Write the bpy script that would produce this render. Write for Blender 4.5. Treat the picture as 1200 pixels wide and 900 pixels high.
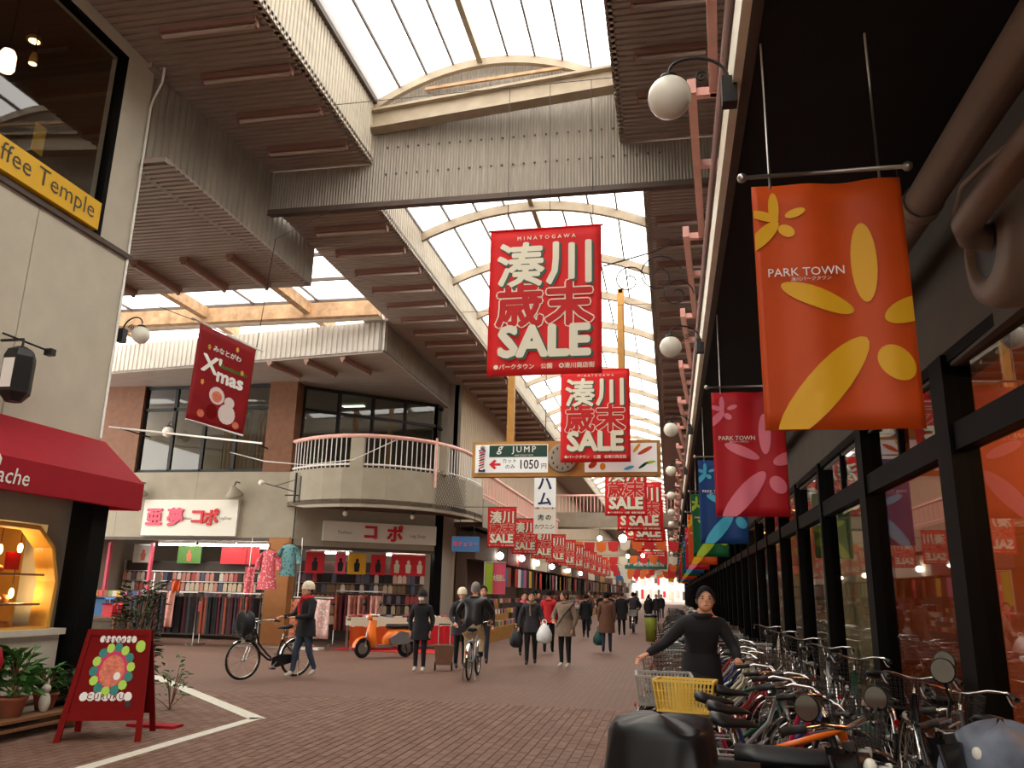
import bpy, math, random
from mathutils import Vector, Matrix
random.seed(7)
PI = math.pi
scene = bpy.context.scene
COL = scene.collection
for o in list(bpy.data.objects):
    bpy.data.objects.remove(o, do_unlink=True)

# ---------------------------------------------------------------- camera
FPX, VPX, VPY, ROLL, EYE = 940.0, 787.0, 697.0, 0.022, 1.6     # focal length and vanishing point in a 1200x900 frame
_y = Vector(((VPX - 600) / FPX, -(VPY - 450) / FPX, -1)).normalized()
_z = Vector((1, -ROLL, 0)).cross(_y).normalized()
if _z.y < 0:
    _z = -_z
_x = _y.cross(_z)
cam_data = bpy.data.cameras.new('camera')
cam_data.sensor_width = 36
cam_data.lens = FPX / 1200 * 36
cam_data.clip_end = 500
cam = bpy.data.objects.new('camera', cam_data)
COL.objects.link(cam)
cam.matrix_world = Matrix.Translation((0, 0, EYE)) @ Matrix((_x, _y, _z)).to_4x4()
scene.camera = cam

# ---------------------------------------------------------------- sky and exposure
world = bpy.data.worlds.new('world')
scene.world = world
world.use_nodes = True
wn = world.node_tree.nodes
wn['Background'].inputs[0].default_value = (1.0, 0.97, 0.91, 1)
wn['Background'].inputs[1].default_value = 5.6
scene.view_settings.view_transform = 'Standard'
scene.view_settings.look = 'None'
scene.view_settings.exposure = 0.0
scene.view_settings.gamma = 1.0
scene.view_settings.use_curve_mapping = False

# ---------------------------------------------------------------- materials
MATS = {}
def lin(c):
    return tuple(((x / 255 / 12.92) if x / 255 <= 0.04045 else ((x / 255 + 0.055) / 1.055) ** 2.4) for x in c)

def mat(name, rgb, rough=0.6, metal=0.0, noise=0.0, scale=8.0, bump=0.0, emit=0.0, spec=0.4, stretch=None, through=0.0):
    """procedural principled material; noise varies the colour, bump gives fine relief"""
    if name in MATS:
        return MATS[name]
    m = bpy.data.materials.new(name)
    m.use_nodes = True
    nt = m.node_tree
    b = nt.nodes['Principled BSDF']
    c = lin(rgb)
    b.inputs['Base Color'].default_value = (*c, 1)
    b.inputs['Roughness'].default_value = rough
    b.inputs['Metallic'].default_value = metal
    b.inputs['Specular IOR Level'].default_value = spec
    if noise or bump:
        tc = nt.nodes.new('ShaderNodeTexCoord')
        no = nt.nodes.new('ShaderNodeTexNoise')
        no.inputs['Scale'].default_value = scale
        no.inputs['Detail'].default_value = 5
        src = tc.outputs['Object']
        if stretch:
            mp = nt.nodes.new('ShaderNodeMapping')
            mp.inputs['Scale'].default_value = stretch
            nt.links.new(src, mp.inputs[0])
            src = mp.outputs[0]
        nt.links.new(src, no.inputs['Vector'])
        if noise:
            r = nt.nodes.new('ShaderNodeValToRGB')
            r.color_ramp.elements[0].position = 0.3
            r.color_ramp.elements[1].position = 0.7
            r.color_ramp.elements[0].color = (*[x * (1 - noise) for x in c], 1)
            r.color_ramp.elements[1].color = (*[min(1, x * (1 + noise)) for x in c], 1)
            nt.links.new(no.outputs['Fac'], r.inputs[0])
            nt.links.new(r.outputs[0], b.inputs['Base Color'])
        if bump:
            bp = nt.nodes.new('ShaderNodeBump')
            bp.inputs['Strength'].default_value = bump
            bp.inputs['Distance'].default_value = 0.02
            nt.links.new(no.outputs['Fac'], bp.inputs['Height'])
            nt.links.new(bp.outputs[0], b.inputs['Normal'])
    if emit:
        b.inputs['Emission Color'].default_value = (*c, 1)
        b.inputs['Emission Strength'].default_value = emit
    if through:                      # thin cloth lets light through
        tl = nt.nodes.new('ShaderNodeBsdfTranslucent')
        tl.inputs[0].default_value = (*c, 1)
        ms = nt.nodes.new('ShaderNodeMixShader')
        ms.inputs[0].default_value = through
        nt.links.new(b.outputs[0], ms.inputs[1])
        nt.links.new(tl.outputs[0], ms.inputs[2])
        nt.links.new(ms.outputs[0], nt.nodes['Material Output'].inputs[0])
    MATS[name] = m
    return m

def glass_mat(name, tint, reflect=0.25, rough=0.02, ior=1.45, most=0.3):
    m = bpy.data.materials.new(name)
    m.use_nodes = True
    nt = m.node_tree
    nt.nodes.remove(nt.nodes['Principled BSDF'])
    out = nt.nodes['Material Output']
    tr = nt.nodes.new('ShaderNodeBsdfTransparent')
    tr.inputs[0].default_value = (*tint, 1)
    gl = nt.nodes.new('ShaderNodeBsdfGlossy')
    gl.inputs['Roughness'].default_value = rough
    gl.inputs[0].default_value = (0.9, 0.9, 0.9, 1)
    fr = nt.nodes.new('ShaderNodeFresnel')
    fr.inputs[0].default_value = ior
    ad = nt.nodes.new('ShaderNodeMath')
    ad.operation = 'ADD'
    ad.use_clamp = True
    ad.inputs[1].default_value = reflect
    mx = nt.nodes.new('ShaderNodeMixShader')
    mn = nt.nodes.new('ShaderNodeMath')
    mn.operation = 'MINIMUM'
    mn.inputs[1].default_value = most
    nt.links.new(fr.outputs[0], ad.inputs[0])
    nt.links.new(ad.outputs[0], mn.inputs[0])
    nt.links.new(mn.outputs[0], mx.inputs[0])
    nt.links.new(tr.outputs[0], mx.inputs[1])
    nt.links.new(gl.outputs[0], mx.inputs[2])
    nt.links.new(mx.outputs[0], out.inputs[0])
    MATS[name] = m
    return m

def pane_mat(name, see, tint=(1, 1, 1)):
    """milky roofing sheet: partly clear, partly scattering"""
    m = bpy.data.materials.new(name)
    m.use_nodes = True
    nt = m.node_tree
    nt.nodes.remove(nt.nodes['Principled BSDF'])
    out = nt.nodes['Material Output']
    tr = nt.nodes.new('ShaderNodeBsdfTransparent')
    tr.inputs[0].default_value = (*tint, 1)
    tl = nt.nodes.new('ShaderNodeBsdfTranslucent')
    tl.inputs[0].default_value = (*[0.8 * x for x in tint], 1)
    mx = nt.nodes.new('ShaderNodeMixShader')
    mx.inputs[0].default_value = see
    nt.links.new(tl.outputs[0], mx.inputs[1])
    nt.links.new(tr.outputs[0], mx.inputs[2])
    nt.links.new(mx.outputs[0], out.inputs[0])
    MATS[name] = m
    return m

# ---------------------------------------------------------------- mesh builder
class MB:
    def __init__(s):
        s.v, s.f = [], []
    def add(s, vs, fs):
        k = len(s.v)
        s.v += [tuple(p) for p in vs]
        s.f += [tuple(i + k for i in f) for f in fs]
        return s
    def box(s, x0, x1, y0, y1, z0, z1):
        return s.add([(x0, y0, z0), (x1, y0, z0), (x1, y1, z0), (x0, y1, z0), (x0, y0, z1), (x1, y0, z1), (x1, y1, z1), (x0, y1, z1)],
                     [(3, 2, 1, 0), (4, 5, 6, 7), (0, 1, 5, 4), (1, 2, 6, 5), (2, 3, 7, 6), (3, 0, 4, 7)])
    def bar(s, a, b, w, h, up=(0, 0, 1)):
        """rectangular bar from a to b, w across, h along up"""
        a, b, up = Vector(a), Vector(b), Vector(up)
        d = (b - a).normalized()
        if abs(d.dot(up)) > 0.98:
            up = Vector((0, 1, 0))
        r = d.cross(up).normalized() * w / 2
        u = r.cross(d).normalized() * h / 2
        vs = [p + i * r + j * u for p in (a, b) for i, j in ((-1, -1), (1, -1), (1, 1), (-1, 1))]
        return s.add(vs, [(0, 1, 2, 3), (7, 6, 5, 4), (0, 4, 5, 1), (1, 5, 6, 2), (2, 6, 7, 3), (3, 7, 4, 0)])
    def tube(s, pts, r, n=8, closed=False, flat=1.0):
        pts = [Vector(p) for p in pts]
        m = len(pts)
        rr = r if isinstance(r, (list, tuple)) else [r] * m
        vs = []
        ref = None
        for i, p in enumerate(pts):
            if closed:
                t = pts[(i + 1) % m] - pts[i - 1]
            else:
                t = pts[min(i + 1, m - 1)] - pts[max(i - 1, 0)]
            t = t.normalized() if t.length > 1e-9 else Vector((0, 0, 1))
            if ref is None:
                ref = Vector((0, 0, 1)) if abs(t.z) < 0.9 else Vector((1, 0, 0))
            a = t.cross(ref)
            if a.length < 1e-6:
                a = t.cross(Vector((1, 0, 0.3)))
            a.normalize()
            b = a.cross(t).normalized()
            ref = b
            for k in range(n):
                an = 2 * PI * k / n
                vs.append(p + rr[i] * (math.cos(an) * a + math.sin(an) * flat * b))
        fs = []
        for i in range(m if closed else m - 1):
            j = (i + 1) % m
            for k in range(n):
                l = (k + 1) % n
                fs.append((i * n + k, j * n + k, j * n + l, i * n + l))
        if not closed:
            fs.append(tuple(range(n - 1, -1, -1)))
            fs.append(tuple(range((m - 1) * n, m * n)))
        return s.add(vs, fs)
    def ell(s, c, r, nu=12, nv=8, rot=None):
        """ellipsoid"""
        c = Vector(c)
        r = r if isinstance(r, (list, tuple)) else (r, r, r)
        vs = [Vector((0, 0, r[2]))]
        for j in range(1, nv):
            th = PI * j / nv
            for i in range(nu):
                ph = 2 * PI * i / nu
                vs.append(Vector((r[0] * math.sin(th) * math.cos(ph), r[1] * math.sin(th) * math.sin(ph), r[2] * math.cos(th))))
        vs.append(Vector((0, 0, -r[2])))
        if rot is not None:
            vs = [rot @ v for v in vs]
        vs = [v + c for v in vs]
        fs = [(0, 1 + i, 1 + (i + 1) % nu) for i in range(nu)]
        for j in range(nv - 2):
            for i in range(nu):
                a, b = 1 + j * nu + i, 1 + j * nu + (i + 1) % nu
                fs.append((a, a + nu, b + nu, b))
        e = len(vs) - 1
        k = 1 + (nv - 2) * nu
        fs += [(e, k + (i + 1) % nu, k + i) for i in range(nu)]
        return s.add(vs, fs)
    def prism(s, poly, fn, d0, d1):
        """polygon (u, v) pushed from depth d0 to d1; fn(u, v, d) gives the 3-D point"""
        n = len(poly)
        vs = [fn(u, v, d0) for u, v in poly] + [fn(u, v, d1) for u, v in poly]
        fs = [tuple(range(n - 1, -1, -1)), tuple(range(n, 2 * n))] + [(i, (i + 1) % n, n + (i + 1) % n, n + i) for i in range(n)]
        return s.add(vs, fs)
    def lathe(s, prof, c=(0, 0, 0), n=16, rot=None):
        c = Vector(c)
        vs = []
        for r, z in prof:
            for k in range(n):
                a = 2 * PI * k / n
                p = Vector((r * math.cos(a), r * math.sin(a), z))
                vs.append((rot @ p if rot is not None else p) + c)
        fs = []
        for j in range(len(prof) - 1):
            for k in range(n):
                l = (k + 1) % n
                fs.append((j * n + k, j * n + l, (j + 1) * n + l, (j + 1) * n + k))
        fs.append(tuple(range(n - 1, -1, -1)))
        fs.append(tuple(range((len(prof) - 1) * n, len(prof) * n)))
        return s.add(vs, fs)
    def torus(s, c, R, r, axis='y', n=28, m=6, a0=0.0, a1=2 * PI):
        full = abs(a1 - a0 - 2 * PI) < 1e-6
        pts = []
        k = n if full else n + 1
        for i in range(k):
            a = a0 + (a1 - a0) * i / n
            u, w = R * math.cos(a), R * math.sin(a)
            pts.append({'y': (c[0] + u, c[1], c[2] + w), 'x': (c[0], c[1] + u, c[2] + w), 'z': (c[0] + u, c[1] + w, c[2])}[axis])
        return s.tube(pts, r, m, closed=full)
    def grid(s, fn, nu, nv, thick=None):
        vs = [fn(i / nu, j / nv) for j in range(nv + 1) for i in range(nu + 1)]
        w = nu + 1
        fs = [(j * w + i, j * w + i + 1, (j + 1) * w + i + 1, (j + 1) * w + i) for j in range(nv) for i in range(nu)]
        if thick:
            t = Vector(thick)
            k = len(vs)
            vs2 = [Vector(p) + t for p in vs]
            fs2 = [tuple(k + i for i in reversed(f)) for f in fs]
            edge = [i for i in range(w)] + [j * w + nu for j in range(1, nv + 1)] + [nv * w + i for i in range(nu - 1, -1, -1)] + [j * w for j in range(nv - 1, 0, -1)]
            n = len(edge)
            fs3 = [(edge[i], k + edge[i], k + edge[(i + 1) % n], edge[(i + 1) % n]) for i in range(n)]
            return s.add(list(vs) + vs2, fs + fs2 + fs3)
        return s.add(vs, fs)
    def mesh(s, name='mesh', smooth=False):
        me = bpy.data.meshes.new(name)
        me.from_pydata(s.v, [], s.f)
        if smooth:
            me.polygons.foreach_set('use_smooth', [True] * len(me.polygons))
        me.update()
        return me
    def build(s, name, m, parent=None, smooth=False, **kw):
        return ob(name, s.mesh(name, smooth), m, parent, **kw)

def ob(name, me, m, parent=None, loc=None, rot=None, label=None, cat=None, group=None, kind=None):
    o = bpy.data.objects.new(name, me)
    COL.objects.link(o)
    if m is not None:
        m = MATS[m] if isinstance(m, str) else m
        if len(me.materials) == 0:
            me.materials.append(m)
        elif me.materials[0] != m:
            o.material_slots[0].link = 'OBJECT'
            o.material_slots[0].material = m
    if parent is not None:
        o.parent = parent
    if loc is not None:
        o.location = loc
    if rot is not None:
        o.rotation_euler = rot
    return tag(o, label, cat, group, kind)

def tag(o, label=None, cat=None, group=None, kind=None):
    if label: o['label'] = label
    if cat: o['category'] = cat
    if group: o['group'] = group
    if kind: o['kind'] = kind
    return o

def thing(name, label, cat, loc=(0, 0, 0), rz=0.0, group=None, kind=None):
    o = bpy.data.objects.new(name, None)
    o.empty_display_size = 0.1
    COL.objects.link(o)
    o.location = loc
    o.rotation_euler = (0, 0, rz)
    return tag(o, label, cat, group, kind)

KIDS = {}
def kids(o):
    return [c for c in bpy.data.objects if c.parent == o]

def copy_tree(o, loc=None, rot=None, label=None, group=None, parent=None, swap=None):
    c = o.copy()
    COL.objects.link(c)
    if parent is not None:
        c.parent = parent
    if loc is not None: c.location = loc
    if rot is not None: c.rotation_euler = rot
    if label: c['label'] = label
    if group: c['group'] = group
    if swap and c.data is not None and len(c.material_slots):
        nm = c.material_slots[0].material.name
        if nm in swap:
            c.material_slots[0].link = 'OBJECT'
            c.material_slots[0].material = swap[nm]
    if o.name not in KIDS:
        KIDS[o.name] = list(o.children)
    for ch in KIDS[o.name]:
        copy_tree(ch, parent=c, swap=swap)
    return c

_TXT = {}
def text_mesh(body, size, bold=0.0, sx=1.0, extrude=0.0, spacing=1.0, shear=0.0):
    """flat lettering, centred on the origin, upright in the XZ plane and read from -Y"""
    key = (body, size, bold, sx, extrude, spacing, shear)
    if key in _TXT:
        return _TXT[key]
    c = bpy.data.curves.new('lettering', 'FONT')
    c.body = body
    c.size = 1.0
    c.offset = bold if bold < 0 else 0.0
    c.resolution_u = 2
    c.space_character = spacing
    c.shear = shear
    c.extrude = extrude / size
    o = bpy.data.objects.new('lettering', c)
    COL.objects.link(o)
    dg = bpy.context.evaluated_depsgraph_get()
    me = bpy.data.meshes.new_from_object(o.evaluated_get(dg))
    bpy.data.objects.remove(o, do_unlink=True)
    xs = [v.co.x for v in me.vertices]
    ys = [v.co.y for v in me.vertices]
    cx, cy = (min(xs) + max(xs)) / 2, (min(ys) + max(ys)) / 2
    for v in me.vertices:
        v.co = ((v.co.x - cx) * size * sx, -v.co.z * size, (v.co.y - cy) * size)
    if bold > 0:                     # heavy strokes: the outline stamped round a small circle
        V = [tuple(v.co) for v in me.vertices]
        F = [tuple(p.vertices) for p in me.polygons]
        r = bold * size
        n = 8 if bold > 0.02 else 4
        V2, F2 = [], []
        for i in range(n + 1):
            dx, dz = (0, 0) if i == n else (r * math.cos(2 * PI * i / n), r * math.sin(2 * PI * i / n))
            k = len(V2)
            V2 += [(x + dx, y - 0.0003 * i, z + dz) for x, y, z in V]
            F2 += [tuple(q + k for q in f) for f in F]
        bpy.data.meshes.remove(me)
        me = bpy.data.meshes.new('lettering')
        me.from_pydata(V2, [], F2)
    me.materials.clear()
    _TXT[key] = me
    return me

def text(body, size, m, parent, loc, rot=(0, 0, 0), name='lettering', **k):
    return ob(name, text_mesh(body, size, **k), m, parent, loc, rot)
# ---------------------------------------------------------------- palette
mat('brick', (118, 90, 77), 0.75, noise=0.12, scale=3, spec=0.2)
mat('brick_b', (113, 85, 71), 0.78, noise=0.12, scale=3, spec=0.2)
mat('brick_c', (122, 95, 82), 0.74, noise=0.12, scale=3, spec=0.2)
mat('joint', (96, 72, 62), 0.9)
mat('line_paint', (205, 200, 185), 0.7, noise=0.12, scale=20)
mat('soffit', (158, 145, 134), 0.55, noise=0.12, scale=2, stretch=(1, 6, 1))
mat('strip', (190, 179, 161), 0.55, noise=0.10, scale=2, stretch=(1, 1, 4))
mat('gable', (150, 141, 129), 0.6, noise=0.14, scale=2.2, stretch=(6, 1, 0.6))
mat('steel_cream', (166, 150, 128), 0.5, noise=0.12, scale=4)
mat('steel_dark', (84, 70, 62), 0.6, noise=0.12, scale=4)
mat('rust', (178, 142, 106), 0.7, noise=0.3, scale=5)
mat('white_band', (200, 194, 184), 0.5, noise=0.05, scale=3)
mat('concrete', (158, 149, 131), 0.8, noise=0.07, scale=2.5, bump=0.06)
mat('concrete_dark', (150, 140, 124), 0.85, noise=0.10, scale=2.5)
mat('brown_wall', (120, 78, 52), 0.6, noise=0.15, scale=6)
mat('black', (18, 17, 17), 0.5)
mat('black_frame', (11, 10, 10), 0.6, spec=0.1)
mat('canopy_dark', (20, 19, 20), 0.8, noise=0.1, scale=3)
mat('cream', (242, 234, 212), 0.5, noise=0.06, scale=5)
mat('pink', (247, 192, 180), 0.5, noise=0.08, scale=8)
mat('grey_wall', (84, 78, 70), 0.7, noise=0.1, scale=2)
mat('tube_box', (150, 112, 98), 0.5)
mat('tube_off', (196, 176, 164), 0.35)
pane_mat('roof_pane', 0.55, (1, 0.99, 0.97))
glass_mat('shop_glass', (0.62, 0.6, 0.57), 0.03, ior=1.25)
glass_mat('dark_glass', (0.35, 0.34, 0.32), 0.02, ior=1.2)
glass_mat('upper_glass', (0.5, 0.5, 0.48), 0.04, most=0.12)
mat('orange_wall', (176, 96, 44), 0.7, noise=0.1, scale=2)
mat('olive_wall', (150, 138, 96), 0.8, noise=0.08, scale=2)
mat('room_dark', (58, 44, 36), 0.8)

def ribbed(mb, origin, along, across, length, width, pitch, depth, normal):
    """sheet with trapezoid ribs repeating along `along`"""
    o, a, c, n = Vector(origin), Vector(along), Vector(across), Vector(normal)
    k = int(length / pitch)
    prof = []
    for i in range(k):
        t = i * pitch
        prof += [(t, 0), (t + pitch * 0.55, 0), (t + pitch * 0.65, depth), (t + pitch * 0.9, depth)]
    prof.append((length, 0))
    vs = []
    for t, d in prof:
        p = o + a * t + n * d
        vs += [p, p + c * width]
    fs = [(2 * i, 2 * i + 2, 2 * i + 3, 2 * i + 1) for i in range(len(prof) - 1)]
    return mb.add(vs, fs)

# ---------------------------------------------------------------- floor: pavers laid along the arcade
YF = 190
floor = MB().box(-24, 6, -42, YF, -0.3, -0.007).build('floor', None, kind='structure', label='red-brown brick paving of the shopping arcade')
def brick_floor_mat():
    m = bpy.data.materials.new('brick_paving')
    m.use_nodes = True
    nt = m.node_tree
    b = nt.nodes['Principled BSDF']
    tc = nt.nodes.new('ShaderNodeTexCoord')
    mp = nt.nodes.new('ShaderNodeMapping')
    mp.inputs['Rotation'].default_value = (0, 0, PI / 2)
    bt = nt.nodes.new('ShaderNodeTexBrick')
    bt.inputs['Scale'].default_value = 1.0
    bt.inputs['Brick Width'].default_value = 0.22
    bt.inputs['Row Height'].default_value = 0.11
    bt.inputs['Mortar Size'].default_value = 0.006
    bt.inputs['Color1'].default_value = (*lin((118, 90, 77)), 1)
    bt.inputs['Color2'].default_value = (*lin((113, 85, 72)), 1)
    bt.inputs['Mortar'].default_value = (*lin((96, 73, 62)), 1)
    nt.links.new(tc.outputs['Object'], mp.inputs[0])
    nt.links.new(mp.outputs[0], bt.inputs['Vector'])
    no = nt.nodes.new('ShaderNodeTexNoise')
    no.inputs['Scale'].default_value = 0.6
    mx = nt.nodes.new('ShaderNodeMixRGB')
    mx.blend_type = 'MULTIPLY'
    mx.inputs[0].default_value = 0.12
    nt.links.new(tc.outputs['Object'], no.inputs['Vector'])
    nt.links.new(bt.outputs['Color'], mx.inputs[1])
    nt.links.new(no.outputs['Fac'], mx.inputs[2])
    nt.links.new(mx.outputs[0], b.inputs['Base Color'])
    b.inputs['Roughness'].default_value = 0.7
    b.inputs['Specular IOR Level'].default_value = 0.25
    return m
floor.data.materials.append(brick_floor_mat())
BW, BL, GAP = 0.11, 0.22, 0.005
bm_ = MB()
e = 0.004
w2, l2 = (BW - GAP) / 2, (BL - GAP) / 2
bm_.add([(-w2, -l2, -0.03), (w2, -l2, -0.03), (w2, l2, -0.03), (-w2, l2, -0.03), (-w2 + e, -l2 + e, 0), (w2 - e, -l2 + e, 0), (w2 - e, l2 - e, 0), (-w2 + e, l2 - e, 0)],
        [(4, 5, 6, 7), (0, 1, 5, 4), (1, 2, 6, 5), (2, 3, 7, 6), (3, 0, 4, 7)])
brick_me = bm_.mesh('brick')
brick_me.materials.append(MATS['brick'])
rest = {'brick': MB(), 'brick_b': MB(), 'brick_c': MB()}
cells = []
for i in range(int(8.8 / BW)):
    x = -7.2 + (i + 0.5) * BW
    for j in range(int(7.5 / BL) + 1):
        y = 4.6 + (j + (0.5 if i % 2 else 0)) * BL
        cells.append((x, y))
def near_key(c):
    # the ones that show largest: clear floor just inside the frame, left of the parked bicycles
    return abs(c[1] - 7.2) * 2 + abs(c[0] + 2.2)
cells.sort(key=near_key)
for n, (x, y) in enumerate(cells):
    mk = random.choice(['brick', 'brick', 'brick_b', 'brick_c'])
    dz = random.uniform(-0.0015, 0.001)
    if n < 300:
        ob('brick', brick_me, mk, floor, (x, y, dz))
    else:
        rest[mk].add([(vx + x, vy + y, vz + dz) for vx, vy, vz in bm_.v], bm_.f)
for mk, mb in rest.items():
    mb.build('brick_paving', mk, floor, kind='stuff')
# painted lines
wl = MB()
def stripe(mb, a, b, w, z=0.004):
    a, b = Vector((*a, 0)), Vector((*b, 0))
    d = (b - a).normalized()
    n = Vector((-d.y, d.x, 0)) * w / 2
    mb.add([a - n + Vector((0, 0, z)), b - n + Vector((0, 0, z)), b + n + Vector((0, 0, z)), a + n + Vector((0, 0, z)), a - n, b - n, b + n, a + n],
           [(0, 1, 2, 3), (0, 4, 5, 1), (1, 5, 6, 2), (2, 6, 7, 3), (3, 7, 4, 0)])
stripe(wl, (-5.2, 3.5), (-5.12, 9.95), 0.15)
stripe(wl, (-5.07, 9.88), (-9.3, 13.85), 0.2)
wl.build('floor_marking', 'line_paint', kind='structure', label='white painted line bending across the brick paving')

# ---------------------------------------------------------------- roof of the near bay
Y1 = 12.7
S1, S2 = 9.28, 8.46
def soffit(name, x0, x1, y0, y1, z, label):
    mb = MB()
    ribbed(mb, (x0, y0, z), (0, 1, 0), (1, 0, 0), y1 - y0, x1 - x0, 0.125, 0.025, (0, 0, 1))
    mb.box(x0, x1, y0, y1, z + 0.05, z + 0.12)
    return mb.build(name, 'soffit', kind='structure', label=label)
soffit('ceiling_left', -7.95, -5.27, -42, Y1 + 0.1, S1, 'brown ribbed soffit above the left shops, near bay')
soffit('ceiling_right', -0.68, 2.4, -42, Y1 + 0.1, S1, 'brown ribbed soffit above the right shops, near bay')
def strip(name, x, y0, y1, z0, z1, side, label, pitch=0.11):
    mb = MB()
    ribbed(mb, (x, y0, z0), (0, 1, 0), (0, 0, 1), y1 - y0, z1 - z0, pitch, 0.03, (side, 0, 0))
    mb.box(min(x + side * 0.04, x + side * 0.1), max(x + side * 0.04, x + side * 0.1), y0, y1, z0, z1)
    return mb.build(name, 'strip', kind='structure', label=label)
strip('trim_1', -5.27, -42, Y1 + 0.05, S1, 10.5, -1, 'pale corrugated upstand beside the near skylight')
strip('trim_2', -0.68, -42, Y1 + 0.05, S1, 10.5, 1, 'pale corrugated upstand beside the near skylight, right side')
MB().box(-5.31, -5.2, -42, Y1, 10.45, 10.72).build('trim_3', 'steel_dark', kind='structure', label='dark gutter along the near skylight')

def arc_z(x, xa, xb, zs, rise):
    t = (x - xa) / (xb - xa) * 2 - 1
    return zs + rise * (1 - t * t)

def vault(name, xa, xb, zs, rise, ys, ncol, label, rib_h=0.16, thick_mid=True, longi=0.03):
    root = thing(name, label, None, (0, 0, 0), kind='structure')
    me_cache = {}
    for c in range(ncol):
        x0, x1 = xa + (xb - xa) * c / ncol, xa + (xb - xa) * (c + 1) / ncol
        for j in range(len(ys) - 1):
            L = round(ys[j + 1] - ys[j], 3)
            key = (c, L)
            if key not in me_cache:
                z0, z1 = arc_z(x0, xa, xb, zs, rise), arc_z(x1, xa, xb, zs, rise)
                g = 0.02
                mb = MB().add([(x0 + g, g, z0), (x1 - g, g, z1), (x1 - g, L - g, z1), (x0 + g, L - g, z0)], [(0, 1, 2, 3)])
                me_cache[key] = mb.mesh('pane')
            ob('pane', me_cache[key], 'roof_pane', root, (0, ys[j], 0))
    for c in range(ncol + 1):
        x = xa + (xb - xa) * c / ncol
        z = arc_z(x, xa, xb, zs, rise)
        mid = thick_mid and c == ncol // 2
        w = 0.1 if mid else longi
        MB().box(x - w / 2, x + w / 2, ys[0], ys[-1], z - (0.14 if mid else 0.05), z + 0.02).build('glazing_bar', 'steel_dark' if not mid else 'steel_cream', root)
    n = 20
    for y in ys:
        mb = MB()
        pts = [(xa + (xb - xa) * i / n) for i in range(n + 1)]
        prof = [(x, arc_z(x, xa, xb, zs, rise) - 0.03) for x in pts] + [(x, arc_z(x, xa, xb, zs, rise) - 0.03 - rib_h) for x in reversed(pts)]
        mb.prism(prof, lambda u, v, d: (u, y + d, v), -0.05, 0.05)
        mb.build('arch_rib', 'steel_cream', root)
    return root
ys1 = [-42, -32, -24, -16, -8, 0, Y1 - 0.08 - 6.3, Y1 - 0.08]
vault('window_1', -5.3, -0.65, 10.5, 0.75, ys1, 9, 'arched white skylight over the near bay')
tb = thing('trim_4', 'cream steel tie beam below the near skylight', None, kind='structure')
a, b = Vector((-5.3, 12.62, 10.1)), Vector((-0.66, 12.05, 10.12))
MB().bar(a, b, 0.06, 0.36).build('web', 'steel_cream', tb)
for dz in (-0.18, 0.18):
    MB().bar(a + Vector((0, 0, dz)), b + Vector((0, 0, dz)), 0.26, 0.05).build('flange', 'steel_cream', tb)
MB().bar((-4.3, 12.66, 10.72), (-1.4, 12.6, 10.86), 0.05, 0.06).build('rod', 'rust', tb)

# corrugated wall between the two roof levels
gw = MB()
XL, XR = -7.5, 2.4
N = int((XR - XL) / 0.055)
vs, fs = [], []
for i in range(N * 2 + 1):
    x = XL + (XR - XL) * i / (N * 2)
    top = arc_z(x, -5.3, -0.65, 10.45, 0.75) if -5.3 < x < -0.65 else S1
    yy = Y1 + 0.05 + (0.014 if i % 2 else 0)
    vs += [(x, yy, S2), (x, yy, top)]
fs = [(2 * i, 2 * i + 2, 2 * i + 3, 2 * i + 1) for i in range(N * 2)]
gw.add(vs, fs)
gable = gw.build('wall_gable', 'gable', kind='structure', label='grey corrugated gable wall between the two skylights')
bl = MB()
for z in (9.05, 9.6):
    for i in range(26):
        bl.ell((-5.0 + i * 0.2, Y1 + 0.04, z + (0.0)), 0.02, 6, 4)
bl.build('bolt', 'steel_dark', gable, kind='stuff')
MB().box(XL, XR, Y1 + 0.02, Y1 + 0.16, S2 - 0.07, S2 + 0.03).build('sill', 'steel_dark', gable)

# ---------------------------------------------------------------- roof of the long bay
YE = 152.0
soffit('ceiling_far_left', -7.15, -5.15, Y1 + 0.1, YE, S2, 'brown ribbed soffit of the long bay above the left shops')
soffit('ceiling_far_right', -0.3, 2.4, Y1 + 0.1, YE, S2, 'brown ribbed soffit of the long bay above the right shops')
strip('trim_5', -5.15, Y1 + 0.1, YE, S2, 9.2, -1, 'pale upstand along the long skylight')
strip('trim_6', -0.3, Y1 + 0.1, YE, S2, 9.2, 1, 'pale upstand along the long skylight, right side')
ys2 = [12.9 + 2.62 * i for i in range(29)] + [91.6, 97, 102.4, 107.8, 113.2, 120, 127, 134, 141, 150]
vault('window_2', -5.15, -0.3, 9.2, 0.55, ys2, 8, 'long arched skylight running down the arcade', rib_h=0.2)

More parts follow.
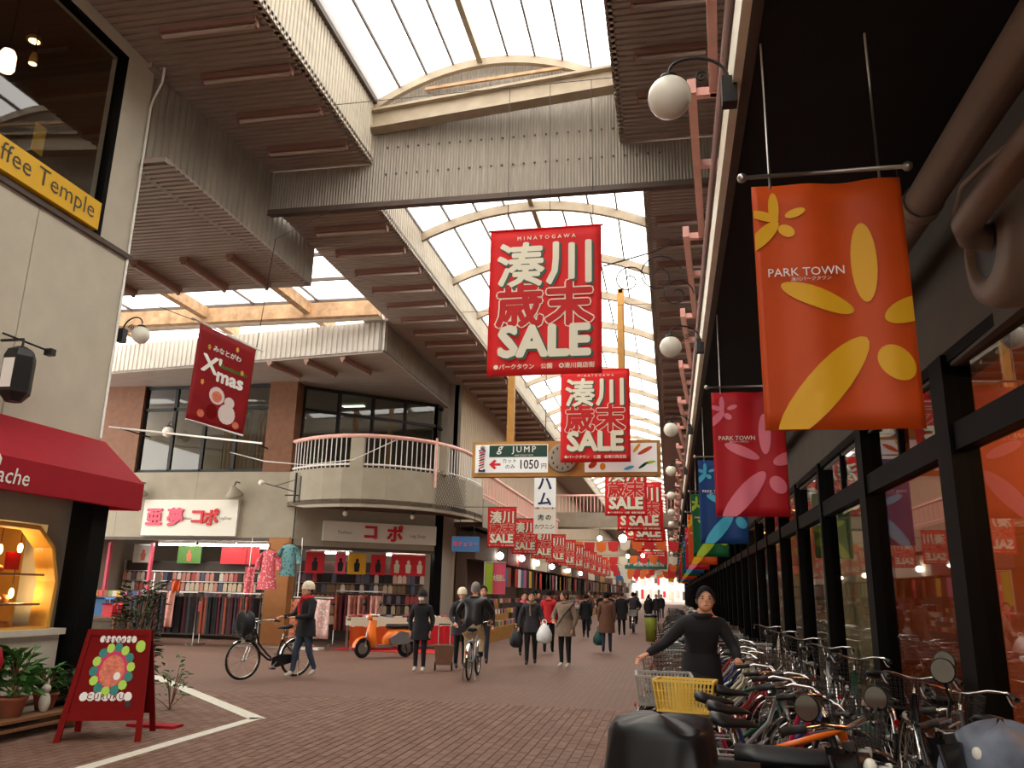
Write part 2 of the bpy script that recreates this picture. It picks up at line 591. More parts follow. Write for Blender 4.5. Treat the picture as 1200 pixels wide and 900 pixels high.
# fluorescent fittings on the soffits
def fitting_meshes(L):
    box = MB().box(-L / 2, L / 2, -0.075, 0.075, 0.0, 0.09).mesh('housing')
    tube = MB().tube([(-L / 2 + 0.03, 0, -0.035), (L / 2 - 0.03, 0, -0.035)], 0.03, 8).mesh('tube', True)
    cap = MB().box(-0.02, 0.02, -0.03, 0.03, -0.065, 0.0).mesh('end_cap')
    return box, tube, cap, L
FIT = fitting_meshes(1.5)
FIT_R = fitting_meshes(1.05)
def fitting(x, y, z, rz, label, group, fm=FIT):
    t = thing('fluorescent_fitting', label, 'light fitting', (x, y, z - 0.09), rz, group)
    ob('housing', fm[0], 'tube_box', t)
    ob('tube', fm[1], 'tube_off', t)
    for s in (-1, 1):
        ob('end_cap', fm[2], 'tube_box', t, (s * (fm[3] / 2 - 0.015), 0, 0))
ORD = ['first', 'second', 'third', 'fourth', 'fifth', 'sixth', 'seventh', 'eighth', 'ninth', 'tenth', 'eleventh', 'twelfth', 'thirteenth', 'fourteenth', 'fifteenth', 'sixteenth', 'seventeenth', 'eighteenth', 'nineteenth', 'twentieth']
def ordinal(i):
    if i < 20: return ORD[i]
    n = i + 1
    tens = ['', '', 'twenty', 'thirty', 'forty', 'fifty', 'sixty'][n // 10]
    return tens + '-' + ORD[n % 10 - 1] if n % 10 else {20: 'twentieth', 30: 'thirtieth', 40: 'fortieth', 50: 'fiftieth'}.get(n, tens + 'th')
for i in range(4):
    fitting(-6.2, 8.7 + 1.08 * i, S1, 0.0, 'unlit tube light on the near left soffit, %s counting towards the gable wall' % ordinal(i), 'tube lights on the near left soffit')
for i in range(3):
    fitting(0.2, 9.2 + 1.07 * i, S1, 0.0, 'unlit tube light on the soffit above the globe lamps, %s counting towards the gable wall' % ordinal(i), 'tube lights on the near right soffit', FIT_R)
for i in range(24):
    fitting(-5.98, 13.6 + 1.07 * i, S2, 0.0, 'unlit tube light on the long left soffit, %s beyond the gable wall' % ordinal(i), 'tube lights on the long left soffit')
for i in range(20):
    fitting(0.42, 14.1 + 1.07 * i, S2, 0.0, 'unlit tube light on the long right soffit, %s beyond the gable wall' % ordinal(i), 'tube lights on the long right soffit', FIT_R)

# ---------------------------------------------------------------- side arcade on the left
P0, P1 = Vector((-7.66, 9.5, 0)), Vector((-7.12, 14.35, 0))
mb = MB()
d = (P1 - P0)
ribbed(mb, (P0.x, P0.y, 7.6), d.normalized(), (0, 0, 1), d.length, S1 - 7.6, 0.15, 0.03, (-1, 0.1, 0))
mb.bar((P0.x - 0.1, P0.y, 8.44), (P1.x - 0.1, P1.y, 8.44), 0.08, 1.68)
mb.build('wall_panel', 'gable', kind='structure', label='grey corrugated hanging panel over the side arcade opening')
mb = MB()
ribbed(mb, (-22, 9.5, 7.6), (0, 1, 0), (1, 0, 0), 4.85, 14.9, 0.125, 0.025, (0, 0, 1))
mb.box(-22, -7.2, 9.5, 14.35, 7.66, 7.74)
mb.build('ceiling_side', 'soffit', kind='structure', label='brown ribbed soffit of the side arcade')
MB().box(-22, -7.12, 14.33, 14.42, 7.6, 9.0).build('trim_7', 'gable', kind='structure', label='upstand at the edge of the side arcade soffit')
for i, x in enumerate((-7.95, -8.9, -9.95, -11.0, -12.1)):
    fitting(x, 13.4, 7.6, PI / 2, 'unlit tube light on the side arcade soffit, %s from the hanging panel' % ordinal(i), 'tube lights on the side arcade soffit')
# glazed roof of the side arcade
sk = thing('window_3', 'flat glazed roof over the side arcade', None, kind='structure')
xs3 = [-22 + 1.85 * i for i in range(9)]
for j in range(4):
    y0, y1 = 14.42 + j * 1.45, 14.42 + (j + 1) * 1.45
    me = MB().add([(0.03, 0.03, 0), (1.82, 0.03, 0), (1.82, 1.42, 0), (0.03, 1.42, 0)], [(0, 1, 2, 3)]).mesh('pane')
    for x in xs3[:-1]:
        ob('pane', me, 'roof_pane', sk, (x, y0, 9.0))
    MB().box(-22, -7.15, y0 - 0.03, y0 + 0.03, 8.93, 9.03).build('glazing_bar', 'steel_dark', sk)
for x in xs3:
    MB().box(x - 0.02, x + 0.02, 14.42, 20.25, 8.96, 9.04).build('glazing_bar', 'steel_dark', sk)
for x in (-9.3, -12.3, -15.4, -18.6):
    MB().box(x - 0.1, x + 0.1, 14.4, 20.4, 8.62, 8.92).build('rafter', 'rust', sk)
MB().box(-22, -7.3, 18.7, 18.9, 8.5, 8.9).build('purlin', 'rust', sk)
MB().tube([(-22, 19.35, 8.62), (-7.3, 19.1, 8.62)], 0.13, 10).build('pipe', 'steel_cream', sk, True)

# white corrugated band and soffit of the corner building
B0, B1, B2 = Vector((-22, 21.2, 0)), Vector((-7.3, 19.3, 0)), Vector((-7.3, 26.0, 0))
mb = MB()
d = B1 - B0
ribbed(mb, (B0.x, B0.y, 7.72), d.normalized(), (0, 0, 1), d.length, 0.82, 0.16, 0.03, (0.1, 1, 0))
mb.bar((B0.x, B0.y + 0.12, 8.13), (B1.x, B1.y + 0.12, 8.13), 0.06, 0.8)
mb.build('wall_band', 'white_band', kind='structure', label='white corrugated fascia over the corner shop')
mb = MB()
d = B2 - B1
ribbed(mb, (B1.x, B1.y, 7.72), d.normalized(), (0, 0, 1), d.length, 0.82, 0.16, 0.03, (-1, 0, 0))
mb.bar((B1.x - 0.12, B1.y, 8.13), (B2.x - 0.12, B2.y, 8.13), 0.06, 0.8)
mb.build('wall_band_side', 'gable', kind='structure', label='corrugated fascia of the corner building along the arcade')
MB().prism([(-22, 21.25), (-7.34, 19.35), (-7.34, 26), (-7.34, 34), (-22, 34)], lambda u, v, dd: (u, v, dd), 7.66, 7.72).build('ceiling_corner', 'soffit', kind='structure', label='dark soffit under the white fascia')
for i, (x, y) in enumerate(((-9.55, 20.4), (-8.45, 20.3), (-10.7, 20.5))):
    fitting(x, y, 7.655, PI / 2 - 0.15, 'unlit tube light under the white fascia, %s of three' % ordinal(i), 'tube lights under the white fascia')

MB().box(-7.9, -7.1, 19.2, 26.2, 8.5, 8.6).box(-7.9, -6.9, 26.0, 26.08, 3.9, 8.6).build('gap_filler_1', 'gable', kind='structure', label='filler panels added to shut out sky above the corner building fascia')  # fillers added to keep sky light out of the roof gaps
MB().box(-8.2, -7.55, 9.35, 9.62, 9.2, 9.4).build('gap_filler_2', 'soffit', kind='structure', label='small filler added to shut out sky where the cafe wall meets the soffit')  # added plug against a slit of sky at the corner
# ---------------------------------------------------------------- near building on the left
XW = -7.6
mat('slab', (194, 186, 168), 0.8, noise=0.06, scale=2.5, bump=0.05)
mat('yellow_sign', (226, 176, 30), 0.45)
mat('grey_text', (70, 66, 58), 0.6)
mat('awning_red', (190, 28, 48), 0.65, noise=0.06, scale=6, through=0.4)
mat('white_paint', (232, 228, 220), 0.5)
mat('warm_lamp', (255, 205, 130), 0.4, emit=14)
mat('warm_shade', (255, 214, 170), 0.4, emit=6)
mat('gold_wall', (206, 150, 60), 0.6, noise=0.15, scale=4)
mat('globe_white', (236, 232, 218), 0.25)
mat('iron', (40, 38, 38), 0.45, metal=0.3)
mat('wood', (122, 82, 52), 0.6, noise=0.2, scale=6, stretch=(1, 8, 1))
mat('leaf_a', (64, 108, 44), 0.6, noise=0.2, scale=8)
mat('leaf_b', (34, 62, 34), 0.6, noise=0.2, scale=8)
mat('stone_base', (196, 188, 172), 0.7, noise=0.06, scale=5)

wall_left = thing('wall_left', 'pale concrete slab wall of the corner cafe building', None, kind='structure')
MB().box(-22, XW - 0.03, 9.33, 9.53, 0, S1).box(-8.0, XW - 0.03, -42, 9.5, 2.6, 6.15).build('backing', 'concrete_dark', wall_left)
for y0, y1 in ((-42, -8.2), (-8.2, -2.8), (-2.8, 2.55), (2.55, 5.19), (5.19, 7.83), (7.83, 9.55)):
    MB().box(XW - 0.05, XW, y0 + 0.008, y1 - 0.008, 2.7, 6.12).build('slab', 'slab', wall_left)
MB().box(XW - 0.12, XW + 0.05, -42, 9.58, 6.12, 6.19).build('ledge', 'steel_dark', wall_left)
MB().box(XW - 0.3, XW - 0.02, 8.95, 9.52, 6.19, S1).build('corner_column', 'slab', wall_left)
MB().box(XW - 0.25, XW - 0.01, -42, 8.95, 9.08, S1).build('lintel', 'slab', wall_left)
MB().tube([(XW + 0.02, 9.5, 3.5), (XW + 0.02, 9.5, 8.6), (XW + 0.05, 9.5, 8.75), (XW + 0.22, 9.42, 8.95), (XW + 0.24, 9.4, 9.2)], 0.018, 6).build('conduit', 'white_paint', wall_left, True)
# upper window
wd = thing('window_4', 'large dark upstairs cafe window', None, kind='structure')
MB().add([(XW - 0.08, -13.8, 6.22), (XW - 0.08, 8.86, 6.22), (XW - 0.08, 8.86, 9.05), (XW - 0.08, -13.8, 9.05)], [(0, 1, 2, 3)]).build('pane', 'upper_glass', wd)
MB().box(XW - 0.14, XW - 0.02, 8.86, 8.95, 6.19, 9.08).build('frame', 'black_frame', wd)
MB().box(XW - 0.14, XW - 0.02, -42, 8.95, 9.03, 9.09).build('frame', 'black_frame', wd)
MB().box(XW - 0.14, XW - 0.02, -42, 8.95, 6.19, 6.25).build('frame', 'black_frame', wd)
rm = MB().box(-12.2, -12.1, -42, 9.4, 6.1, 9.2).box(-12.1, XW - 0.2, -42, 9.35, 9.1, 9.2).box(-12.1, XW - 0.2, -42, 9.35, 6.0, 6.1).box(-12.1, XW - 0.2, 9.2, 9.3, 6.1, 9.2)
rm.build('wall_cafe_room', mat('cafe_brown', (96, 62, 38), 0.7), kind='structure', label='dark brown room behind the upstairs cafe window')
# lamps in the cafe
def point(parent, loc, energy, color, r=0.05):
    l = bpy.data.lights.new('bulb', 'POINT')
    l.energy, l.color, l.shadow_soft_size = energy, color, r
    o = bpy.data.objects.new('bulb', l)
    COL.objects.link(o)
    o.parent = parent
    o.location = loc
    return o
t = thing('pendant_lamp', 'glowing cream pendant lamp in the upstairs cafe window', 'lamp', (-8.3, 7.62, 8.03))
MB().lathe([(0.07, 0.26), (0.10, 0.2), (0.105, 0.0), (0.085, -0.04)], n=14).build('shade', 'warm_shade', t, True)
MB().tube([(0, 0, 0.26), (0, 0, 1.07)], 0.006, 5).build('cord', 'black', t)
t = thing('ceiling_downlight', 'round lit downlight in the cafe ceiling', 'lamp', (-8.7, 8.35, 9.06))
MB().lathe([(0.09, 0.04), (0.11, 0.0), (0.11, -0.02), (0.075, -0.02)], n=16).build('rim', 'gold_wall', t, True)
MB().lathe([(0.072, 0.0), (0.072, -0.025)], n=16).build('diffuser', 'warm_lamp', t)
t = thing('spot_lamp', 'small brass spot lamp under the cafe ceiling', 'lamp', (-8.5, 8.2, 8.62))
MB().lathe([(0.03, 0.09), (0.055, 0.0), (0.06, -0.08)], n=12).build('shade', 'gold_wall', t, True)
MB().lathe([(0.05, -0.07), (0.05, -0.085)], n=12).build('diffuser', 'warm_lamp', t)
MB().tube([(0, 0, 0.09), (0, 0, 0.48)], 0.008, 5).build('stem', 'black', t)
tag(MB().box(-8.02, -8.0, 7.95, 8.13, 7.02, 7.42).build('paper_notice', 'yellow_sign'), 'yellow paper notice stuck inside the cafe window', 'notice')
t = thing('cafe_sign', 'yellow cafe sign with thin grey lettering under the upstairs window', 'sign', (XW, 7.0, 6.42))
MB().box(-0.01, 0.1, -2.6, 1.74, -0.2, 0.19).build('board', 'yellow_sign', t)
me = text_mesh('Coffee Temple', 0.335, bold=-0.004)
lw = max(v.co.x for v in me.vertices)
text('Coffee Temple', 0.335, 'grey_text', t, (0.106, 1.62 - lw, -0.01), (0, 0, PI / 2), bold=-0.004)

# awning
aw = thing('shop_awning', 'red fabric awning over the cafe front', 'awning', (0, 0, 0))
xa, xb, ya, yb = XW + 0.01, -7.0, -6.0, 9.62
mb = MB()
mb.add([(xa, ya, 3.47), (xa, yb, 3.47), (xb, yb + 0.14, 2.9), (xb, ya, 2.9), (xb, yb + 0.14, 2.55), (xb, ya, 2.55), (xa, yb, 2.55), (xa, yb, 3.47)],
       [(0, 3, 2, 1), (3, 5, 4, 2), (1, 2, 4, 6)])
mb.add([(x - 0.015, y - 0.015, z - 0.012) for x, y, z in [(xa, ya, 3.47), (xa, yb, 3.47), (xb, yb + 0.14, 2.9), (xb, ya, 2.9), (xb, yb + 0.14, 2.55), (xb, ya, 2.55), (xa, yb, 2.55)]],
       [(0, 1, 2, 3), (3, 2, 4, 5), (1, 6, 4, 2)])
mb.build('canopy', 'awning_red', aw)
text('cache', 0.25, 'white_paint', aw, (xb + 0.006, 7.47, 2.70), (0, 0, PI / 2), bold=0.006, shear=0.15)
lf = MB().prism([(0, 0), (0.05, 0.03), (0.06, 0.1), (0.01, 0.16), (-0.03, 0.08)], lambda u, v, d: (xb + d, 7.26 + u, 2.76 + v), 0.004, 0.008)
lf.build('emblem', 'white_paint', aw)
mb = MB()
for y in (yb, 6.0, 3.0):
    mb.tube([(xa, y - 0.05, 2.62), (xb - 0.03, y - 0.05, 2.62)], 0.012, 6)
mb.build('support_bar', 'iron', aw, kind='stuff')

# ground floor front of the cafe
ff = thing('wall_left_front', 'pale ground floor front of the cafe', None, kind='structure')
MB().box(XW - 0.3, XW - 0.02, 8.86, 9.52, 0, 2.7).box(XW - 0.3, XW - 0.02, -42, 8.86, 2.28, 2.7).box(XW - 0.3, XW - 0.02, -42, 8.86, 0.0, 1.02).box(XW - 0.3, XW - 0.02, -42, 6.2, 1.02, 2.28).build('front_wall', 'concrete', ff)
MB().box(XW - 0.02, XW + 0.28, 5.0, 8.98, 0.12, 1.02).box(XW - 0.02, XW + 0.33, 5.0, 9.02, 0.98, 1.05).build('stone_base', 'stone_base', ff)
MB().box(XW - 1.3, XW - 1.2, 6, 9.3, 0.9, 2.4).box(XW - 1.3, XW - 0.3, 6, 9.3, 2.3, 2.4).box(XW - 1.3, XW - 0.3, 6, 9.3, 0.92, 1.0).box(XW - 1.3, XW - 0.3, 9.2, 9.3, 0.9, 2.4).build('wall_bread_room', 'gold_wall', kind='structure', label='golden lit alcove behind the bakery window')
t = thing('bakery_window', 'golden lit bay window of the bakery with sloped shoulders', 'display window', (XW + 0.0, 7.4, 1.05))
prof = [(-1.2, 0), (1.4, 0), (1.42, 0.55), (1.28, 0.95), (1.02, 1.16), (-1.2, 1.2)]
def bay(u, v, d):
    return (d, u, v)
def edge_frame(mb, prof, w, d0, d1):
    n = len(prof)
    for i in range(n):
        (u0, v0), (u1, v1) = prof[i], prof[(i + 1) % n]
        mb.bar(((d0 + d1) / 2, u0, v0), ((d0 + d1) / 2, u1, v1), abs(d1 - d0), w, up=(0, u1 - u0 == 0, u1 - u0 != 0) if False else (0, -(v1 - v0), (u1 - u0)))
mb = MB(); edge_frame(mb, prof, 0.05, 0.0, 0.26)
mb.build('frame', 'gold_wall', t)
MB().add([bay(u, v, 0.22) for u, v in prof], [tuple(range(len(prof)))]).build('pane', glass_mat('bread_glass', (0.95, 0.9, 0.8), 0.04), t)
for z in (0.28, 0.62):
    MB().box(-0.6, 0.18, -1.15, 1.3, z - 0.012, z + 0.012).build('shelf', 'wood', t)
for k, (y, z) in enumerate(((8.32, 1.95), (8.1, 1.72), (8.62, 1.98), (8.6, 1.45))):
    l = thing('display_bulb', ['bright bulb beside the red ribbon in the bakery window', 'tall glowing bulb low in the bakery window', 'small glowing bulb at the window shoulder', 'slanting glowing tube above the loaves'][k], 'lamp', (XW - 0.15, y, z))
    MB().ell((0, 0, 0), (0.03, 0.03, 0.06), 10, 8).build('glass', 'warm_lamp', l, True)
    MB().tube([(0, 0, 0.05), (0, 0, min(0.33, 2.3 - z))], 0.005, 5).build('cord', 'black', l)
    if k in (0, 3): point(l, (0.12, 0, 0), 9, (1, 0.72, 0.36))
bread = MB()
bread.ell((0, 0, 0), (0.07, 0.11, 0.05), 10, 6)
bread_me = bread.mesh('bread_loaf', True)
mat('crust', (196, 130, 52), 0.5, noise=0.3, scale=12)
for k in range(14):
    z = (1.05 + 0.045, 1.33 + 0.06, 1.67 + 0.06)[k % 3]
    tag(ob('bread_loaf', bread_me, 'crust', None, (XW - 0.02 - 0.12 * (k % 2), 6.9 + 0.25 * (k // 2) + 0.07 * (k % 3), z), (0, 0, k)),
        'golden loaf on the %s of the lit bakery window, %s along' % (['sill', 'lower shelf', 'upper shelf'][k % 3], ordinal(k // 3)), 'bread', 'loaves in the bakery window')
tag(MB().box(XW + 0.0, XW + 0.012, 8.25, 8.47, 1.72, 1.92).build('ribbon', 'awning_red'), 'small red ribbon hanging in the bakery window', 'ribbon')
MB().box(-7.5, -7.18, 9.08, 9.36, 0, 2.62).build('pillar_black', 'black_frame', kind='structure', label='black square pillar under the end of the red awning')

# wall lantern and globe lamp
t = thing('wall_lantern', 'black hexagonal wall lantern above the red awning', 'lantern', (-7.28, 7.62, 3.88))
MB().lathe([(0.09, -0.32), (0.17, -0.22), (0.17, 0.2), (0.14, 0.28), (0.05, 0.33)], n=6).build('body', 'iron', t)
for q in range(6):
    a0, a1 = q * PI / 3 + 0.08, (q + 1) * PI / 3 - 0.08
    MB().prism([(0.16 * math.cos(a0), 0.16 * math.sin(a0)), (0.16 * math.cos(a1), 0.16 * math.sin(a1)), (0.168 * math.cos(a1), 0.168 * math.sin(a1)), (0.168 * math.cos(a0), 0.168 * math.sin(a0))], lambda u, v, d: (u, v, d), -0.18, 0.16).build('pane', 'white_paint' if q in (3, 4) else 'black', t)
MB().tube([(0, 0, 0.33), (0, 0, 0.42), (-0.3, 0.0, 0.42)], 0.018, 6).tube([(0, -0.3, 0.40), (0, 0.42, 0.40)], 0.012, 6).box(-0.05, 0.05, 0.38, 0.46, 0.35, 0.43).build('bracket', 'iron', t)
def globe_lamp(loc, r, label, out=0.3, group=None, side=1):
    """side = +1: the wall is on the -X side of the globe"""
    t = thing('globe_lamp', label, 'lamp', loc, 0, group)
    MB().ell((0, 0, 0), r, 22, 14).build('globe', 'globe_white', t, True)
    MB().lathe([(r * 0.5, r * 0.86), (r * 0.42, r * 1.1), (r * 0.2, r * 1.2)], n=14).build('cap', 'iron', t, True)
    pts = []
    for i in range(13):
        a = PI * i / 12
        pts.append((-side * (out / 2 - out / 2 * math.cos(a)), 0, r * 1.2 + 0.12 * math.sin(a) + 0.02 - 0.1 * (i / 12) ** 2))
    pts.append((-side * out, 0, -0.02))
    MB().tube(pts, 0.011, 6).build('arm', 'iron', t, True)
    sp = [(-side * (out * 0.55 + 0.05 * (1 - k / 14) * math.cos(k * 0.75)), 0, r * 0.95 + 0.05 * (1 - k / 14) * math.sin(k * 0.75)) for k in range(15)]
    MB().tube(sp, 0.007, 5).build('scroll', 'iron', t, True)
    MB().box(-side * out - 0.05, -side * out + 0.05, -0.05, 0.05, -0.1, 0.1).build('wall_plate', 'iron', t)
    return t
globe_lamp((-7.28, 9.62, 5.0), 0.125, 'white globe lamp on the concrete corner of the cafe building', 0.3, None, 1)

# planter bench with plants
t = thing('planter_bench', 'low slatted wooden planter step along the cafe front', 'planter', (-7.1, 7.2, 0))
for k, (x, z) in enumerate(((0.36, 0.2), (0.25, 0.2), (0.14, 0.2), (0.42, 0.12), (-0.0, 0.28), (-0.1, 0.28))):
    MB().box(x - 0.05 if k != 3 else x - 0.015, x + 0.05 if k != 3 else x + 0.015, -2.5, 1.75, z - 0.03, z).build('slat', 'wood', t)
for y in (-2.3, -0.4, 1.55):
    MB().box(-0.12, 0.38, y, y + 0.08, 0, 0.17).build('leg', 'wood', t)
def leaf_clump(loc, n, r, h, m, name, label, cat, llen=0.12):
    root = thing(name, label, cat, loc)
    mb, st = MB(), MB()
    rnd = random.Random(int(abs(loc[0] * 100 + loc[1] * 37)))
    for i in range(n):
        a = rnd.uniform(0, 2 * PI)
        rr = r * math.sqrt(rnd.random())
        z = rnd.uniform(0.15, 1) * h
        c = Vector((rr * math.cos(a), rr * math.sin(a), z))
        d = Vector((math.cos(a + rnd.uniform(-1, 1)), math.sin(a + rnd.uniform(-1, 1)), rnd.uniform(-0.3, 0.7))).normalized()
        s = d.cross(Vector((0, 0, 1))).normalized()
        L = llen * rnd.uniform(0.7, 1.3)
        up = s.cross(d) * L * 0.15
        mb.add([c, c + d * L * 0.4 + s * L * 0.22 + up, c + d * L, c + d * L * 0.4 - s * L * 0.22 + up], [(0, 1, 2), (0, 2, 3)])
        if i % 5 == 0:
            st.tube([(0, 0, 0), (c.x * 0.5, c.y * 0.5, c.z * 0.6), tuple(c)], 0.006, 4)
    mb.build('foliage', m, root, kind='stuff')
    st.build('stem', 'wood', root, kind='stuff')
    return root
mat('terracotta', (150, 84, 60), 0.8, noise=0.1, scale=5)
def pot(loc, r, h, label, m='terracotta'):
    t = thing('plant_pot', label, 'pot', loc)
    MB().lathe([(r * 0.7, 0), (r, h * 0.85), (r * 1.08, h * 0.86), (r * 1.08, h), (r * 0.9, h), (r * 0.85, h * 0.8)], n=14).build('body', m, t, True)
    MB().lathe([(r * 0.86, h * 0.78), (r * 0.86, h * 0.82)], n=14).build('soil', 'wood', t)
pot((-6.92, 7.95, 0.2), 0.14, 0.2, 'terracotta pot at the near end of the planter step')
pot((-6.98, 8.5, 0.2), 0.13, 0.18, 'terracotta pot beside the pale stone on the planter step')
pot((-6.95, 9.85, 0.0), 0.16, 0.3, 'terracotta pot at the foot of the black pillar')
leaf_clump((-6.92, 7.95, 0.36), 120, 0.13, 0.5, 'leaf_a', 'potted_plant', 'pale grassy green plant at the near end of the planter step', 'plant', 0.2)
leaf_clump((-6.98, 8.5, 0.34), 130, 0.13, 0.3, 'leaf_a', 'potted_plant', 'bright green low plant in the middle of the planter step', 'plant')
leaf_clump((-6.84, 8.86, 0.2), 160, 0.15, 0.4, 'leaf_b', 'potted_plant', 'dark green bushy plant beside the sandwich board', 'plant', 0.1)
leaf_clump((-6.9, 9.85, 0.26), 420, 0.28, 1.35, 'leaf_b', 'potted_tree', 'tall dark bush behind the black pillar', 'plant', 0.11)
leaf_clump((-6.5, 10.2, 0.0), 70, 0.2, 0.7, 'leaf_a', 'potted_flower', 'loose flowering plant behind the sandwich board', 'plant', 0.1)
t = thing('stone_rabbit', 'small pale stone ornament on the planter step', 'ornament', (-6.86, 8.35, 0.2))
MB().ell((0, 0, 0.1), (0.06, 0.06, 0.11), 12, 8).ell((0, 0, 0.24), (0.045, 0.05, 0.05), 10, 8).ell((0, 0.02, 0.3), (0.012, 0.015, 0.05), 6, 6).build('figure', 'stone_base', t, True)
t = thing('red_lantern', 'round red paper lantern low against the cafe front', 'lantern', (-7.0, 7.55, 0.55))
MB().lathe([(0.06, 0.0), (0.15, 0.08), (0.19, 0.22), (0.15, 0.36), (0.06, 0.44)], n=18).build('body', 'awning_red', t, True)
MB().lathe([(0.06, 0.44), (0.06, 0.47)], n=12).lathe([(0.06, -0.03), (0.06, 0.0)], n=12).build('ring', 'black', t)
MB().tube([(0, 0, -0.35), (0, 0, 0.0)], 0.012, 6).build('stand', 'iron', t)

# sandwich board
sb = thing('sandwich_board', 'dark red folding menu board standing on the brick paving', 'sign', (-5.98, 8.28, 0), 0.38)
mat('board_red', (112, 12, 10), 0.7, noise=0.08, scale=5, spec=0.1)
def lean(u, v, d, s):
    # front leaf leans back from y=-0.3 at the floor to y=0 at the top
    k = v / 1.08
    return (u * (1 - 0.22 * k) + 0.0, s * (0.30 * (1 - k) + 0.015) + d * s, v)
for s, nm in ((-1, 'front'), (1, 'rear')):
    fn = lambda u, v, d: lean(u, v, d, s)
    MB().prism([(-0.36, 0.26), (0.36, 0.26), (0.36, 1.08), (-0.36, 1.08)], fn, 0.0, 0.015).build('panel', 'board_red', sb)
    for sx in (-1, 1):
        MB().prism([(sx * 0.42, 0.0), (sx * 0.36, 0.0), (sx * 0.36, 1.1), (sx * 0.42, 1.1)][::-sx], fn, 0.0, 0.035).build('leg', 'board_red', sb)
    MB().prism([(-0.36, 1.04), (0.36, 1.04), (0.36, 1.1), (-0.36, 1.1)], fn, 0.0, 0.03).build('rail', 'board_red', sb)
    MB().prism([(-0.36, 0.2), (0.36, 0.2), (0.36, 0.27), (-0.36, 0.27)], fn, 0.0, 0.03).build('rail', 'board_red', sb)
MB().tube([(-0.3, -0.22, 0.3), (-0.3, 0.22, 0.3)], 0.006, 5).build('chain', 'iron', sb)
art = thing('poster_print', None, None); art.parent = sb
def disc(u, v, r, m, n=12, sy=1.0, dd=0.018):
    MB().prism([(u + r * math.cos(2 * PI * i / n), v + sy * r * math.sin(2 * PI * i / n)) for i in range(n)], lambda a, b, d: lean(a, b, d, -1), dd, dd + 0.004).build('print', m, sb)
mat('lime', (168, 206, 70), 0.5); mat('teal', (24, 120, 110), 0.5); mat('magenta', (196, 30, 84), 0.5); mat('food', (206, 110, 84), 0.6, noise=0.35, scale=30)
bpy.data.objects.remove(art, do_unlink=True)
disc(0, 0.72, 0.20, 'magenta', 20, 1.05)
disc(0, 0.68, 0.145, 'food', 18, 1.1, 0.0225)
for i in range(14):
    a = 2 * PI * i / 14 + 0.1
    disc(0.215 * math.cos(a), 0.70 + 0.22 * math.sin(a), 0.05, ['lime', 'teal'][i % 2], 8, 1, 0.0225)
disc(0.30, 0.93, 0.062, 'lime', 14)
disc(0.07, 0.63, 0.04, 'white_paint', 10, 1, 0.027)
for i in range(7):
    disc(-0.20 + i * 0.067, 1.0, 0.034, 'white_paint', 10, 1.1)
    disc(-0.25 + i * 0.08, 0.43, 0.045, 'white_paint', 10)
mat('dark_text', (30, 26, 26), 0.6)
tl = math.atan2(0.30, 1.08)
text('CURURU', 0.075, 'board_red', sb, (-0.01, -0.2 + 0.003 - 0.03, 0.43), (-tl, 0, 0), bold=0.01, spacing=1.35)
text('dessert', 0.07, 'board_red', sb, (0.0, -0.065, 1.0), (-tl, 0, 0), bold=0.006, spacing=1.4)
disc(0.24, 0.36, 0.035, 'dark_text', 6)
tag(MB().box(-6.2, -5.6, 8.9, 9.1, 0.0, 0.03).build('red_doormat', 'awning_red'), 'small red mat on the paving behind the sandwich board', 'mat')

# christmas banner on a slanting pole
xm = thing('christmas_banner', 'red christmas banner with white lettering hanging from a slanting pole', 'banner')
mat('xmas_red', (158, 28, 36), 0.55, noise=0.18, scale=3, through=0.4)
A0, A1 = Vector((-6.75, 10.2, 5.35)), Vector((-6.25, 10.98, 5.16))
C0, C1 = Vector((-6.80, 10.2, 3.90)), Vector((-6.32, 10.98, 3.80))
nrm = (A1 - A0).cross(C0 - A0).normalized()
if nrm.y > 0: nrm = -nrm
def xp(u, v, d=0.0):
    p = (A0 * (1 - u) + A1 * u) * (1 - v) + (C0 * (1 - u) + C1 * u) * v
    return p + nrm * (d + 0.012 * math.sin(u * 7) * math.sin(v * 3))
MB().grid(lambda u, v: xp(u, v), 14, 14, nrm * -0.006).build('cloth', 'xmas_red', xm, True)
def xtext(body, u, v, w, m, bold, lift=0.006):
    me = text_mesh(body, 1.0, bold=bold).copy()
    xs = [p.co.x for p in me.vertices]; W = max(xs) - min(xs)
    k = w / W
    for p in me.vertices:
        p.co = xp(u + p.co.x * k, v - p.co.z * k * 0.93 / 1.4, lift)
    ob('lettering', me, m, xm)
xtext('みなとがわ', 0.52, 0.19, 0.5, 'white_paint', 0.03)
xtext("X'", 0.28, 0.37, 0.34, 'white_paint', 0.03)
xtext('mas', 0.63, 0.47, 0.48, 'white_paint', 0.04)
mat('green_print', (60, 130, 50), 0.5); mat('pale_print', (214, 196, 192), 0.6)
xtext('illumination', 0.66, 0.34, 0.5, 'green_print', 0.02)
def xdisc(u, v, r, m, lift, n=14, sy=1.0):
    me = MB().add([xp(u + r * math.cos(2 * PI * i / n), v + sy * r * 0.66 * math.sin(2 * PI * i / n), lift) for i in range(n)], [tuple(range(n))]).mesh('print')
    ob('print', me, m, xm)
xdisc(0.45, 0.67, 0.14, 'pale_print', 0.006)
xdisc(0.45, 0.68, 0.09, 'food', 0.009)
xdisc(0.66, 0.83, 0.15, 'pale_print', 0.006, sy=1.1)
xdisc(0.68, 0.70, 0.09, 'pale_print', 0.008)
xdisc(0.40, 0.85, 0.10, 'board_red', 0.007, sy=1.2)
xdisc(0.22, 0.90, 0.06, 'food', 0.007); xdisc(0.84, 0.92, 0.06, 'food', 0.007)
for u, v in ((0.2, 0.2), (0.82, 0.33), (0.68, 0.1), (0.17, 0.58)):
    xdisc(u, v, 0.03, 'gold_wall', 0.007, 5, 1.6)
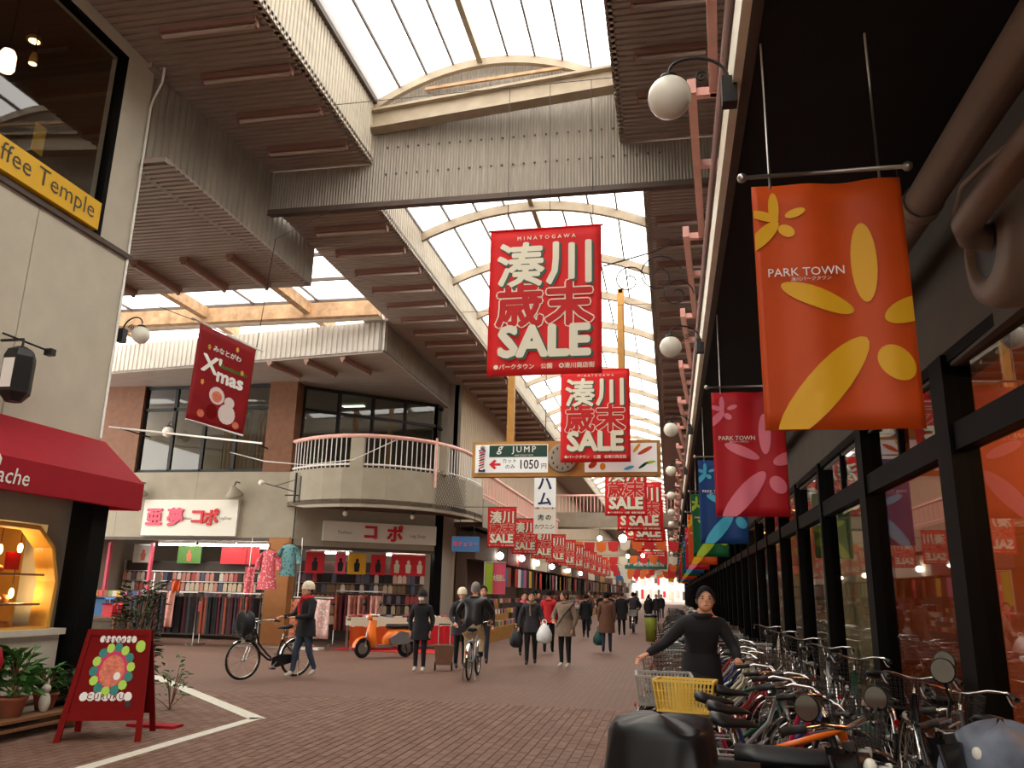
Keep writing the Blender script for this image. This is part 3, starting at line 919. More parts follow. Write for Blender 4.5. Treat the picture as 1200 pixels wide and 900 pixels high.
dv = (A1 - A0).normalized()
MB().tube([A0 - dv * 0.15 + Vector((0, 0, 0.02)), A1 + dv * 0.12 + Vector((0, 0, 0.02))], 0.014, 8).build('pole', 'white_paint', xm, True)
MB().tube([C0, C1], 0.014, 8).build('weight_bar', 'white_paint', xm, True)
MB().tube([A0 - dv * 0.1, (-7.55, 9.5, 5.6)], 0.006, 5).tube([A1, (-6.1, 10.95, 7.0), (-6.0, 12.78, 8.44)], 0.006, 5).build('guy_wire', 'iron', xm, kind='stuff')
# ---------------------------------------------------------------- right-hand building: canopy, fascia and shop windows
XR_ = 2.35
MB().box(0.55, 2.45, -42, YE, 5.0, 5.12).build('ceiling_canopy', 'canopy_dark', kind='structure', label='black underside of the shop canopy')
fa = thing('trim_8', 'cream metal fascia along the canopy edge', None, kind='structure')
MB().box(0.5, 0.56, -42, YE, 4.98, 5.26).build('face', 'cream', fa)
MB().box(0.53, 0.62, -42, YE, 5.26, 5.42).build('upper_step', 'steel_dark', fa)
MB().box(0.56, 0.63, -42, YE, 4.98, 5.02).build('lip', 'steel_dark', fa)
MB().tube([(0.49, -42, 5.46), (0.49, YE, 5.46)], 0.03, 8).build('rail', mat('rail_pale', (206, 180, 178), 0.4), fa, True)
MB().box(2.3, 2.5, -42, YE, 5.1, S1).build('wall_right_upper', 'grey_wall', kind='structure', label='grey wall above the canopy')
def front_x(y):
    return 2.45 if y < 4.5 else (2.45 - (y - 4.5) * 0.03 if y < 7.8 else 2.35)
wr = thing('wall_right', 'dark shop fronts under the canopy', None, kind='structure')
MB().box(2.34, 2.9, -42, 4.0, 3.5, 5.0).box(2.34, 2.9, 4.0, YE, 3.5, 5.0).build('header', 'grey_wall', wr)
posts = [(1.2, 0.16), (4.2, 0.3), (7.2, 0.34), (10.15, 0.3)] + [(12.95 + 2.45 * i, 0.12) for i in range(56)]
for y, w in posts:
    MB().box(front_x(y) - 0.1, front_x(y) + 0.12, y - w / 2, y + w / 2, 0, 3.6).build('post', 'black_frame', wr)
for y in (8.7, 11.6):
    MB().box(2.32, 2.38, y - 0.03, y + 0.03, 2.98, 3.6).build('mullion', 'black_frame', wr)
ylist = [p[0] for p in posts]
for i in range(len(ylist) - 1):
    y0, y1 = ylist[i], ylist[i + 1]
    x0, x1 = front_x(y0), front_x(y1)
    MB().bar((x0, y0, 2.9), (x1, y1, 2.9), 0.14, 0.22).build('transom', 'black_frame', wr)
    MB().bar((x0, y0, 3.58), (x1, y1, 3.58), 0.12, 0.1).build('transom', 'black_frame', wr)
    MB().bar((x0, y0, 0.12), (x1, y1, 0.12), 0.14, 0.24).build('plinth', 'black_frame', wr)
    MB().add([(x0 + 0.01, y0, 0.2), (x1 + 0.01, y1, 0.2), (x1 + 0.01, y1, 2.82), (x0 + 0.01, y0, 2.82)], [(0, 1, 2, 3)]).build('pane', 'shop_glass', wr)
    MB().add([(x0 + 0.01, y0, 2.98), (x1 + 0.01, y1, 2.98), (x1 + 0.01, y1, 3.55), (x0 + 0.01, y0, 3.55)], [(0, 1, 2, 3)]).build('pane', 'dark_glass', wr)
# shop interiors
MB().box(4.9, 5.0, -2, 7.2, 0, 3.4).box(2.5, 5.0, 7.2, 7.3, 0, 3.4).box(2.5, 5, -2, 7.3, 3.4, 3.5).box(2.5, 5.0, -2.1, -2, 0, 3.4).build('wall_shop_orange', 'orange_wall', kind='structure', label='orange walls of the first shop interior')
MB().box(4.4, 4.5, 7.3, 10.1, 0, 3.4).box(2.5, 4.5, 10.08, 10.14, 0, 3.4).box(2.5, 4.5, 7.3, 10.1, 3.4, 3.5).build('wall_shop_brown', mat('rust_wall', (150, 76, 40), 0.7, noise=0.12, scale=2), kind='structure', label='rust-brown walls of the second shop interior')
MB().box(2.62, 2.7, 10.16, 15.3, 0.2, 2.85).build('wall_blind', 'olive_wall', kind='structure', label='olive blinds behind the third shop window')
MB().box(2.95, 3.05, 15.3, YE, 0, 3.5).box(2.5, 3.7, 10.16, YE, 3.5, 3.56).box(2.5, 3.6, 15.3, 15.4, 0, 3.5).build('wall_shop_dark', mat('shop_far', (128, 114, 92), 0.7, noise=0.3, scale=0.8), kind='structure', label='dim interiors of the further shops')
mat('shop_lamp', (255, 170, 90), 0.4, emit=18)
mat('tube_lit', (255, 250, 235), 0.4, emit=16)
for k, (x, y, z) in enumerate(((3.8, 4.9, 3.32), (3.8, 6.4, 3.32), (3.6, 8.6, 3.32), (2.72, 18.0, 3.42), (2.72, 24.5, 3.42))):  # last two lamps added to brighten the far dark shops
    t = thing('ceiling_downlight', 'warm ceiling lamp inside the %s' % ['first shop, nearer one', 'first shop, further one', 'rust-brown shop', 'dark shop past the olive blinds, added to brighten it', 'far dark shop down the row, added to brighten it'][k], 'lamp', (x, y, z))
    MB().lathe([(0.16, 0.07 if k < 3 else 0.08), (0.16, -0.02), (0.12, -0.02)], n=16).build('rim', 'white_paint', t)
    MB().lathe([(0.115, 0.0), (0.115, -0.03)], n=16).build('diffuser', 'shop_lamp', t)
    point(t, (0, 0, -0.15), [70, 70, 40, 20, 20][k], (1, 0.62, 0.3), 0.12)
# clothes in the shop windows
mat('navy_cloth', (36, 40, 56), 0.9, noise=0.2, scale=10); mat('red_cloth', (176, 34, 34), 0.85, noise=0.15, scale=8); mat('grey_cloth', (96, 100, 108), 0.9, noise=0.15, scale=10); mat('skin_dummy', (190, 170, 150), 0.5)
def dummy(loc, top, bottom, label, h=1.0):
    t = thing('mannequin', label, 'mannequin', loc)
    MB().lathe([(0.2, 0), (0.2, 0.02), (0.02, 0.03), (0.02, 0.35)], n=14).build('stand', 'iron', t, True)
    MB().lathe([(0.14, 0.32), (0.17, 0.5), (0.19, 0.85), (0.17, 0.95)], n=14).build('skirt', bottom, t, True)
    b = MB().lathe([(0.17, 0.93), (0.14, 1.08), (0.18, 1.28), (0.15, 1.42), (0.05, 1.47)], n=14)
    for s in (-1, 1):
        b.tube([(0, s * 0.15, 1.4), (0.02, s * 0.24, 1.2), (0.0, s * 0.25, 0.92)], [0.055, 0.05, 0.04], 8)
    b.build('jacket', top, t, True)
    MB().tube([(0, 0, 1.45), (0, 0, 1.53)], 0.045, 8).ell((0, 0, 1.63), (0.085, 0.075, 0.115), 12, 8).build('head', 'skin_dummy', t, True)
dummy((3.2, 6.2, 0.0), 'red_cloth', 'grey_cloth', 'shop mannequin in a red top behind the first window')
dummy((3.0, 5.2, 0.0), 'grey_cloth', 'navy_cloth', 'shop mannequin in a grey jacket near the orange wall')
dummy((3.0, 8.2, 0.0), 'navy_cloth', 'navy_cloth', 'shop mannequin dressed all in navy')
dummy((3.1, 9.4, 0.0), 'red_cloth', 'navy_cloth', 'shop mannequin in a red jacket and navy skirt')

# canopy pipe with the air unit
pp = thing('drain_pipe', 'thick brown pipe running under the canopy', 'pipe')
mat('pipe_brown', (122, 104, 90), 0.5, noise=0.1, scale=4)
MB().tube([(1.9, -6, 4.45), (1.9, 40, 4.45)], 0.13, 16).build('tube', 'pipe_brown', pp, True)
for y in (1.0, 5.9, 11.0, 16, 22, 28):
    MB().tube([(1.9, y - 0.06, 4.45), (1.9, y + 0.06, 4.45)], 0.145, 16).build('collar', 'pipe_brown', pp, True)
    MB().box(1.88, 1.92, y + 0.4, y + 0.44, 4.55, 5.0).build('hanger', 'iron', pp)
t = thing('ventilation_hood', 'large beige round vent casing with an elbow pipe on the wall', 'vent', (2.05, 5.0, 3.72))
R_ = Matrix.Rotation(-PI / 2, 4, 'Y').to_3x3()
MB().lathe([(0.36, -0.28), (0.4, -0.2), (0.4, 0.02), (0.37, 0.1), (0.24, 0.13), (0.22, 0.08)], n=28, rot=R_).build('casing', 'pipe_brown', t, True)
MB().lathe([(0.215, 0.0), (0.215, 0.09)], n=20, rot=R_).build('opening', 'black', t)
MB().tube([(-0.02, 0.0, 0.02), (-0.2, -0.05, 0.04), (-0.27, -0.2, 0.05), (-0.28, -0.6, 0.05), (-0.28, -1.3, 0.05)], 0.085, 14).build('elbow', 'pipe_brown', t, True)
MB().tube([(-0.1, 0.45, 0.42), (-0.08, 0.3, 0.55), (0.0, 0.0, 0.58), (0.1, -0.4, 0.56)], 0.02, 6).build('cable', 'pipe_brown', t, True)
MB().box(0.0, 0.3, -0.25, 0.25, 0.3, 0.42).build('bracket', 'iron', t)

# pink guard rails on the canopy edge
for k in range(22):
    y = 3.1 + 2.75 * k
    L = 2.85
    t = thing('guard_rail', 'pink steel guard rail on the canopy edge, %s along' % ordinal(k), 'rail', (0, y, 5.6), 0, 'pink guard rails on the canopy edge')
    MB().bar((0.27, 0, 0), (0.45, L, 0), 0.07, 0.13).build('beam', 'pink', t)
    for f in (0.02, 0.42, 0.98):
        x = 0.27 + 0.18 * f
        MB().bar((x - 0.03, f * L, -0.04), (0.60, f * L, -0.04), 0.06, 0.07).build('bracket', 'pink', t)
        MB().box(0.54, 0.60, f * L - 0.03, f * L + 0.03, -0.2, -0.04).build('foot', 'pink', t)
# globe lamps on the canopy edge
for k in range(13):
    globe_lamp((0.08, 5.0 + 5.9 * k, 4.94), 0.15, 'white globe lamp bracketed from the canopy edge, %s along' % ordinal(k), 0.4, 'globe lamps on the canopy edge', -1)

# hanging shop banners under the canopy
mat('ban_orange', (214, 82, 16), 0.5, noise=0.06, scale=3, through=0.25); mat('ban_yellow', (224, 166, 14), 0.5)
mat('ban_red', (200, 28, 42), 0.5, noise=0.06, scale=3, through=0.25); mat('ban_pink', (232, 120, 140), 0.5)
mat('ban_blue', (40, 84, 150), 0.5, noise=0.06, scale=3, through=0.4); mat('ban_sky', (70, 180, 214), 0.5)
mat('ban_green', (24, 110, 60), 0.5, noise=0.06, scale=3, through=0.4); mat('ban_lime', (160, 190, 40), 0.5)
mat('steel', (176, 172, 166), 0.3, metal=0.9)
def ellipse(cx, cz, a, b, ang, n=24):
    c, s = math.cos(ang), math.sin(ang)
    return [(cx + a * math.cos(2 * PI * i / n) * c - b * math.sin(2 * PI * i / n) * s, cz + a * math.cos(2 * PI * i / n) * s + b * math.sin(2 * PI * i / n) * c) for i in range(n)]
def clip(poly, x0, x1, z0, z1):
    def cut(P, inside, inter):
        out = []
        for i in range(len(P)):
            a, b = P[i - 1], P[i]
            if inside(b):
                if not inside(a): out.append(inter(a, b))
                out.append(b)
            elif inside(a):
                out.append(inter(a, b))
        return out
    def ix(v): return lambda a, b: (v, a[1] + (b[1] - a[1]) * (v - a[0]) / (b[0] - a[0]))
    def iz(v): return lambda a, b: (a[0] + (b[0] - a[0]) * (v - a[1]) / (b[1] - a[1]), v)
    for f, g in ((lambda p: p[0] >= x0, ix(x0)), (lambda p: p[0] <= x1, ix(x1)), (lambda p: p[1] >= z0, iz(z0)), (lambda p: p[1] <= z1, iz(z1))):
        if poly: poly = cut(poly, f, g)
    return poly
BWD, BHT = 0.84, 1.5
def bw(x, z):
    return 0.012 * math.sin(9 * x + 1) * (0.4 + 0.6 * (z / BHT)) + 0.01 * math.sin(17 * x)
BCACHE = {}
def banner_meshes():
    cl = MB().grid(lambda u, v: (-BWD / 2 + BWD * u, bw(-BWD / 2 + BWD * u, BHT * v), BHT * v), 24, 12, (0, 0.006, 0)).mesh('cloth', True)
    petals = []
    cx, cz = 0.18, 0.60
    specs = [(cx, cz + 0.27 + 0.11, 0.245, 0.068, PI / 2), (cx - 0.27, cz + 0.175, 0.215, 0.06, -0.42), (cx - 0.27, cz - 0.36, 0.38, 0.105, 0.86), (cx + 0.22, cz + 0.08, 0.15, 0.07, 0.38), (cx + 0.12, cz - 0.23, 0.115, 0.085, -0.9)]
    small = [(-0.30 + 0.0, 1.35, 0.10, 0.03, PI / 2), (-0.36, 1.30, 0.09, 0.03, -0.3), (-0.37, 1.17, 0.13, 0.045, 0.8), (-0.18, 1.31, 0.06, 0.027, 0.3), (-0.235, 1.20, 0.05, 0.036, -0.6)]
    for s in specs + small:
        p = clip(ellipse(*s), -BWD / 2 + 0.004, BWD / 2 - 0.004, 0.004, BHT - 0.004)
        if len(p) < 3: continue
        # fan with inner ring so that the petal follows the folds of the cloth
        c0 = (sum(a for a, _ in p) / len(p), sum(b for _, b in p) / len(p))
        vs = [(c0[0], bw(*c0) - 0.008, c0[1])]
        for f in (0.34, 0.67, 1.0):
            for a, b in p:
                x, z = c0[0] + (a - c0[0]) * f, c0[1] + (b - c0[1]) * f
                vs.append((x, bw(x, z) - 0.008, z))
        n = len(p)
        fs = [(0, 1 + i, 1 + (i + 1) % n) for i in range(n)] + [(1 + q * n + i, 1 + q * n + n + i, 1 + q * n + n + (i + 1) % n, 1 + q * n + (i + 1) % n) for i in range(n) for q in (0, 1)]
        petals.append(MB().add(vs, fs).mesh('petal', True))
    bar = MB().tube([(-0.46, 0, BHT + 0.07), (0.46, 0, BHT + 0.07)], 0.014, 8).mesh('bar', True)
    knob = MB().ell((0, 0, 0), 0.03, 12, 8).mesh('finial', True)
    rod = MB().tube([(0, 0, BHT - 0.02), (0, 0, 2.5)], 0.008, 6).mesh('rod', True)
    return cl, petals, bar, knob, rod
BM = banner_meshes()
BCOL = [('ban_orange', 'ban_yellow', 'orange', 'yellow'), ('ban_red', 'ban_pink', 'red', 'pink'), ('ban_blue', 'ban_sky', 'blue', 'pale blue'), ('ban_green', 'ban_lime', 'green', 'lime')]
for k in range(13):
    y = 4.6 + 5.2 * k
    c1, c2, n1, n2 = BCOL[k % 4]
    t = thing('shop_banner', '%s shop banner with %s petals under the canopy, %s along' % (n1, n2, ordinal(k)), 'banner', (0.96, y, 2.5), 0, 'petal banners under the canopy')
    ob('cloth', BM[0], c1, t)
    for p in BM[1]:
        ob('petal', p, c2, t)
    ob('bar', BM[2], 'steel', t)
    for s in (-1, 1):
        ob('finial', BM[3], 'steel', t, (s * 0.47, 0, BHT + 0.07))
        ob('rod', BM[4], 'steel', t, (s * 0.31, 0, 0))
    text('PARK TOWN', 0.072, 'white_paint', t, (-0.145, -0.03, 0.93), bold=0.003)
    text('湊川パークタウン', 0.028, 'white_paint', t, (-0.12, -0.03, 0.885), shear=0.2)

# ---------------------------------------------------------------- corner building with the stocking shop
mat('upper_frame', (26, 24, 24), 0.5)
mat('green_light', (220, 255, 200), 0.5, emit=5)
YB = 22.0
cb = thing('wall_corner_shop', 'beige wall band of the corner building above the shop', None, kind='structure')
MB().box(-22, -10.75, YB, YB + 0.3, 2.95, 4.9).build('band', 'concrete', cb)
for x in (-16.6, -14.0):
    MB().box(x - 0.006, x + 0.006, YB - 0.004, YB, 2.98, 4.9).build('joint', 'concrete_dark', cb)
MB().box(-22, -10.7, YB - 0.02, YB + 0.28, 2.86, 2.95).build('lintel', 'steel_dark', cb)
MB().box(-22, -17.2, YB, YB + 0.2, 0, 2.9).build('side_wall', mat('ochre', (170, 112, 62), 0.7, noise=0.1, scale=4), cb)
MB().box(-11.45, -10.75, YB - 0.05, YB + 0.35, 0, 2.95).build('brown_pillar', 'ochre', cb)
MB().box(-22, -17.3, YB - 0.05, YB, 0.0, 2.6).build('shutter', 'gable', cb)
# room behind the shop
MB().box(-17.3, -7.16, 27.0, 27.1, 0, 4.7).box(-22, -7.16, YB + 0.3, 27.1, 4.6, 4.7).box(-7.1, -7.0, 24.7, 26.0, 0, 4.7).box(-17.3, -17.2, YB, 27.1, 0, 3.6).box(-17.2, -10.7, YB + 0.3, 27.1, 3.2, 3.3).build('wall_shop_room', mat('shop_inside', (170, 160, 146), 0.7), kind='structure', label='pale walls of the stocking shop interior')
L0, L1 = Vector((-10.7, 22.0, 0)), Vector((-7.0, 24.65, 0))
ld = (L1 - L0).normalized()
ln = Vector((ld.y, -ld.x, 0))
lrz = math.atan2(ld.y, ld.x)
cw = thing('wall_chamfer', 'beige wall over the chamfered shop corner', None, tuple(L0), lrz, kind='structure')
LL = (L1 - L0).length
MB().box(0, LL, 0, 0.3, 2.75, 3.9).build('band', 'concrete', cw)
MB().box(0, LL, -0.02, 0.25, 2.66, 2.75).build('lintel', 'steel_dark', cw)
MB().box(LL - 0.25, LL, -0.05, 0.3, 0, 3.9).build('end_pillar', 'black_frame', cw)
# upper storey glazing
uw = thing('window_5', 'dark upstairs windows behind the balcony railing', None, kind='structure')
def glazing(root, a, b, z0, z1, n, zt):
    a, b = Vector(a), Vector(b)
    for i in range(n + 1):
        p = a + (b - a) * i / n
        MB().box(p.x - 0.05, p.x + 0.05, p.y - 0.05, p.y + 0.05, z0, z1).build('mullion', 'upper_frame', root)
    for z in (z0, zt, z1):
        MB().bar((a.x, a.y, z), (b.x, b.y, z), 0.1, 0.09).build('rail', 'upper_frame', root)
    for i in range(n):
        p, q = a + (b - a) * i / n, a + (b - a) * (i + 1) / n
        MB().add([(p.x, p.y, z0), (q.x, q.y, z0), (q.x, q.y, z1), (p.x, p.y, z1)], [(0, 1, 2, 3)]).build('pane', 'upper_glass', root)
glazing(uw, (-16.2, YB + 0.15, 0), (-11.9, YB + 0.15, 0), 4.95, 7.6, 4, 6.9)
glazing(uw, (-11.0, YB + 0.5, 0), (-7.6, 25.4, 0), 4.9, 7.6, 4, 6.9)
glazing(uw, (-7.6, 25.4, 0), (-7.4, 33.0, 0), 4.9, 7.6, 5, 6.9)
MB().box(-22, -16.2, YB, YB + 0.3, 4.9, 7.7).build('wall_upper', 'brown_wall', uw)
MB().box(-11.9, -11.0, YB - 0.02, YB + 0.5, 4.9, 7.7).build('brown_pillar', 'brown_wall', uw)
MB().box(-22, -7.7, 30.0, 30.1, 4.7, 7.7).box(-22, -7.4, YB + 0.3, 33, 4.7, 4.75).build('wall_upper_room', mat('upper_room', (96, 86, 64), 0.8, noise=0.3, scale=1), kind='structure', label='dim olive room behind the upstairs windows')
for k, (x, y, z) in enumerate(((-12.3, 24.0, 7.45), (-10.2, 24.5, 7.45), (-14.5, 24.0, 7.45))):
    t = thing('ceiling_panel_light', 'greenish ceiling light behind the upstairs windows, %s of three' % ['middle', 'right', 'left'][k], 'lamp', (x, y, z))
    MB().box(-0.4, 0.4, -0.1, 0.1, 0, 0.08).build('housing', 'white_paint', t)
    MB().box(-0.37, 0.37, -0.08, 0.08, -0.03, 0).build('diffuser', 'green_light', t)
# curtains upstairs
for k, x in enumerate((-13.6, -12.5)):
    tag(MB().grid(lambda u, v: (x + 0.9 * u, YB + 0.5 + 0.04 * math.sin(u * 40), 5.0 + 1.9 * v), 30, 2, (0, 0.01, 0)).build('curtain', mat('curtain_tan', (150, 124, 84), 0.9)), ['tan curtain in the upstairs window beside the christmas banner', 'tan curtain in the upstairs window beside the brown pillar'][k], 'curtain')
# curved balcony
bal = [(-11.0, 21.98), (-10.7, 21.75), (-10.2, 21.45), (-9.6, 21.22), (-9.0, 21.12), (-8.4, 21.18), (-7.8, 21.42), (-7.2, 21.85), (-6.7, 22.45), (-6.35, 23.2), (-6.15, 24.0), (-6.08, 24.9), (-6.05, 26.0)]
def offs(pts, d):
    out = []
    for i, p in enumerate(pts):
        a, b = Vector(pts[max(i - 1, 0)]), Vector(pts[min(i + 1, len(pts) - 1)])
        t = (b - a).normalized()
        out.append((p[0] - t.y * d, p[1] + t.x * d))
    return out
inner = offs(bal, 0.16)
zb = [4.0 if i == 0 else (3.86 if i == 1 else 3.78) for i in range(len(bal))]
bc = thing('wall_balcony', 'curved beige concrete balcony front over the corner shop', None, kind='structure')
mb = MB()
n = len(bal)
vs = []
for i in range(n):
    vs += [(bal[i][0], bal[i][1], zb[i]), (bal[i][0], bal[i][1], 4.88), (inner[i][0], inner[i][1], 4.88), (inner[i][0], inner[i][1], zb[i])]
fs = []
for i in range(n - 1):
    for k in range(4):
        fs.append((4 * i + k, 4 * i + 4 + k, 4 * i + 4 + (k + 1) % 4, 4 * i + (k + 1) % 4))
mb.add(vs, [tuple(reversed(f)) for f in fs])
mb.build('parapet', 'concrete', bc)
MB().prism(bal + [(-6.9, 26.0), (-7.0, 24.75), (-10.7, 22.1)], lambda u, v, d: (u, v, d), 3.86, 4.0).build('underside', mat('under_brown', (92, 68, 52), 0.7), bc)
rl = thing('balcony_railing', 'pink railing with white balusters on the curved balcony', 'railing')
MB().tube([(x, y, 5.8) for x, y in offs(bal, 0.08)], 0.075, 8, flat=0.8).build('top_rail', 'pink', rl)
MB().tube([(x, y, 4.98) for x, y in offs(bal, 0.08)], 0.03, 6).build('bottom_rail', 'white_paint', rl)
mid = offs(bal, 0.08)
lens = [0]
for i in range(1, n):
    lens.append(lens[-1] + (Vector(mid[i]) - Vector(mid[i - 1])).length)
def at_len(s):
    for i in range(1, n):
        if s <= lens[i]:
            f = (s - lens[i - 1]) / (lens[i] - lens[i - 1])
            return Vector(mid[i - 1]) * (1 - f) + Vector(mid[i]) * f
    return Vector(mid[-1])
bme = MB().tube([(0, 0, 4.9), (0, 0, 5.76)], 0.014, 6).mesh('baluster')
k = 0
s = 0.12
while s < lens[-1]:
    p = at_len(s)
    ob('baluster', bme, 'white_paint', rl, (p.x, p.y, 0))
    s += 0.16
for s in (2.55, 5.2):
    p = at_len(s)
    MB().box(p.x - 0.2, p.x + 0.2, p.y - 0.07, p.y + 0.07, 4.88, 5.74).build('pier', 'concrete', rl)
# wire net tied to the balcony front
net = MB()
q = offs(bal, -0.05)[8:11]
def netp(u, z):
    f = u * 2
    i = min(int(f), 1)
    p = Vector(q[i]) * (1 - (f - i)) + Vector(q[i + 1]) * (f - i)
    return (p.x, p.y, z)
for i in range(-7, 16):
    for sgn in (1, -1):
        pts = []
        for j in range(9):
            u = i / 15 + (sgn * j / 8) * 7 / 15 + (0 if sgn == 1 else 0)
            if 0 <= u <= 1:
                pts.append(netp(u, 3.85 + j / 8 * 1.15))
        if len(pts) > 1:
            net.tube(pts, 0.008, 4)
t = tag(net.build('wire_net', mat('net_brown', (86, 72, 62), 0.6)), 'brown diamond wire net hung on the curved balcony front', 'net')
t['kind'] = 'stuff'
MB().tube([(-6.63, 22.35, 4.45), (-6.63, 22.35, 5.9)], 0.035, 6).build('pink_pipe', 'pink', rl)

# shop signs
mat('sign_white', (226, 222, 208), 0.4); mat('sign_red', (206, 30, 40), 0.45); mat('sign_pink', (226, 84, 110), 0.45); mat('sign_grey', (110, 106, 100), 0.6)
t = thing('shop_sign', 'white shop sign with four red characters over the stocking shop', 'sign', (-14.05, YB - 0.06, 3.52))
MB().box(-1.55, 1.55, -0.06, 0.05, -0.53, 0.53).build('board', 'sign_white', t)
for c, x, m_, sz in (('亜', -1.15, 'sign_pink', 0.55), ('夢', -0.45, 'sign_pink', 0.55), ('コ', 0.28, 'sign_red', 0.5), ('ポ', 0.72, 'sign_red', 0.52)):
    text(c, sz, m_, t, (x, -0.085, 0.02), bold=0.035, extrude=0.02)
text('Fashion', 0.12, 'sign_grey', t, (-0.1, -0.066, -0.02))
text('LegShop', 0.12, 'sign_grey', t, (1.18, -0.066, -0.02))
p = L0 + ld * 2.55 + ln * 0.08
t = thing('shop_sign', 'white sign with two red characters on the chamfered corner', 'sign', (p.x, p.y, 3.22), lrz)
MB().box(-1.75, 1.75, -0.05, 0.06, -0.3, 0.28).build('board', 'sign_white', t)
text('コ', 0.5, 'sign_red', t, (-0.33, -0.075, 0.0), bold=0.035, extrude=0.02)
text('ポ', 0.52, 'sign_red', t, (0.42, -0.075, 0.0), bold=0.035, extrude=0.02)
text('Fashion', 0.14, 'sign_grey', t, (-1.1, -0.056, -0.03))
text('Leg Shop', 0.14, 'sign_grey', t, (1.15, -0.056, -0.06))
# lit tubes at the shop opening
mat('shop_tube', (255, 252, 240), 0.4, emit=28)
tub = MB().tube([(-0.6, 0, 0), (0.6, 0, 0)], 0.03, 8).mesh('tube', True)
hou = MB().box(-0.62, 0.62, -0.05, 0.05, 0.03, 0.1).mesh('housing')
for k, (x, y, z, rz) in enumerate(((-14.75, 22.5, 2.76, 0), (-13.4, 22.5, 2.76, 0), (-12.1, 22.5, 2.76, 0), (-11.75, 23.2, 2.72, 0), (-9.95, 23.0, 2.6, lrz), (-8.05, 24.3, 2.6, lrz))):
    t = thing('lit_tube_light', 'lit fluorescent tube at the stocking shop opening, %s counting from the red awning' % ordinal(k), 'lamp', (x, y, z), rz, 'lit tubes of the stocking shop')
    ob('tube', tub, 'shop_tube', t)
    ob('housing', hou, 'white_paint', t)
# bulbs under the balcony
for k, (x, y) in enumerate(((-9.3, 22.3), (-7.6, 23.4))):
    t = thing('bare_bulb', 'white bulb under the curved balcony, above the %s' % ['characters of the corner sign', 'far end of the corner sign'][k], 'lamp', (x, y, 3.7))
    MB().ell((0, 0, 0), 0.08, 12, 8).build('glass', 'globe_white', t, True)
    MB().tube([(0, 0, 0.06), (0, 0, 0.17)], 0.035, 8).build('socket', 'iron', t)
# floodlight above the first sign, bracket lamp
for k, (x, label) in enumerate(((-12.6, 'grey floodlight above the end of the four character sign'), (-15.75, 'dark floodlight behind the tip of the red awning'))):
    t = thing('floodlight', label, 'lamp', (x, YB - 0.3, 4.32))
    MB().lathe([(0.06, 0.12), (0.13, 0.0), (0.24, -0.14), (0.25, -0.18)], n=16, rot=Matrix.Rotation(0.5, 3, 'X')).build('hood', 'concrete_dark', t, True)
    MB().tube([(0, 0.3, 0.25), (0, 0.1, 0.25), (0, 0, 0.1)], 0.02, 6).build('arm', 'iron', t)
t = thing('bracket_lamp', 'thin iron bracket with a small white bulb on the balcony corner', 'lamp', (-10.6, 21.6, 4.3))
MB().tube([(0, 0, -0.35), (0, 0, 0.5)], 0.035, 8).tube([(0.16, 0, -0.35), (0.16, 0, 0.4)], 0.03, 8).tube([(-0.3, 0, -0.15), (0.35, 0, -0.15)], 0.02, 6).tube([(0, 0, -0.05), (-0.9, -0.1, 0.18)], 0.015, 6).tube([(0, 0, 0.3), (-0.6, -0.1, 0.1)], 0.01, 6).build('bracket', 'iron', t)
MB().ell((-1.02, -0.1, 0.2), 0.09, 12, 8).build('bulb_glass', 'globe_white', t, True)
# upstairs pole and lamps behind the christmas banner
t = thing('wall_pole', 'long pale horizontal pole in front of the upstairs windows', 'pole', (0, 0, 0))
MB().tube([(-16.2, 20.6, 6.05), (-11.4, 20.9, 5.55)], 0.03, 6).build('tube', 'white_paint', t, True)
MB().tube([(-15.8, 20.6, 6.0), (-15.8, YB, 6.0)], 0.02, 6).tube([(-11.8, 20.87, 5.6), (-11.8, YB, 5.6)], 0.02, 6).build('stay', 'iron', t, kind='stuff')
globe_lamp((-15.0, 21.7, 6.1), 0.17, 'white globe lamp in front of the upstairs window beside the christmas banner', 0.25, None, 1).rotation_euler = (0, 0, PI / 2 + PI)
# power cable
tag(MB().tube([(-12.2, 20.6, 5.25), (-11.0, 20.4, 4.95), (-9.8, 20.5, 4.85), (-8.6, 20.9, 5.05), (-7.6, 21.5, 5.7)], 0.015, 6).build('power_cable', 'white_paint', None, True), 'pale cable sagging in front of the curved balcony', 'cable')
# ---------------------------------------------------------------- left row of shops further down the arcade
mat('beige_slat', (196, 176, 150), 0.6, noise=0.1, scale=2, stretch=(1, 5, 0.5))
wl2 = thing('wall_far_left', 'beige slatted upper wall of the left shops', None, kind='structure')
mb = MB()
ribbed(mb, (-6.95, 26, 4.6), (0, 1, 0), (0, 0, 1), YE - 26, S2 - 4.6, 0.22, 0.04, (-1, 0, 0))
mb.box(-7.15, -7.0, 26, YE, 0, S2)
mb.build('slats', 'beige_slat', wl2)
MB().box(-7.0, -6.05, 26, 60, 3.62, 3.78).build('balcony_slab', 'under_brown', wl2)
MB().box(-6.12, -6.02, 26, 60, 3.62, 4.55).build('balcony_front', 'concrete', wl2)
MB().box(-7.0, -6.2, 60, YE, 3.52, 3.8).build('fascia', 'concrete_dark', wl2)
rl2 = thing('far_railing', 'pink railing running along the left gallery', 'railing', (0, 0, 0))
MB().tube([(-6.07, 26, 5.45), (-6.07, 44.9, 5.45)], 0.06, 6).build('top_rail', 'pink', rl2)
MB().tube([(-6.07, 26, 4.7), (-6.07, 44.9, 4.7)], 0.03, 6).build('bottom_rail', 'pink', rl2)
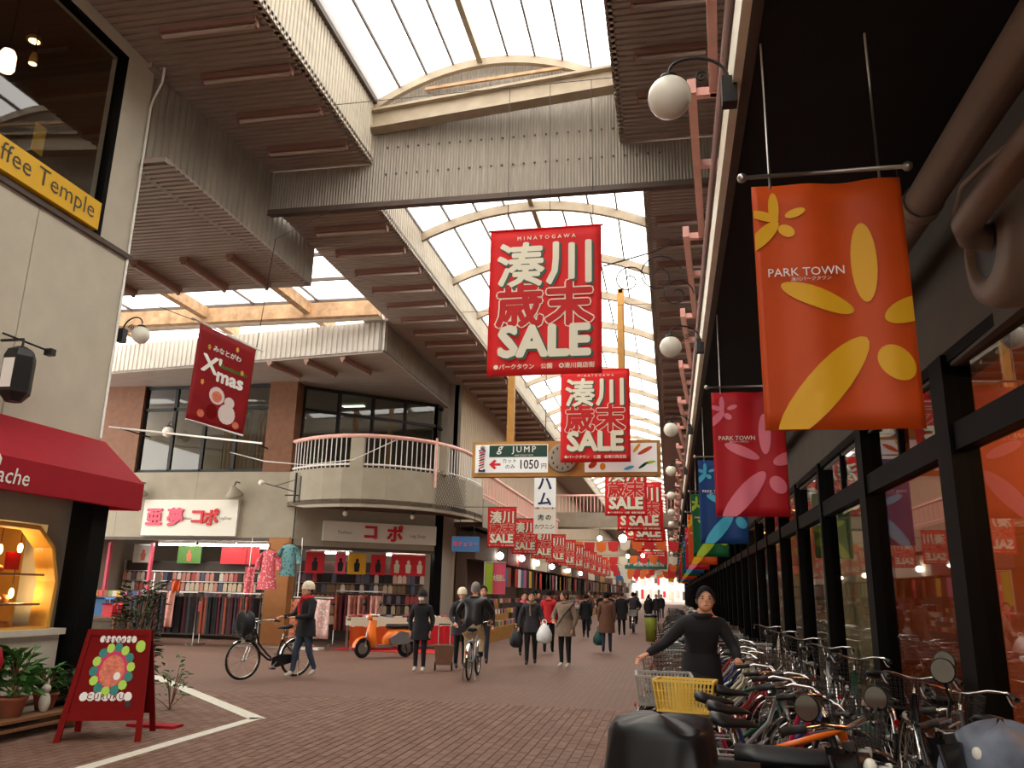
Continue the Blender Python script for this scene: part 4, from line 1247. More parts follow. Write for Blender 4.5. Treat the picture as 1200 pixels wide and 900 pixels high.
for i in range(62):
    y = 26.1 + i * 0.3
    ob('baluster', MB().box(-0.018, 0.018, -0.018, 0.018, 4.55, 5.43).mesh('baluster') if i == 0 else pk, 'pink', rl2, (-6.07, y, 0)) if i else None
    if i == 0:
        pk = MB().box(-0.018, 0.018, -0.018, 0.018, 4.55, 5.43).mesh('baluster')
        pk.materials.append(MATS['pink'])
        ob('baluster', pk, 'pink', rl2, (-6.07, y, 0))
# foot bridge across the arcade
br = thing('foot_bridge', 'grey foot bridge with pink railing crossing the arcade', 'bridge', (0, 45.2, 0))
MB().box(-7.0, 2.3, 0, 1.6, 5.15, 5.3).build('deck', 'concrete_dark', br)
MB().box(-7.0, 2.3, -0.05, 0.05, 5.15, 5.95).build('parapet', 'concrete_dark', br)
MB().tube([(-7.0, 0, 6.9), (2.3, 0, 6.9)], 0.06, 6).build('top_rail', 'pink', br)
for i in range(46):
    ob('baluster', pk, 'pink', br, (-6.9 + i * 0.2, 0, 1.45))
# back end of the arcade
we = thing('wall_street_end', 'pale buildings beyond the far end of the arcade', None, kind='structure')
MB().box(-40, 30, 185, 186, 0, 9).build('facade', mat('far_pale', (166, 162, 156), 0.8), we)
MB().box(-7.2, 2.5, 150.5, 151, 4.6, 10).build('end_gable', 'concrete_dark', we)
for i in range(14):
    for z0, z1 in ((0.2, 2.6), (3.6, 5.6)):
        MB().box(-9 + i * 1.0 + 0.2 * (i % 3), -8.5 + i * 1.0 + 0.25 * (i * 7 % 3), 184.9, 185, z0 + 0.4 * (i * 5 % 3), z1 - 0.3 * (i % 2)).build('window', ['concrete_dark', 'awning_red', 'concrete_dark', 'room_dark', 'concrete'][(i * 3 + int(z0)) % 5], we)

# ---------------------------------------------------------------- sale banners
mat('sale_red', (232, 56, 58), 0.6, noise=0.05, scale=2, through=0.5); mat('sale_cream', (226, 218, 196), 0.55); mat('sale_green', (44, 84, 66), 0.6); mat('sale_dark', (50, 44, 40), 0.6)
SW, SH = 1.68, 2.28
sale_cloth = MB().grid(lambda u, v: (-SW / 2 + SW * u, 0.012 * math.sin(u * 6) * math.cos(v * 5), SH * v), 16, 16, (0, 0.006, 0)).mesh('cloth', True)
sale_bar = MB().tube([(-SW / 2 - 0.03, 0, SH + 0.01), (SW / 2 + 0.03, 0, SH + 0.01)], 0.016, 6).mesh('hem_bar', True)
sale_tie = MB().tube([(0, 0, SH), (0.02, 0, SH + 0.25), (0, 0, SH + 1.5)], 0.005, 4).mesh('tie', True)
def sale_banner(loc, label, group, s=1.0, ties=True):
    t = thing('sale_banner', label, 'banner', loc, 0, group)
    t.scale = (s, s, s)
    ob('cloth', sale_cloth, 'sale_red', t)
    ob('hem_bar', sale_bar, 'sale_red', t)
    if ties:
        zt = ((9.4 if loc[1] < 12 else 8.56) - loc[2]) / s
        x0, x1 = ((-5.3, -0.66) if loc[1] < 12 else (-5.17, -0.28))
        for x in (-0.6, 0.05, 0.7):
            MB().tube([(x, 0, SH), (x + 0.02, 0, SH + 0.25), (x, 0, zt)], 0.005, 4).build('tie', 'iron', t)
        MB().tube([((x0 - loc[0]) / s, 0, zt), ((x1 - loc[0]) / s, 0, zt)], 0.007, 4).build('span_wire', 'iron', t)
    else:
        MB().tube([(-6.2 / s - loc[0] / s, 0, SH + 0.02), (SW / 2, 0, SH + 0.02)], 0.02, 5).build('arm', 'iron', t)
    def tx(b, size, m, x, z, y, **k):
        text(b, size, m, t, (x, -0.016 - y, z), **k)
    for c, x in (('湊', -0.36), ('川', 0.36)):
        tx(c, 0.74, 'sale_green', x + 0.025, 1.69, 0.002, bold=0.04)
        tx(c, 0.74, 'sale_cream', x, 1.715, 0.006, bold=0.026)
    for c, x in (('歳', -0.37), ('末', 0.37)):
        tx(c, 0.72, 'sale_cream', x, 1.08, 0.002, bold=0.058)
        tx(c, 0.72, 'sale_red', x, 1.08, 0.006, bold=0.032)
    tx('SALE', 0.64, 'sale_green', 0.025, 0.485, 0.009, bold=0.062)
    tx('SALE', 0.64, 'sale_cream', 0.0, 0.51, 0.013, bold=0.048)
    tx('MINATOGAWA', 0.085, 'sale_cream', 0.02, 2.14, 0.002, bold=0.01, spacing=1.75)
    tx('●パークタウン　公園　◎湊川商店街', 0.088, 'sale_cream', 0.0, 0.13, 0.002, bold=0.02)
    return t
YC = [11.0, 19.0, 32.7, 40.5, 47.8, 55.0, 62.5, 70, 80, 90, 100]
for k, y in enumerate(YC):
    sale_banner((-1.7 if k else -1.72, y, 4.62), 'large red sale banner hung down the middle of the arcade, %s from the gable wall' % ordinal(k), 'sale banners down the middle of the arcade')
for k, y in enumerate((36.6, 44.0, 51.5, 58.5, 66, 75, 85)):
    sale_banner((-1.12, y, 4.3), 'red sale banner beside the globe lamps, %s past the clock sign' % ordinal(k), 'sale banners beside the globe lamps', 0.95)
for k in range(11):
    sale_banner((-4.95 if k else -4.97, 24.0 + 3.9 * k, 2.86), 'small red sale banner above the left shops, %s beyond the curved balcony' % ordinal(k), 'sale banners above the left shops', 0.525, ties=False)

# ---------------------------------------------------------------- clock and barber sign across the arcade
mat('sign_frame', (176, 128, 58), 0.5, noise=0.1, scale=5); mat('sign_panel', (232, 234, 230), 0.35, emit=0.15); mat('barber_green', (20, 62, 48), 0.5); mat('navy', (36, 44, 92), 0.5)
js = thing('barber_sign', 'long orange-framed overhead sign with a barber panel, clock and fruit panel', 'sign', (0, 20.0, 0))
MB().box(-4.95, -0.17, -0.05, 0.2, 4.42, 5.32).build('frame', 'sign_frame', js)
for x in (-3.99, -1.11):
    MB().box(x - 0.09, x + 0.09, 0.03, 0.17, 5.3, 9.4).box(x - 0.05, x + 0.05, 0.03, 0.85, 9.28, 9.38).build('post', 'sign_frame', js)
MB().box(-4.87, -2.98, -0.075, -0.05, 4.52, 5.24).build('panel', 'sign_panel', js)
MB().box(-4.5, -3.0, -0.085, -0.075, 4.92, 5.22).build('green_header', 'barber_green', js)
MB().box(-2.05, -0.26, -0.075, -0.05, 4.52, 5.24).build('panel', 'sign_panel', js)
text('JUMP', 0.22, 'white_paint', js, (-3.6, -0.09, 5.09), bold=0.008, spacing=1.35)
text('g', 0.3, 'white_paint', js, (-4.22, -0.09, 5.09), bold=0.01, shear=0.3)
text('HAIR COLLECTION', 0.055, 'white_paint', js, (-3.6, -0.09, 4.96), shear=0.2)
text('カット', 0.13, 'dark_text', js, (-3.97, -0.08, 4.82), bold=0.006)
text('のみ', 0.13, 'dark_text', js, (-3.95, -0.08, 4.67), bold=0.006)
text('1050', 0.33, 'dark_text', js, (-3.45, -0.08, 4.73), bold=0.012, sx=0.8)
text('円', 0.15, 'dark_text', js, (-3.08, -0.08, 4.68), bold=0.006)
MB().prism([(-4.5, 4.73), (-4.36, 4.86), (-4.31, 4.82), (-4.36, 4.76), (-4.2, 4.76), (-4.2, 4.70), (-4.36, 4.70), (-4.31, 4.64), (-4.36, 4.60)], lambda u, v, d: (u, d, v), -0.082, -0.076).build('arrow', 'sign_red', js)
bp_ = MB().tube([(-4.68, -0.09, 4.58), (-4.68, -0.09, 5.08)], 0.07, 12).build('barber_pole', 'white_paint', js, True)
for k in range(7):
    z = 4.6 + k * 0.065
    MB().prism([(-4.75, z), (-4.61, z + 0.05), (-4.61, z + 0.08), (-4.75, z + 0.03)], lambda u, v, d: (u, d, v), -0.17, -0.162).build('stripe', ['sign_red', 'navy'][k % 2], js)
MB().ell((-4.68, -0.09, 5.16), 0.06, 12, 8).build('finial', 'concrete_dark', js, True)
MB().box(-4.76, -4.6, -0.15, -0.06, 4.54, 4.6).box(-4.76, -4.6, -0.15, -0.06, 5.06, 5.1).build('cap', 'navy', js)
ck = MB().lathe([(0.37, 0), (0.37, 0.05), (0.33, 0.06)], (-2.6, -0.06, 4.88), 28, Matrix.Rotation(PI / 2, 3, 'X')).build('clock_rim', 'concrete_dark', js, True)
MB().lathe([(0.33, 0.0), (0.33, 0.055)], (-2.6, -0.06, 4.88), 28, Matrix.Rotation(PI / 2, 3, 'X')).build('clock_face', 'sign_white', js)
for k in range(12):
    a = k * PI / 6
    c = (-2.6 + 0.27 * math.sin(a), 4.88 + 0.27 * math.cos(a))
    MB().box(c[0] - 0.018, c[0] + 0.018, -0.122, -0.115, c[1] - 0.03, c[1] + 0.03).build('hour_mark', 'dark_text', js)
MB().bar((-2.6, -0.125, 4.88), (-2.52, -0.125, 4.70), 0.02, 0.01, up=(0, 1, 0)).build('hand', 'dark_text', js)
MB().bar((-2.6, -0.128, 4.88), (-2.42, -0.128, 5.03), 0.014, 0.01, up=(0, 1, 0)).build('hand', 'dark_text', js)
for u, v, a, b, g, m_ in ((-1.85, 4.7, 0.12, 0.07, 0.6, 'ban_orange'), (-1.6, 4.66, 0.07, 0.09, 0, 'ban_yellow'), (-1.2, 4.9, 0.3, 0.11, 0.15, 'sign_pink'), (-0.55, 5.05, 0.2, 0.05, 0.5, 'ban_orange'), (-0.75, 5.12, 0.14, 0.04, 0.9, 'ban_yellow'), (-0.45, 4.75, 0.16, 0.035, 0.2, 'ban_lime'), (-0.6, 4.68, 0.14, 0.035, 0.6, 'ban_green'), (-1.4, 5.12, 0.1, 0.05, 0.2, 'ban_lime'), (-0.95, 4.62, 0.13, 0.04, 0.3, 'ban_sky')):
    MB().prism(clip(ellipse(u, v, a, b, g), -2.04, -0.27, 4.53, 5.23), lambda p, q, d: (p, d, q), -0.081, -0.076).build('fruit_print', m_, js)
# hanging butcher signs
t = thing('hanging_sign', 'white hanging sign with two navy characters below the barber sign', 'sign', (-3.97, 26, 4.27))
MB().box(-0.35, 0.35, -0.06, 0.06, 0, 1.08).build('board', 'sign_panel', t)
text('ハ', 0.5, 'navy', t, (0, -0.07, 0.76), bold=0.03)
text('ム', 0.48, 'navy', t, (0, -0.07, 0.26), bold=0.03)
MB().tube([(0, 0, 1.08), (0, 0, 5.36)], 0.015, 6).build('rod', 'iron', t)
t = thing('hanging_sign', 'white hanging sign with black characters under the navy lettered one', 'sign', (-3.97, 26, 3.42))
MB().box(-0.36, 0.36, -0.06, 0.06, 0, 0.78).build('board', 'sign_white', t)
text('肉の', 0.2, 'dark_text', t, (0, -0.07, 0.52), bold=0.02, spacing=1.5)
text('カワニシ', 0.17, 'dark_text', t, (0, -0.07, 0.22), bold=0.015)
for s in (-0.25, 0.25):
    MB().tube([(s, 0, 0.78), (s, 0, 0.86)], 0.012, 5).build('link', 'iron', t)
t = thing('hanging_sign', 'blue hanging sign with pink characters under the curved balcony', 'sign', (-6.05, 23.9, 2.72))
MB().box(-0.42, 0.42, -0.06, 0.06, 0, 0.45).build('board', mat('sign_blue', (60, 110, 160), 0.5), t)
text('寿チェリー', 0.155, 'sign_pink', t, (0, -0.07, 0.23), bold=0.03)
for s in (-0.2, 0.25):
    MB().tube([(s, 0, 0.45), (s, 0, 1.16)], 0.012, 5).build('rod', 'iron', t)
# iron scroll ornament by the gable
t = thing('iron_scroll', 'thin iron scrollwork bracket reaching over the arcade near the gable wall', 'ornament', (0.3, 9.0, 5.75))
MB().tube([(0, 0, 0), (-0.4, 0, -0.2), (-1.0, 0, -0.35)], 0.01, 5).build('arm', 'iron', t)
for cx, cz, r in ((-0.35, -0.5, 0.28), (-0.15, -0.75, 0.2), (-0.7, -0.55, 0.2)):
    MB().tube([(cx + r * (1 - k / 30) * math.cos(k * 0.36), 0, cz + r * (1 - k / 30) * math.sin(k * 0.36)) for k in range(26)], 0.008, 5).build('scroll', 'iron', t, True)

# far overhead signs, garlands and lamps
mat('garland_orange', (226, 110, 40), 0.6); mat('garland_red', (206, 44, 44), 0.6); mat('green_board', (40, 110, 90), 0.5)
for k, (y, z) in enumerate(((50, 4.7), (61, 4.3), (72, 4.1), (86, 4.0), (100, 4.0))):
    t = thing('garland', 'orange and red bunting strung across the far arcade, %s past the foot bridge' % ordinal(k), 'bunting', (-3.0, y, z), 0, 'bunting across the far arcade')
    for i in range(9):
        x = -2.9 + i * 0.72
        MB().prism([(x, 0), (x + 0.66, 0), (x + 0.6, -0.5 - 0.1 * (i % 2)), (x + 0.33, -0.62), (x + 0.06, -0.5)], lambda u, v, d: (u, d, v + 0.1 * math.sin(u)), -0.01, 0.01).build('pennant', ['garland_orange', 'garland_red', 'garland_orange', 'garland_red', 'sale_cream'][(i + k) % 5], t)
    MB().tube([(-4.0, 0, 0.03), (3.55, 0, 0.03)], 0.012, 5).build('cord', 'iron', t)
t = thing('overhead_sign', 'green overhead sign with white lettering far down the arcade', 'sign', (-2.0, 68, 4.0))
MB().box(-1.7, 1.7, -0.08, 0.08, -0.42, 0.42).build('board', 'green_board', t)
text('← 新開地商店街', 0.42, 'white_paint', t, (0, -0.09, 0), bold=0.02)
for s in (-1.3, 1.3):
    MB().tube([(s, 0, 0.42), (s, 0, 5.6)], 0.02, 5).build('rod', 'iron', t)
mat('bright_lamp', (255, 246, 228), 0.4, emit=22)
for k, (x, y, z) in enumerate(((-2.6, 46, 4.6), (-3.9, 46.2, 4.6), (-1.9, 58, 4.2), (-3.0, 59, 4.2), (-6.15, 34, 2.95), (-6.15, 38, 2.9), (-6.15, 43, 2.9), (-6.15, 29.5, 2.85), (-6.15, 50, 2.9), (-6.15, 57, 2.9))):
    t = thing('hanging_lamp', 'bright hanging lamp %s' % ['nearest the middle under the foot bridge', 'left of the middle under the foot bridge', 'above the far bunting', 'left above the far bunting', 'over the stall past the butcher signs', 'over the second stall past the butcher signs', 'over the stall just before the foot bridge', 'over the first stall past the corner shop', 'over the stall past the foot bridge', 'over the farthest left stall'][k], 'lamp', (x, y, z))
    MB().ell((0, 0, 0), 0.13 if k != 0 else 0.22, 12, 8).build('glass', 'bright_lamp', t, True)
    MB().tube([(0, 0, 0.1), (0, 0, (5.17 if k < 2 else (9.72 if k < 4 else 3.64)) - z)], 0.012, 5).build('cord', 'black', t)

# ---------------------------------------------------------------- stalls along the left
mat('stall_dark', (84, 64, 52), 0.8); mat('wine_board', (120, 44, 40), 0.7); mat('cloth_ivory', (220, 208, 184), 0.8)
GC = [mat('goods_%d' % i, c, 0.6) for i, c in enumerate(((196, 60, 60), (220, 150, 150), (226, 214, 196), (214, 170, 60), (120, 140, 90), (90, 110, 150), (150, 84, 60), (236, 232, 226), (60, 52, 56), (200, 110, 140)))]
gbox = MB().box(-0.1, 0.1, -0.08, 0.08, 0, 0.16).mesh('goods_box')
gbox.materials.append(GC[0])
for k in range(18):
    y0 = 26.2 + 5.4 * k
    t = thing('market_stall', 'open stall front with a stepped goods counter on the left, %s past the corner shop' % ordinal(k), 'stall', (0, y0, 0), 0, 'stalls along the left of the arcade')
    MB().box(-6.86, -5.7, 0.26, 4.9, 0, 0.45).box(-6.86, -6.1, 0.26, 4.9, 0.45, 0.8).box(-6.86, -6.5, 0.26, 4.9, 0.8, 1.15).build('counter', ['sign_frame', 'stall_dark', 'cloth_ivory'][k % 3], t)
    MB().box(-6.93, -6.3, 0.05, 5.3, 2.6, 3.5).build('fascia_board', ['stall_dark', 'wine_board', 'cloth_ivory', 'stall_dark', 'sign_frame'][k % 5], t)
    MB().box(-6.87, -6.6, 0.02, 0.24, 0, 2.6).build('pillar', 'stall_dark', t)
    MB().box(-6.94, -6.88, 0.02, 5.36, 0, 2.6).build('back', 'stall_dark', t)
    rnd = random.Random(k)
    if k < 2:
        for r, (x, z) in enumerate(((-5.85, 0.45), (-6.25, 0.8), (-6.62, 1.15))):
            for i in range(18):
                y = y0 + 0.3 + i * 0.26
                tag(ob('goods_box', gbox, rnd.choice(GC), None, (x, y, z), (0, 0, rnd.uniform(-0.2, 0.2))), 'small packet on the %s step of the %s left stall, %s along' % (['bottom', 'middle', 'top'][r], ordinal(k), ordinal(i)), 'packet', 'packets on the left stalls')
        for i in range(7):
            y = y0 + 0.4 + i * 0.65
            g = thing('hanging_goods', 'colourful hanging cloth over the %s left stall, %s along' % (ordinal(k), ordinal(i)), 'cloth', (-6.0, y, 1.75), 0, 'hanging goods over the left stalls')
            MB().grid(lambda u, v: (0.02 * math.sin(u * 9), -0.25 + 0.5 * u, 0.7 * v), 6, 2, (0.02, 0, 0)).build('cloth', rnd.choice(GC), g)
            MB().tube([(0, 0, 0.7), (0, 0, 0.9)], 0.008, 4).build('hook', 'iron', g)
    else:
        for mi in range(0, 10, 2):
            mb = MB()
            for i in range(26):
                r = rnd.randrange(3)
                x, z = ((-5.85, 0.45), (-6.25, 0.8), (-6.62, 1.15))[r]
                y = rnd.uniform(0.2, 4.8)
                h = rnd.uniform(0.1, 0.3)
                mb.box(x - 0.15, x + 0.1, y, y + rnd.uniform(0.1, 0.3), z, z + h)
            for i in range(4):
                y = rnd.uniform(0.2, 4.5)
                mb.box(-6.1, -6.05, y, y + 0.5, 1.7, 2.45)
            mb.build('stacked_goods', GC[(mi + k) % 10], t, kind='stuff')
t = thing('standing_banner', 'tall pink and yellow standing banner in front of the first left stall', 'banner', (-5.45, 25.5, 0))
MB().grid(lambda u, v: (-0.32 + 0.64 * u, 0.02 * math.sin(u * 8), 1.5 + 0.95 * v), 8, 4, (0, 0.01, 0)).build('cloth', 'sign_pink', t)
MB().box(-0.32, -0.08, -0.03, -0.015, 1.5, 2.45).build('stripe', 'ban_lime', t)
MB().tube([(-0.36, 0, 0), (-0.36, 0, 2.5)], 0.015, 6).tube([(-0.36, 0, 2.48), (0.34, 0, 2.48)], 0.01, 6).lathe([(0.2, 0), (0.2, 0.05), (0.05, 0.06)], (-0.36, 0, 0), 10).build('pole', 'white_paint', t)
text('大売出し', 0.22, 'sale_cream', t, (0.12, -0.03, 2.0), bold=0.03, sx=0.45)

for k, (x, y, z, w, h, m_) in enumerate(((-5.9, 47, 2.9, 0.5, 1.1, 'sign_white'), (-5.8, 66, 3.0, 0.6, 1.4, 'ban_yellow'), (-5.7, 78, 3.0, 0.7, 1.2, 'sign_white'), (-5.6, 92, 3.0, 0.7, 1.4, 'sign_blue'), (0.0, 74, 3.0, 0.5, 1.2, 'garland_red'), (0.0, 92, 3.0, 0.6, 1.3, 'ban_yellow'), (-5.6, 108, 3.0, 0.9, 1.5, 'sign_white'), (0.0, 112, 3.2, 0.7, 1.4, 'sign_white'))):
    t = thing('projecting_sign', '%s projecting sign %s' % (['small white', 'tall yellow', 'white', 'blue', 'narrow red', 'yellow', 'large white', 'far white'][k], ['on the left just past the foot bridge', 'on the left past the foot bridge', 'on the left, third past the foot bridge', 'far on the left side', 'on the canopy side far down the arcade', 'on the canopy side farther down', 'near the far left end', 'near the far end on the canopy side'][k]), 'sign', (x, y, z))
    MB().box(-w / 2, w / 2, -0.1, 0.1, 0, h).build('board', m_, t)
    xx = (-6.97 - x) if x < -3 else (0.6 - x)
    if x > -3:
        MB().tube([(0, 0, h), (0, 0, 5.1 - z), (0.54, 0, 5.1 - z)], 0.03, 5).build('arm', 'iron', t)
    for zz in (0.15, h - 0.15) if x < -3 else ():
        MB().tube([(0, 0, zz), (xx, 0, zz)], 0.03, 5).build('arm', 'iron', t)
# ---------------------------------------------------------------- goods of the stocking shop
rnd = random.Random(3)
mat('rail_chrome', (190, 186, 180), 0.3, metal=0.8)
SC = [mat('sock_%d' % i, c, 0.8) for i, c in enumerate(((60, 48, 44), (150, 120, 96), (196, 176, 150), (110, 100, 116), (170, 80, 80), (84, 92, 110), (206, 196, 184), (40, 36, 40), (190, 130, 120), (120, 96, 70)))]
mat('shelf_dark', (64, 54, 48), 0.7)
pk_me = MB().box(-0.065, 0.065, -0.02, 0.02, -0.2, 0).prism([(-0.065, 0), (0.065, 0), (0.03, 0.05), (-0.03, 0.05)], lambda u, v, d: (u, d, v), -0.012, 0.012).mesh('stocking_packet')
pk_me.materials.append(SC[0])
def display(name, label, origin, rz, W, rows, z0, dz, n, where):
    t = thing(name, label, 'display rack', origin, rz)
    MB().box(0, W, 0.05, 0.1, 0.1, z0 + rows * dz + 0.1).build('back_panel', 'shelf_dark', t)
    for r in range(rows):
        MB().box(0, W, -0.02, 0.05, z0 + r * dz + 0.07, z0 + r * dz + 0.09).build('rail', 'rail_chrome', t)
    for x in (0.02, W - 0.02):
        MB().box(x - 0.02, x + 0.02, -0.02, 0.1, 0, z0 + rows * dz + 0.1).build('upright', 'rail_chrome', t)
    M = Matrix.Translation(origin) @ Matrix.Rotation(rz, 4, 'Z')
    for r in range(rows):
        base = rnd.choice(SC)
        for i in range(n):
            p = M @ Vector(((i + 0.5) * W / n + rnd.uniform(-0.01, 0.01), -0.05, z0 + r * dz))
            tag(ob('stocking_packet', pk_me, base if rnd.random() < 0.35 else rnd.choice(SC), None, p, (0, 0, rz)),
                'hanging packet on the %s row up of the %s, %s along' % (ordinal(r), where, ordinal(i)), 'packet', 'packets on the %s' % where)
display('packet_display', 'long rack of hanging packets inside the stocking shop', (-17.0, 23.3, 0), 0.0, 5.4, 4, 1.0, 0.3, 34, 'long rack inside the shop')
q0 = L0 + ld * 0.25 - ln * 0.45
display('packet_display', 'rack of hanging packets behind the orange scooter at the chamfered corner', tuple(q0), lrz, 3.9, 5, 0.75, 0.3, 27, 'rack at the chamfered corner')
# upper posters
mat('poster_red', (206, 36, 46), 0.5); mat('poster_yellow', (226, 170, 40), 0.5); mat('poster_green', (84, 130, 50), 0.5); mat('poster_pale', (210, 206, 196), 0.5)
def poster(p, rz, w, h, m, figs, label, fm='dark_text'):
    t = thing('hanging_poster', label, 'poster', p, rz)
    MB().box(-w / 2, w / 2, -0.01, 0.01, -h / 2, h / 2).build('sheet', m, t)
    MB().box(-w / 2, w / 2, -0.015, 0.015, h / 2 - 0.02, h / 2 + 0.02).build('rail', 'rail_chrome', t)
    for i in range(figs):
        x = -w / 2 + (i + 0.5) * w / figs
        MB().prism([(x - 0.07, -h * 0.38), (x + 0.07, -h * 0.38), (x + 0.09, 0.0), (x + 0.04, 0.04), (x + 0.05, h * 0.18), (x, h * 0.26), (x - 0.05, h * 0.18), (x - 0.04, 0.04), (x - 0.09, 0.0)], lambda u, v, d: (u, d, v), -0.016, -0.011).build('print', fm, t)
for k, (x, w, m, lab) in enumerate(((-14.7, 0.8, 'poster_green', 'green poster under the shop tubes'), (-13.2, 0.85, 'poster_red', 'plain red poster in the middle of the stocking shop'), (-12.55, 0.4, 'poster_red', 'narrow red poster beside the plain one'), (-11.95, 0.3, 'poster_yellow', 'narrow yellow poster near the brown pillar'), (-16.3, 0.7, 'poster_pale', 'pale poster between pink posts at the shop end'))):
    poster((x, 23.15, 2.5), 0, w, 0.55, m, 0 if m == 'poster_red' else 1, lab, 'food')
for k, (s, w, m, lab) in enumerate(((0.7, 0.55, 'poster_red', 'red picture poster at the start of the chamfered corner'), (1.45, 0.3, 'sign_pink', 'pink poster strip at the chamfered corner'), (1.95, 0.55, 'poster_yellow', 'yellow poster over the chamfered corner rack'), (2.6, 0.45, 'poster_red', 'small red poster with dark figures at the chamfered corner'), (3.55, 1.1, 'poster_red', 'wide red poster with three pale figures at the chamfered corner'))):
    p = L0 + ld * s - ln * 0.2
    poster((p.x, p.y, 2.3), lrz, w, 0.62, m, 3 if w > 1 else 1, lab, 'sale_cream' if w > 1 else 'dark_text')
# clothes rails in front
mat('cl_black', (24, 23, 26), 0.9, noise=0.2, scale=8); mat('cl_wine', (84, 26, 34), 0.9, noise=0.2, scale=8); mat('cl_grey', (58, 58, 64), 0.9, noise=0.2, scale=8); mat('cl_rust', (150, 76, 58), 0.9, noise=0.2, scale=8); mat('cl_blush', (206, 150, 136), 0.9, noise=0.2, scale=8)
def garment_mesh():
    mb = MB()
    pr = [(0.22, 0.0), (0.21, -0.15), (0.2, -0.5), (0.19, -0.95)]
    vs = []
    for w, z in pr:
        t = 0.025 + 0.012 * (-z)
        vs += [(-t, -w, z), (t, -w, z), (t * 1.4, 0, z), (t, w, z), (-t, w, z), (-t * 1.4, 0, z)]
    fs = []
    for j in range(3):
        for k in range(6):
            fs.append((j * 6 + k, j * 6 + (k + 1) % 6, j * 6 + 6 + (k + 1) % 6, j * 6 + 6 + k))
    fs += [tuple(range(5, -1, -1)), tuple(range(18, 24))]
    return mb.add(vs, fs).mesh('garment')
gm = garment_mesh()
gm.materials.append(MATS['cl_black'])
hk = MB().tube([(0, -0.2, 0.0), (0, 0, 0.06), (0, 0.2, 0.0)], 0.008, 4).tube([(0, 0, 0.06), (0, 0, 0.13)], 0.006, 4).mesh('hanger')
def rail(x0, x1, y, z, name_label, group, colors, n):
    t = thing('clothes_rail', name_label, 'clothes rail', ((x0 + x1) / 2, y, 0))
    w = (x1 - x0) / 2
    MB().tube([(-w, 0, z), (w, 0, z)], 0.018, 8).build('top_bar', 'rail_chrome', t, True)
    for s in (-1, 1):
        MB().tube([(s * w, 0, 0.06), (s * w, 0, z)], 0.018, 8).build('upright', 'rail_chrome', t, True)
        MB().box(s * w - 0.02, s * w + 0.02, -0.3, 0.3, 0.02, 0.06).build('foot', 'rail_chrome', t)
    for i in range(n):
        c = rnd.choice(colors)
        g = thing('hanging_trousers', '%s trousers on the %s, %s along' % (c[1], group, ordinal(i)), 'trousers', (x0 + 0.1 + (x1 - x0 - 0.2) * i / (n - 1), y, z - 0.11), 0, 'trousers on the ' + group)
        ob('garment', gm, c[0], g, None, (0, 0, rnd.uniform(-0.15, 0.15)))
        ob('hanger', hk, 'iron', g)
dk = [('cl_black', 'black'), ('cl_black', 'black'), ('cl_wine', 'wine red'), ('cl_grey', 'grey')]
rail(-14.55, -12.75, 20.7, 1.38, 'long clothes rail of dark trousers by the cardboard boxes', 'long dark rail', dk, 20)
rail(-12.6, -10.9, 20.75, 1.38, 'clothes rail of dark and rust trousers behind the walking woman', 'rail behind the walking woman', dk + [('cl_rust', 'rust')], 18)
# scarves over the rails
def drape(p, rz, w, h, m, name, label, cat):
    t = thing(name, label, cat, p, rz)
    MB().grid(lambda u, v: (-w / 2 + w * u, 0.03 * math.sin(u * 10 + v * 2), -h * v), 10, 6, (0, 0.02, 0)).build('cloth', m, t, True)
    MB().tube([(-w / 2, 0.01, 0.01), (w / 2, 0.01, 0.01)], 0.012, 5).build('hanger_bar', 'iron', t)
    return t
def checks(name, c1, c2, sc):
    m = mat(name, c1, 0.9)
    nt = m.node_tree
    tc = nt.nodes.new('ShaderNodeTexCoord'); ck = nt.nodes.new('ShaderNodeTexChecker')
    ck.inputs['Scale'].default_value = sc
    ck.inputs[1].default_value = (*lin(c1), 1); ck.inputs[2].default_value = (*lin(c2), 1)
    nt.links.new(tc.outputs['Object'], ck.inputs[0]); nt.links.new(ck.outputs[0], nt.nodes['Principled BSDF'].inputs['Base Color'])
    return m
checks('plaid', (196, 120, 84), (150, 84, 60), 14)
def spots(name, c1, c2, sc):
    m = mat(name, c1, 0.9)
    nt = m.node_tree
    tc = nt.nodes.new('ShaderNodeTexCoord'); vo = nt.nodes.new('ShaderNodeTexVoronoi'); cr = nt.nodes.new('ShaderNodeValToRGB')
    vo.inputs['Scale'].default_value = sc
    cr.color_ramp.elements[0].position = 0.3; cr.color_ramp.elements[1].position = 0.36
    cr.color_ramp.elements[0].color = (*lin(c2), 1); cr.color_ramp.elements[1].color = (*lin(c1), 1)
    nt.links.new(tc.outputs['Object'], vo.inputs['Vector']); nt.links.new(vo.outputs['Distance'], cr.inputs[0]); nt.links.new(cr.outputs[0], nt.nodes['Principled BSDF'].inputs['Base Color'])
    return m
spots('pink_floral', (212, 92, 104), (240, 180, 176), 16); spots('teal_floral', (104, 150, 152), (60, 96, 104), 14); spots('pale_floral', (222, 178, 172), (240, 236, 224), 14)
drape((-13.35, 20.38, 1.42), 0, 0.26, 0.95, 'cl_blush', 'scarf', 'blush scarf hanging over the long dark rail', 'scarf')
drape((-13.25, 20.38, 1.70), 0, 0.28, 0.32, 'ban_orange', 'price_card', 'orange card above the long dark rail', 'card')
drape((-9.75, 20.7, 1.28), 0.1, 0.46, 1.1, 'plaid', 'plaid_blanket', 'orange plaid blanket hanging beside the walking woman', 'blanket')
drape((-9.15, 20.75, 1.28), 0.1, 0.5, 1.0, 'pale_floral', 'pyjama_set', 'pale pink pyjamas on a rail near the orange scooter', 'pyjamas')
t = thing('garment_stand', 'white floor stand under the pale pyjamas', 'stand', (-9.4, 20.85, 0))
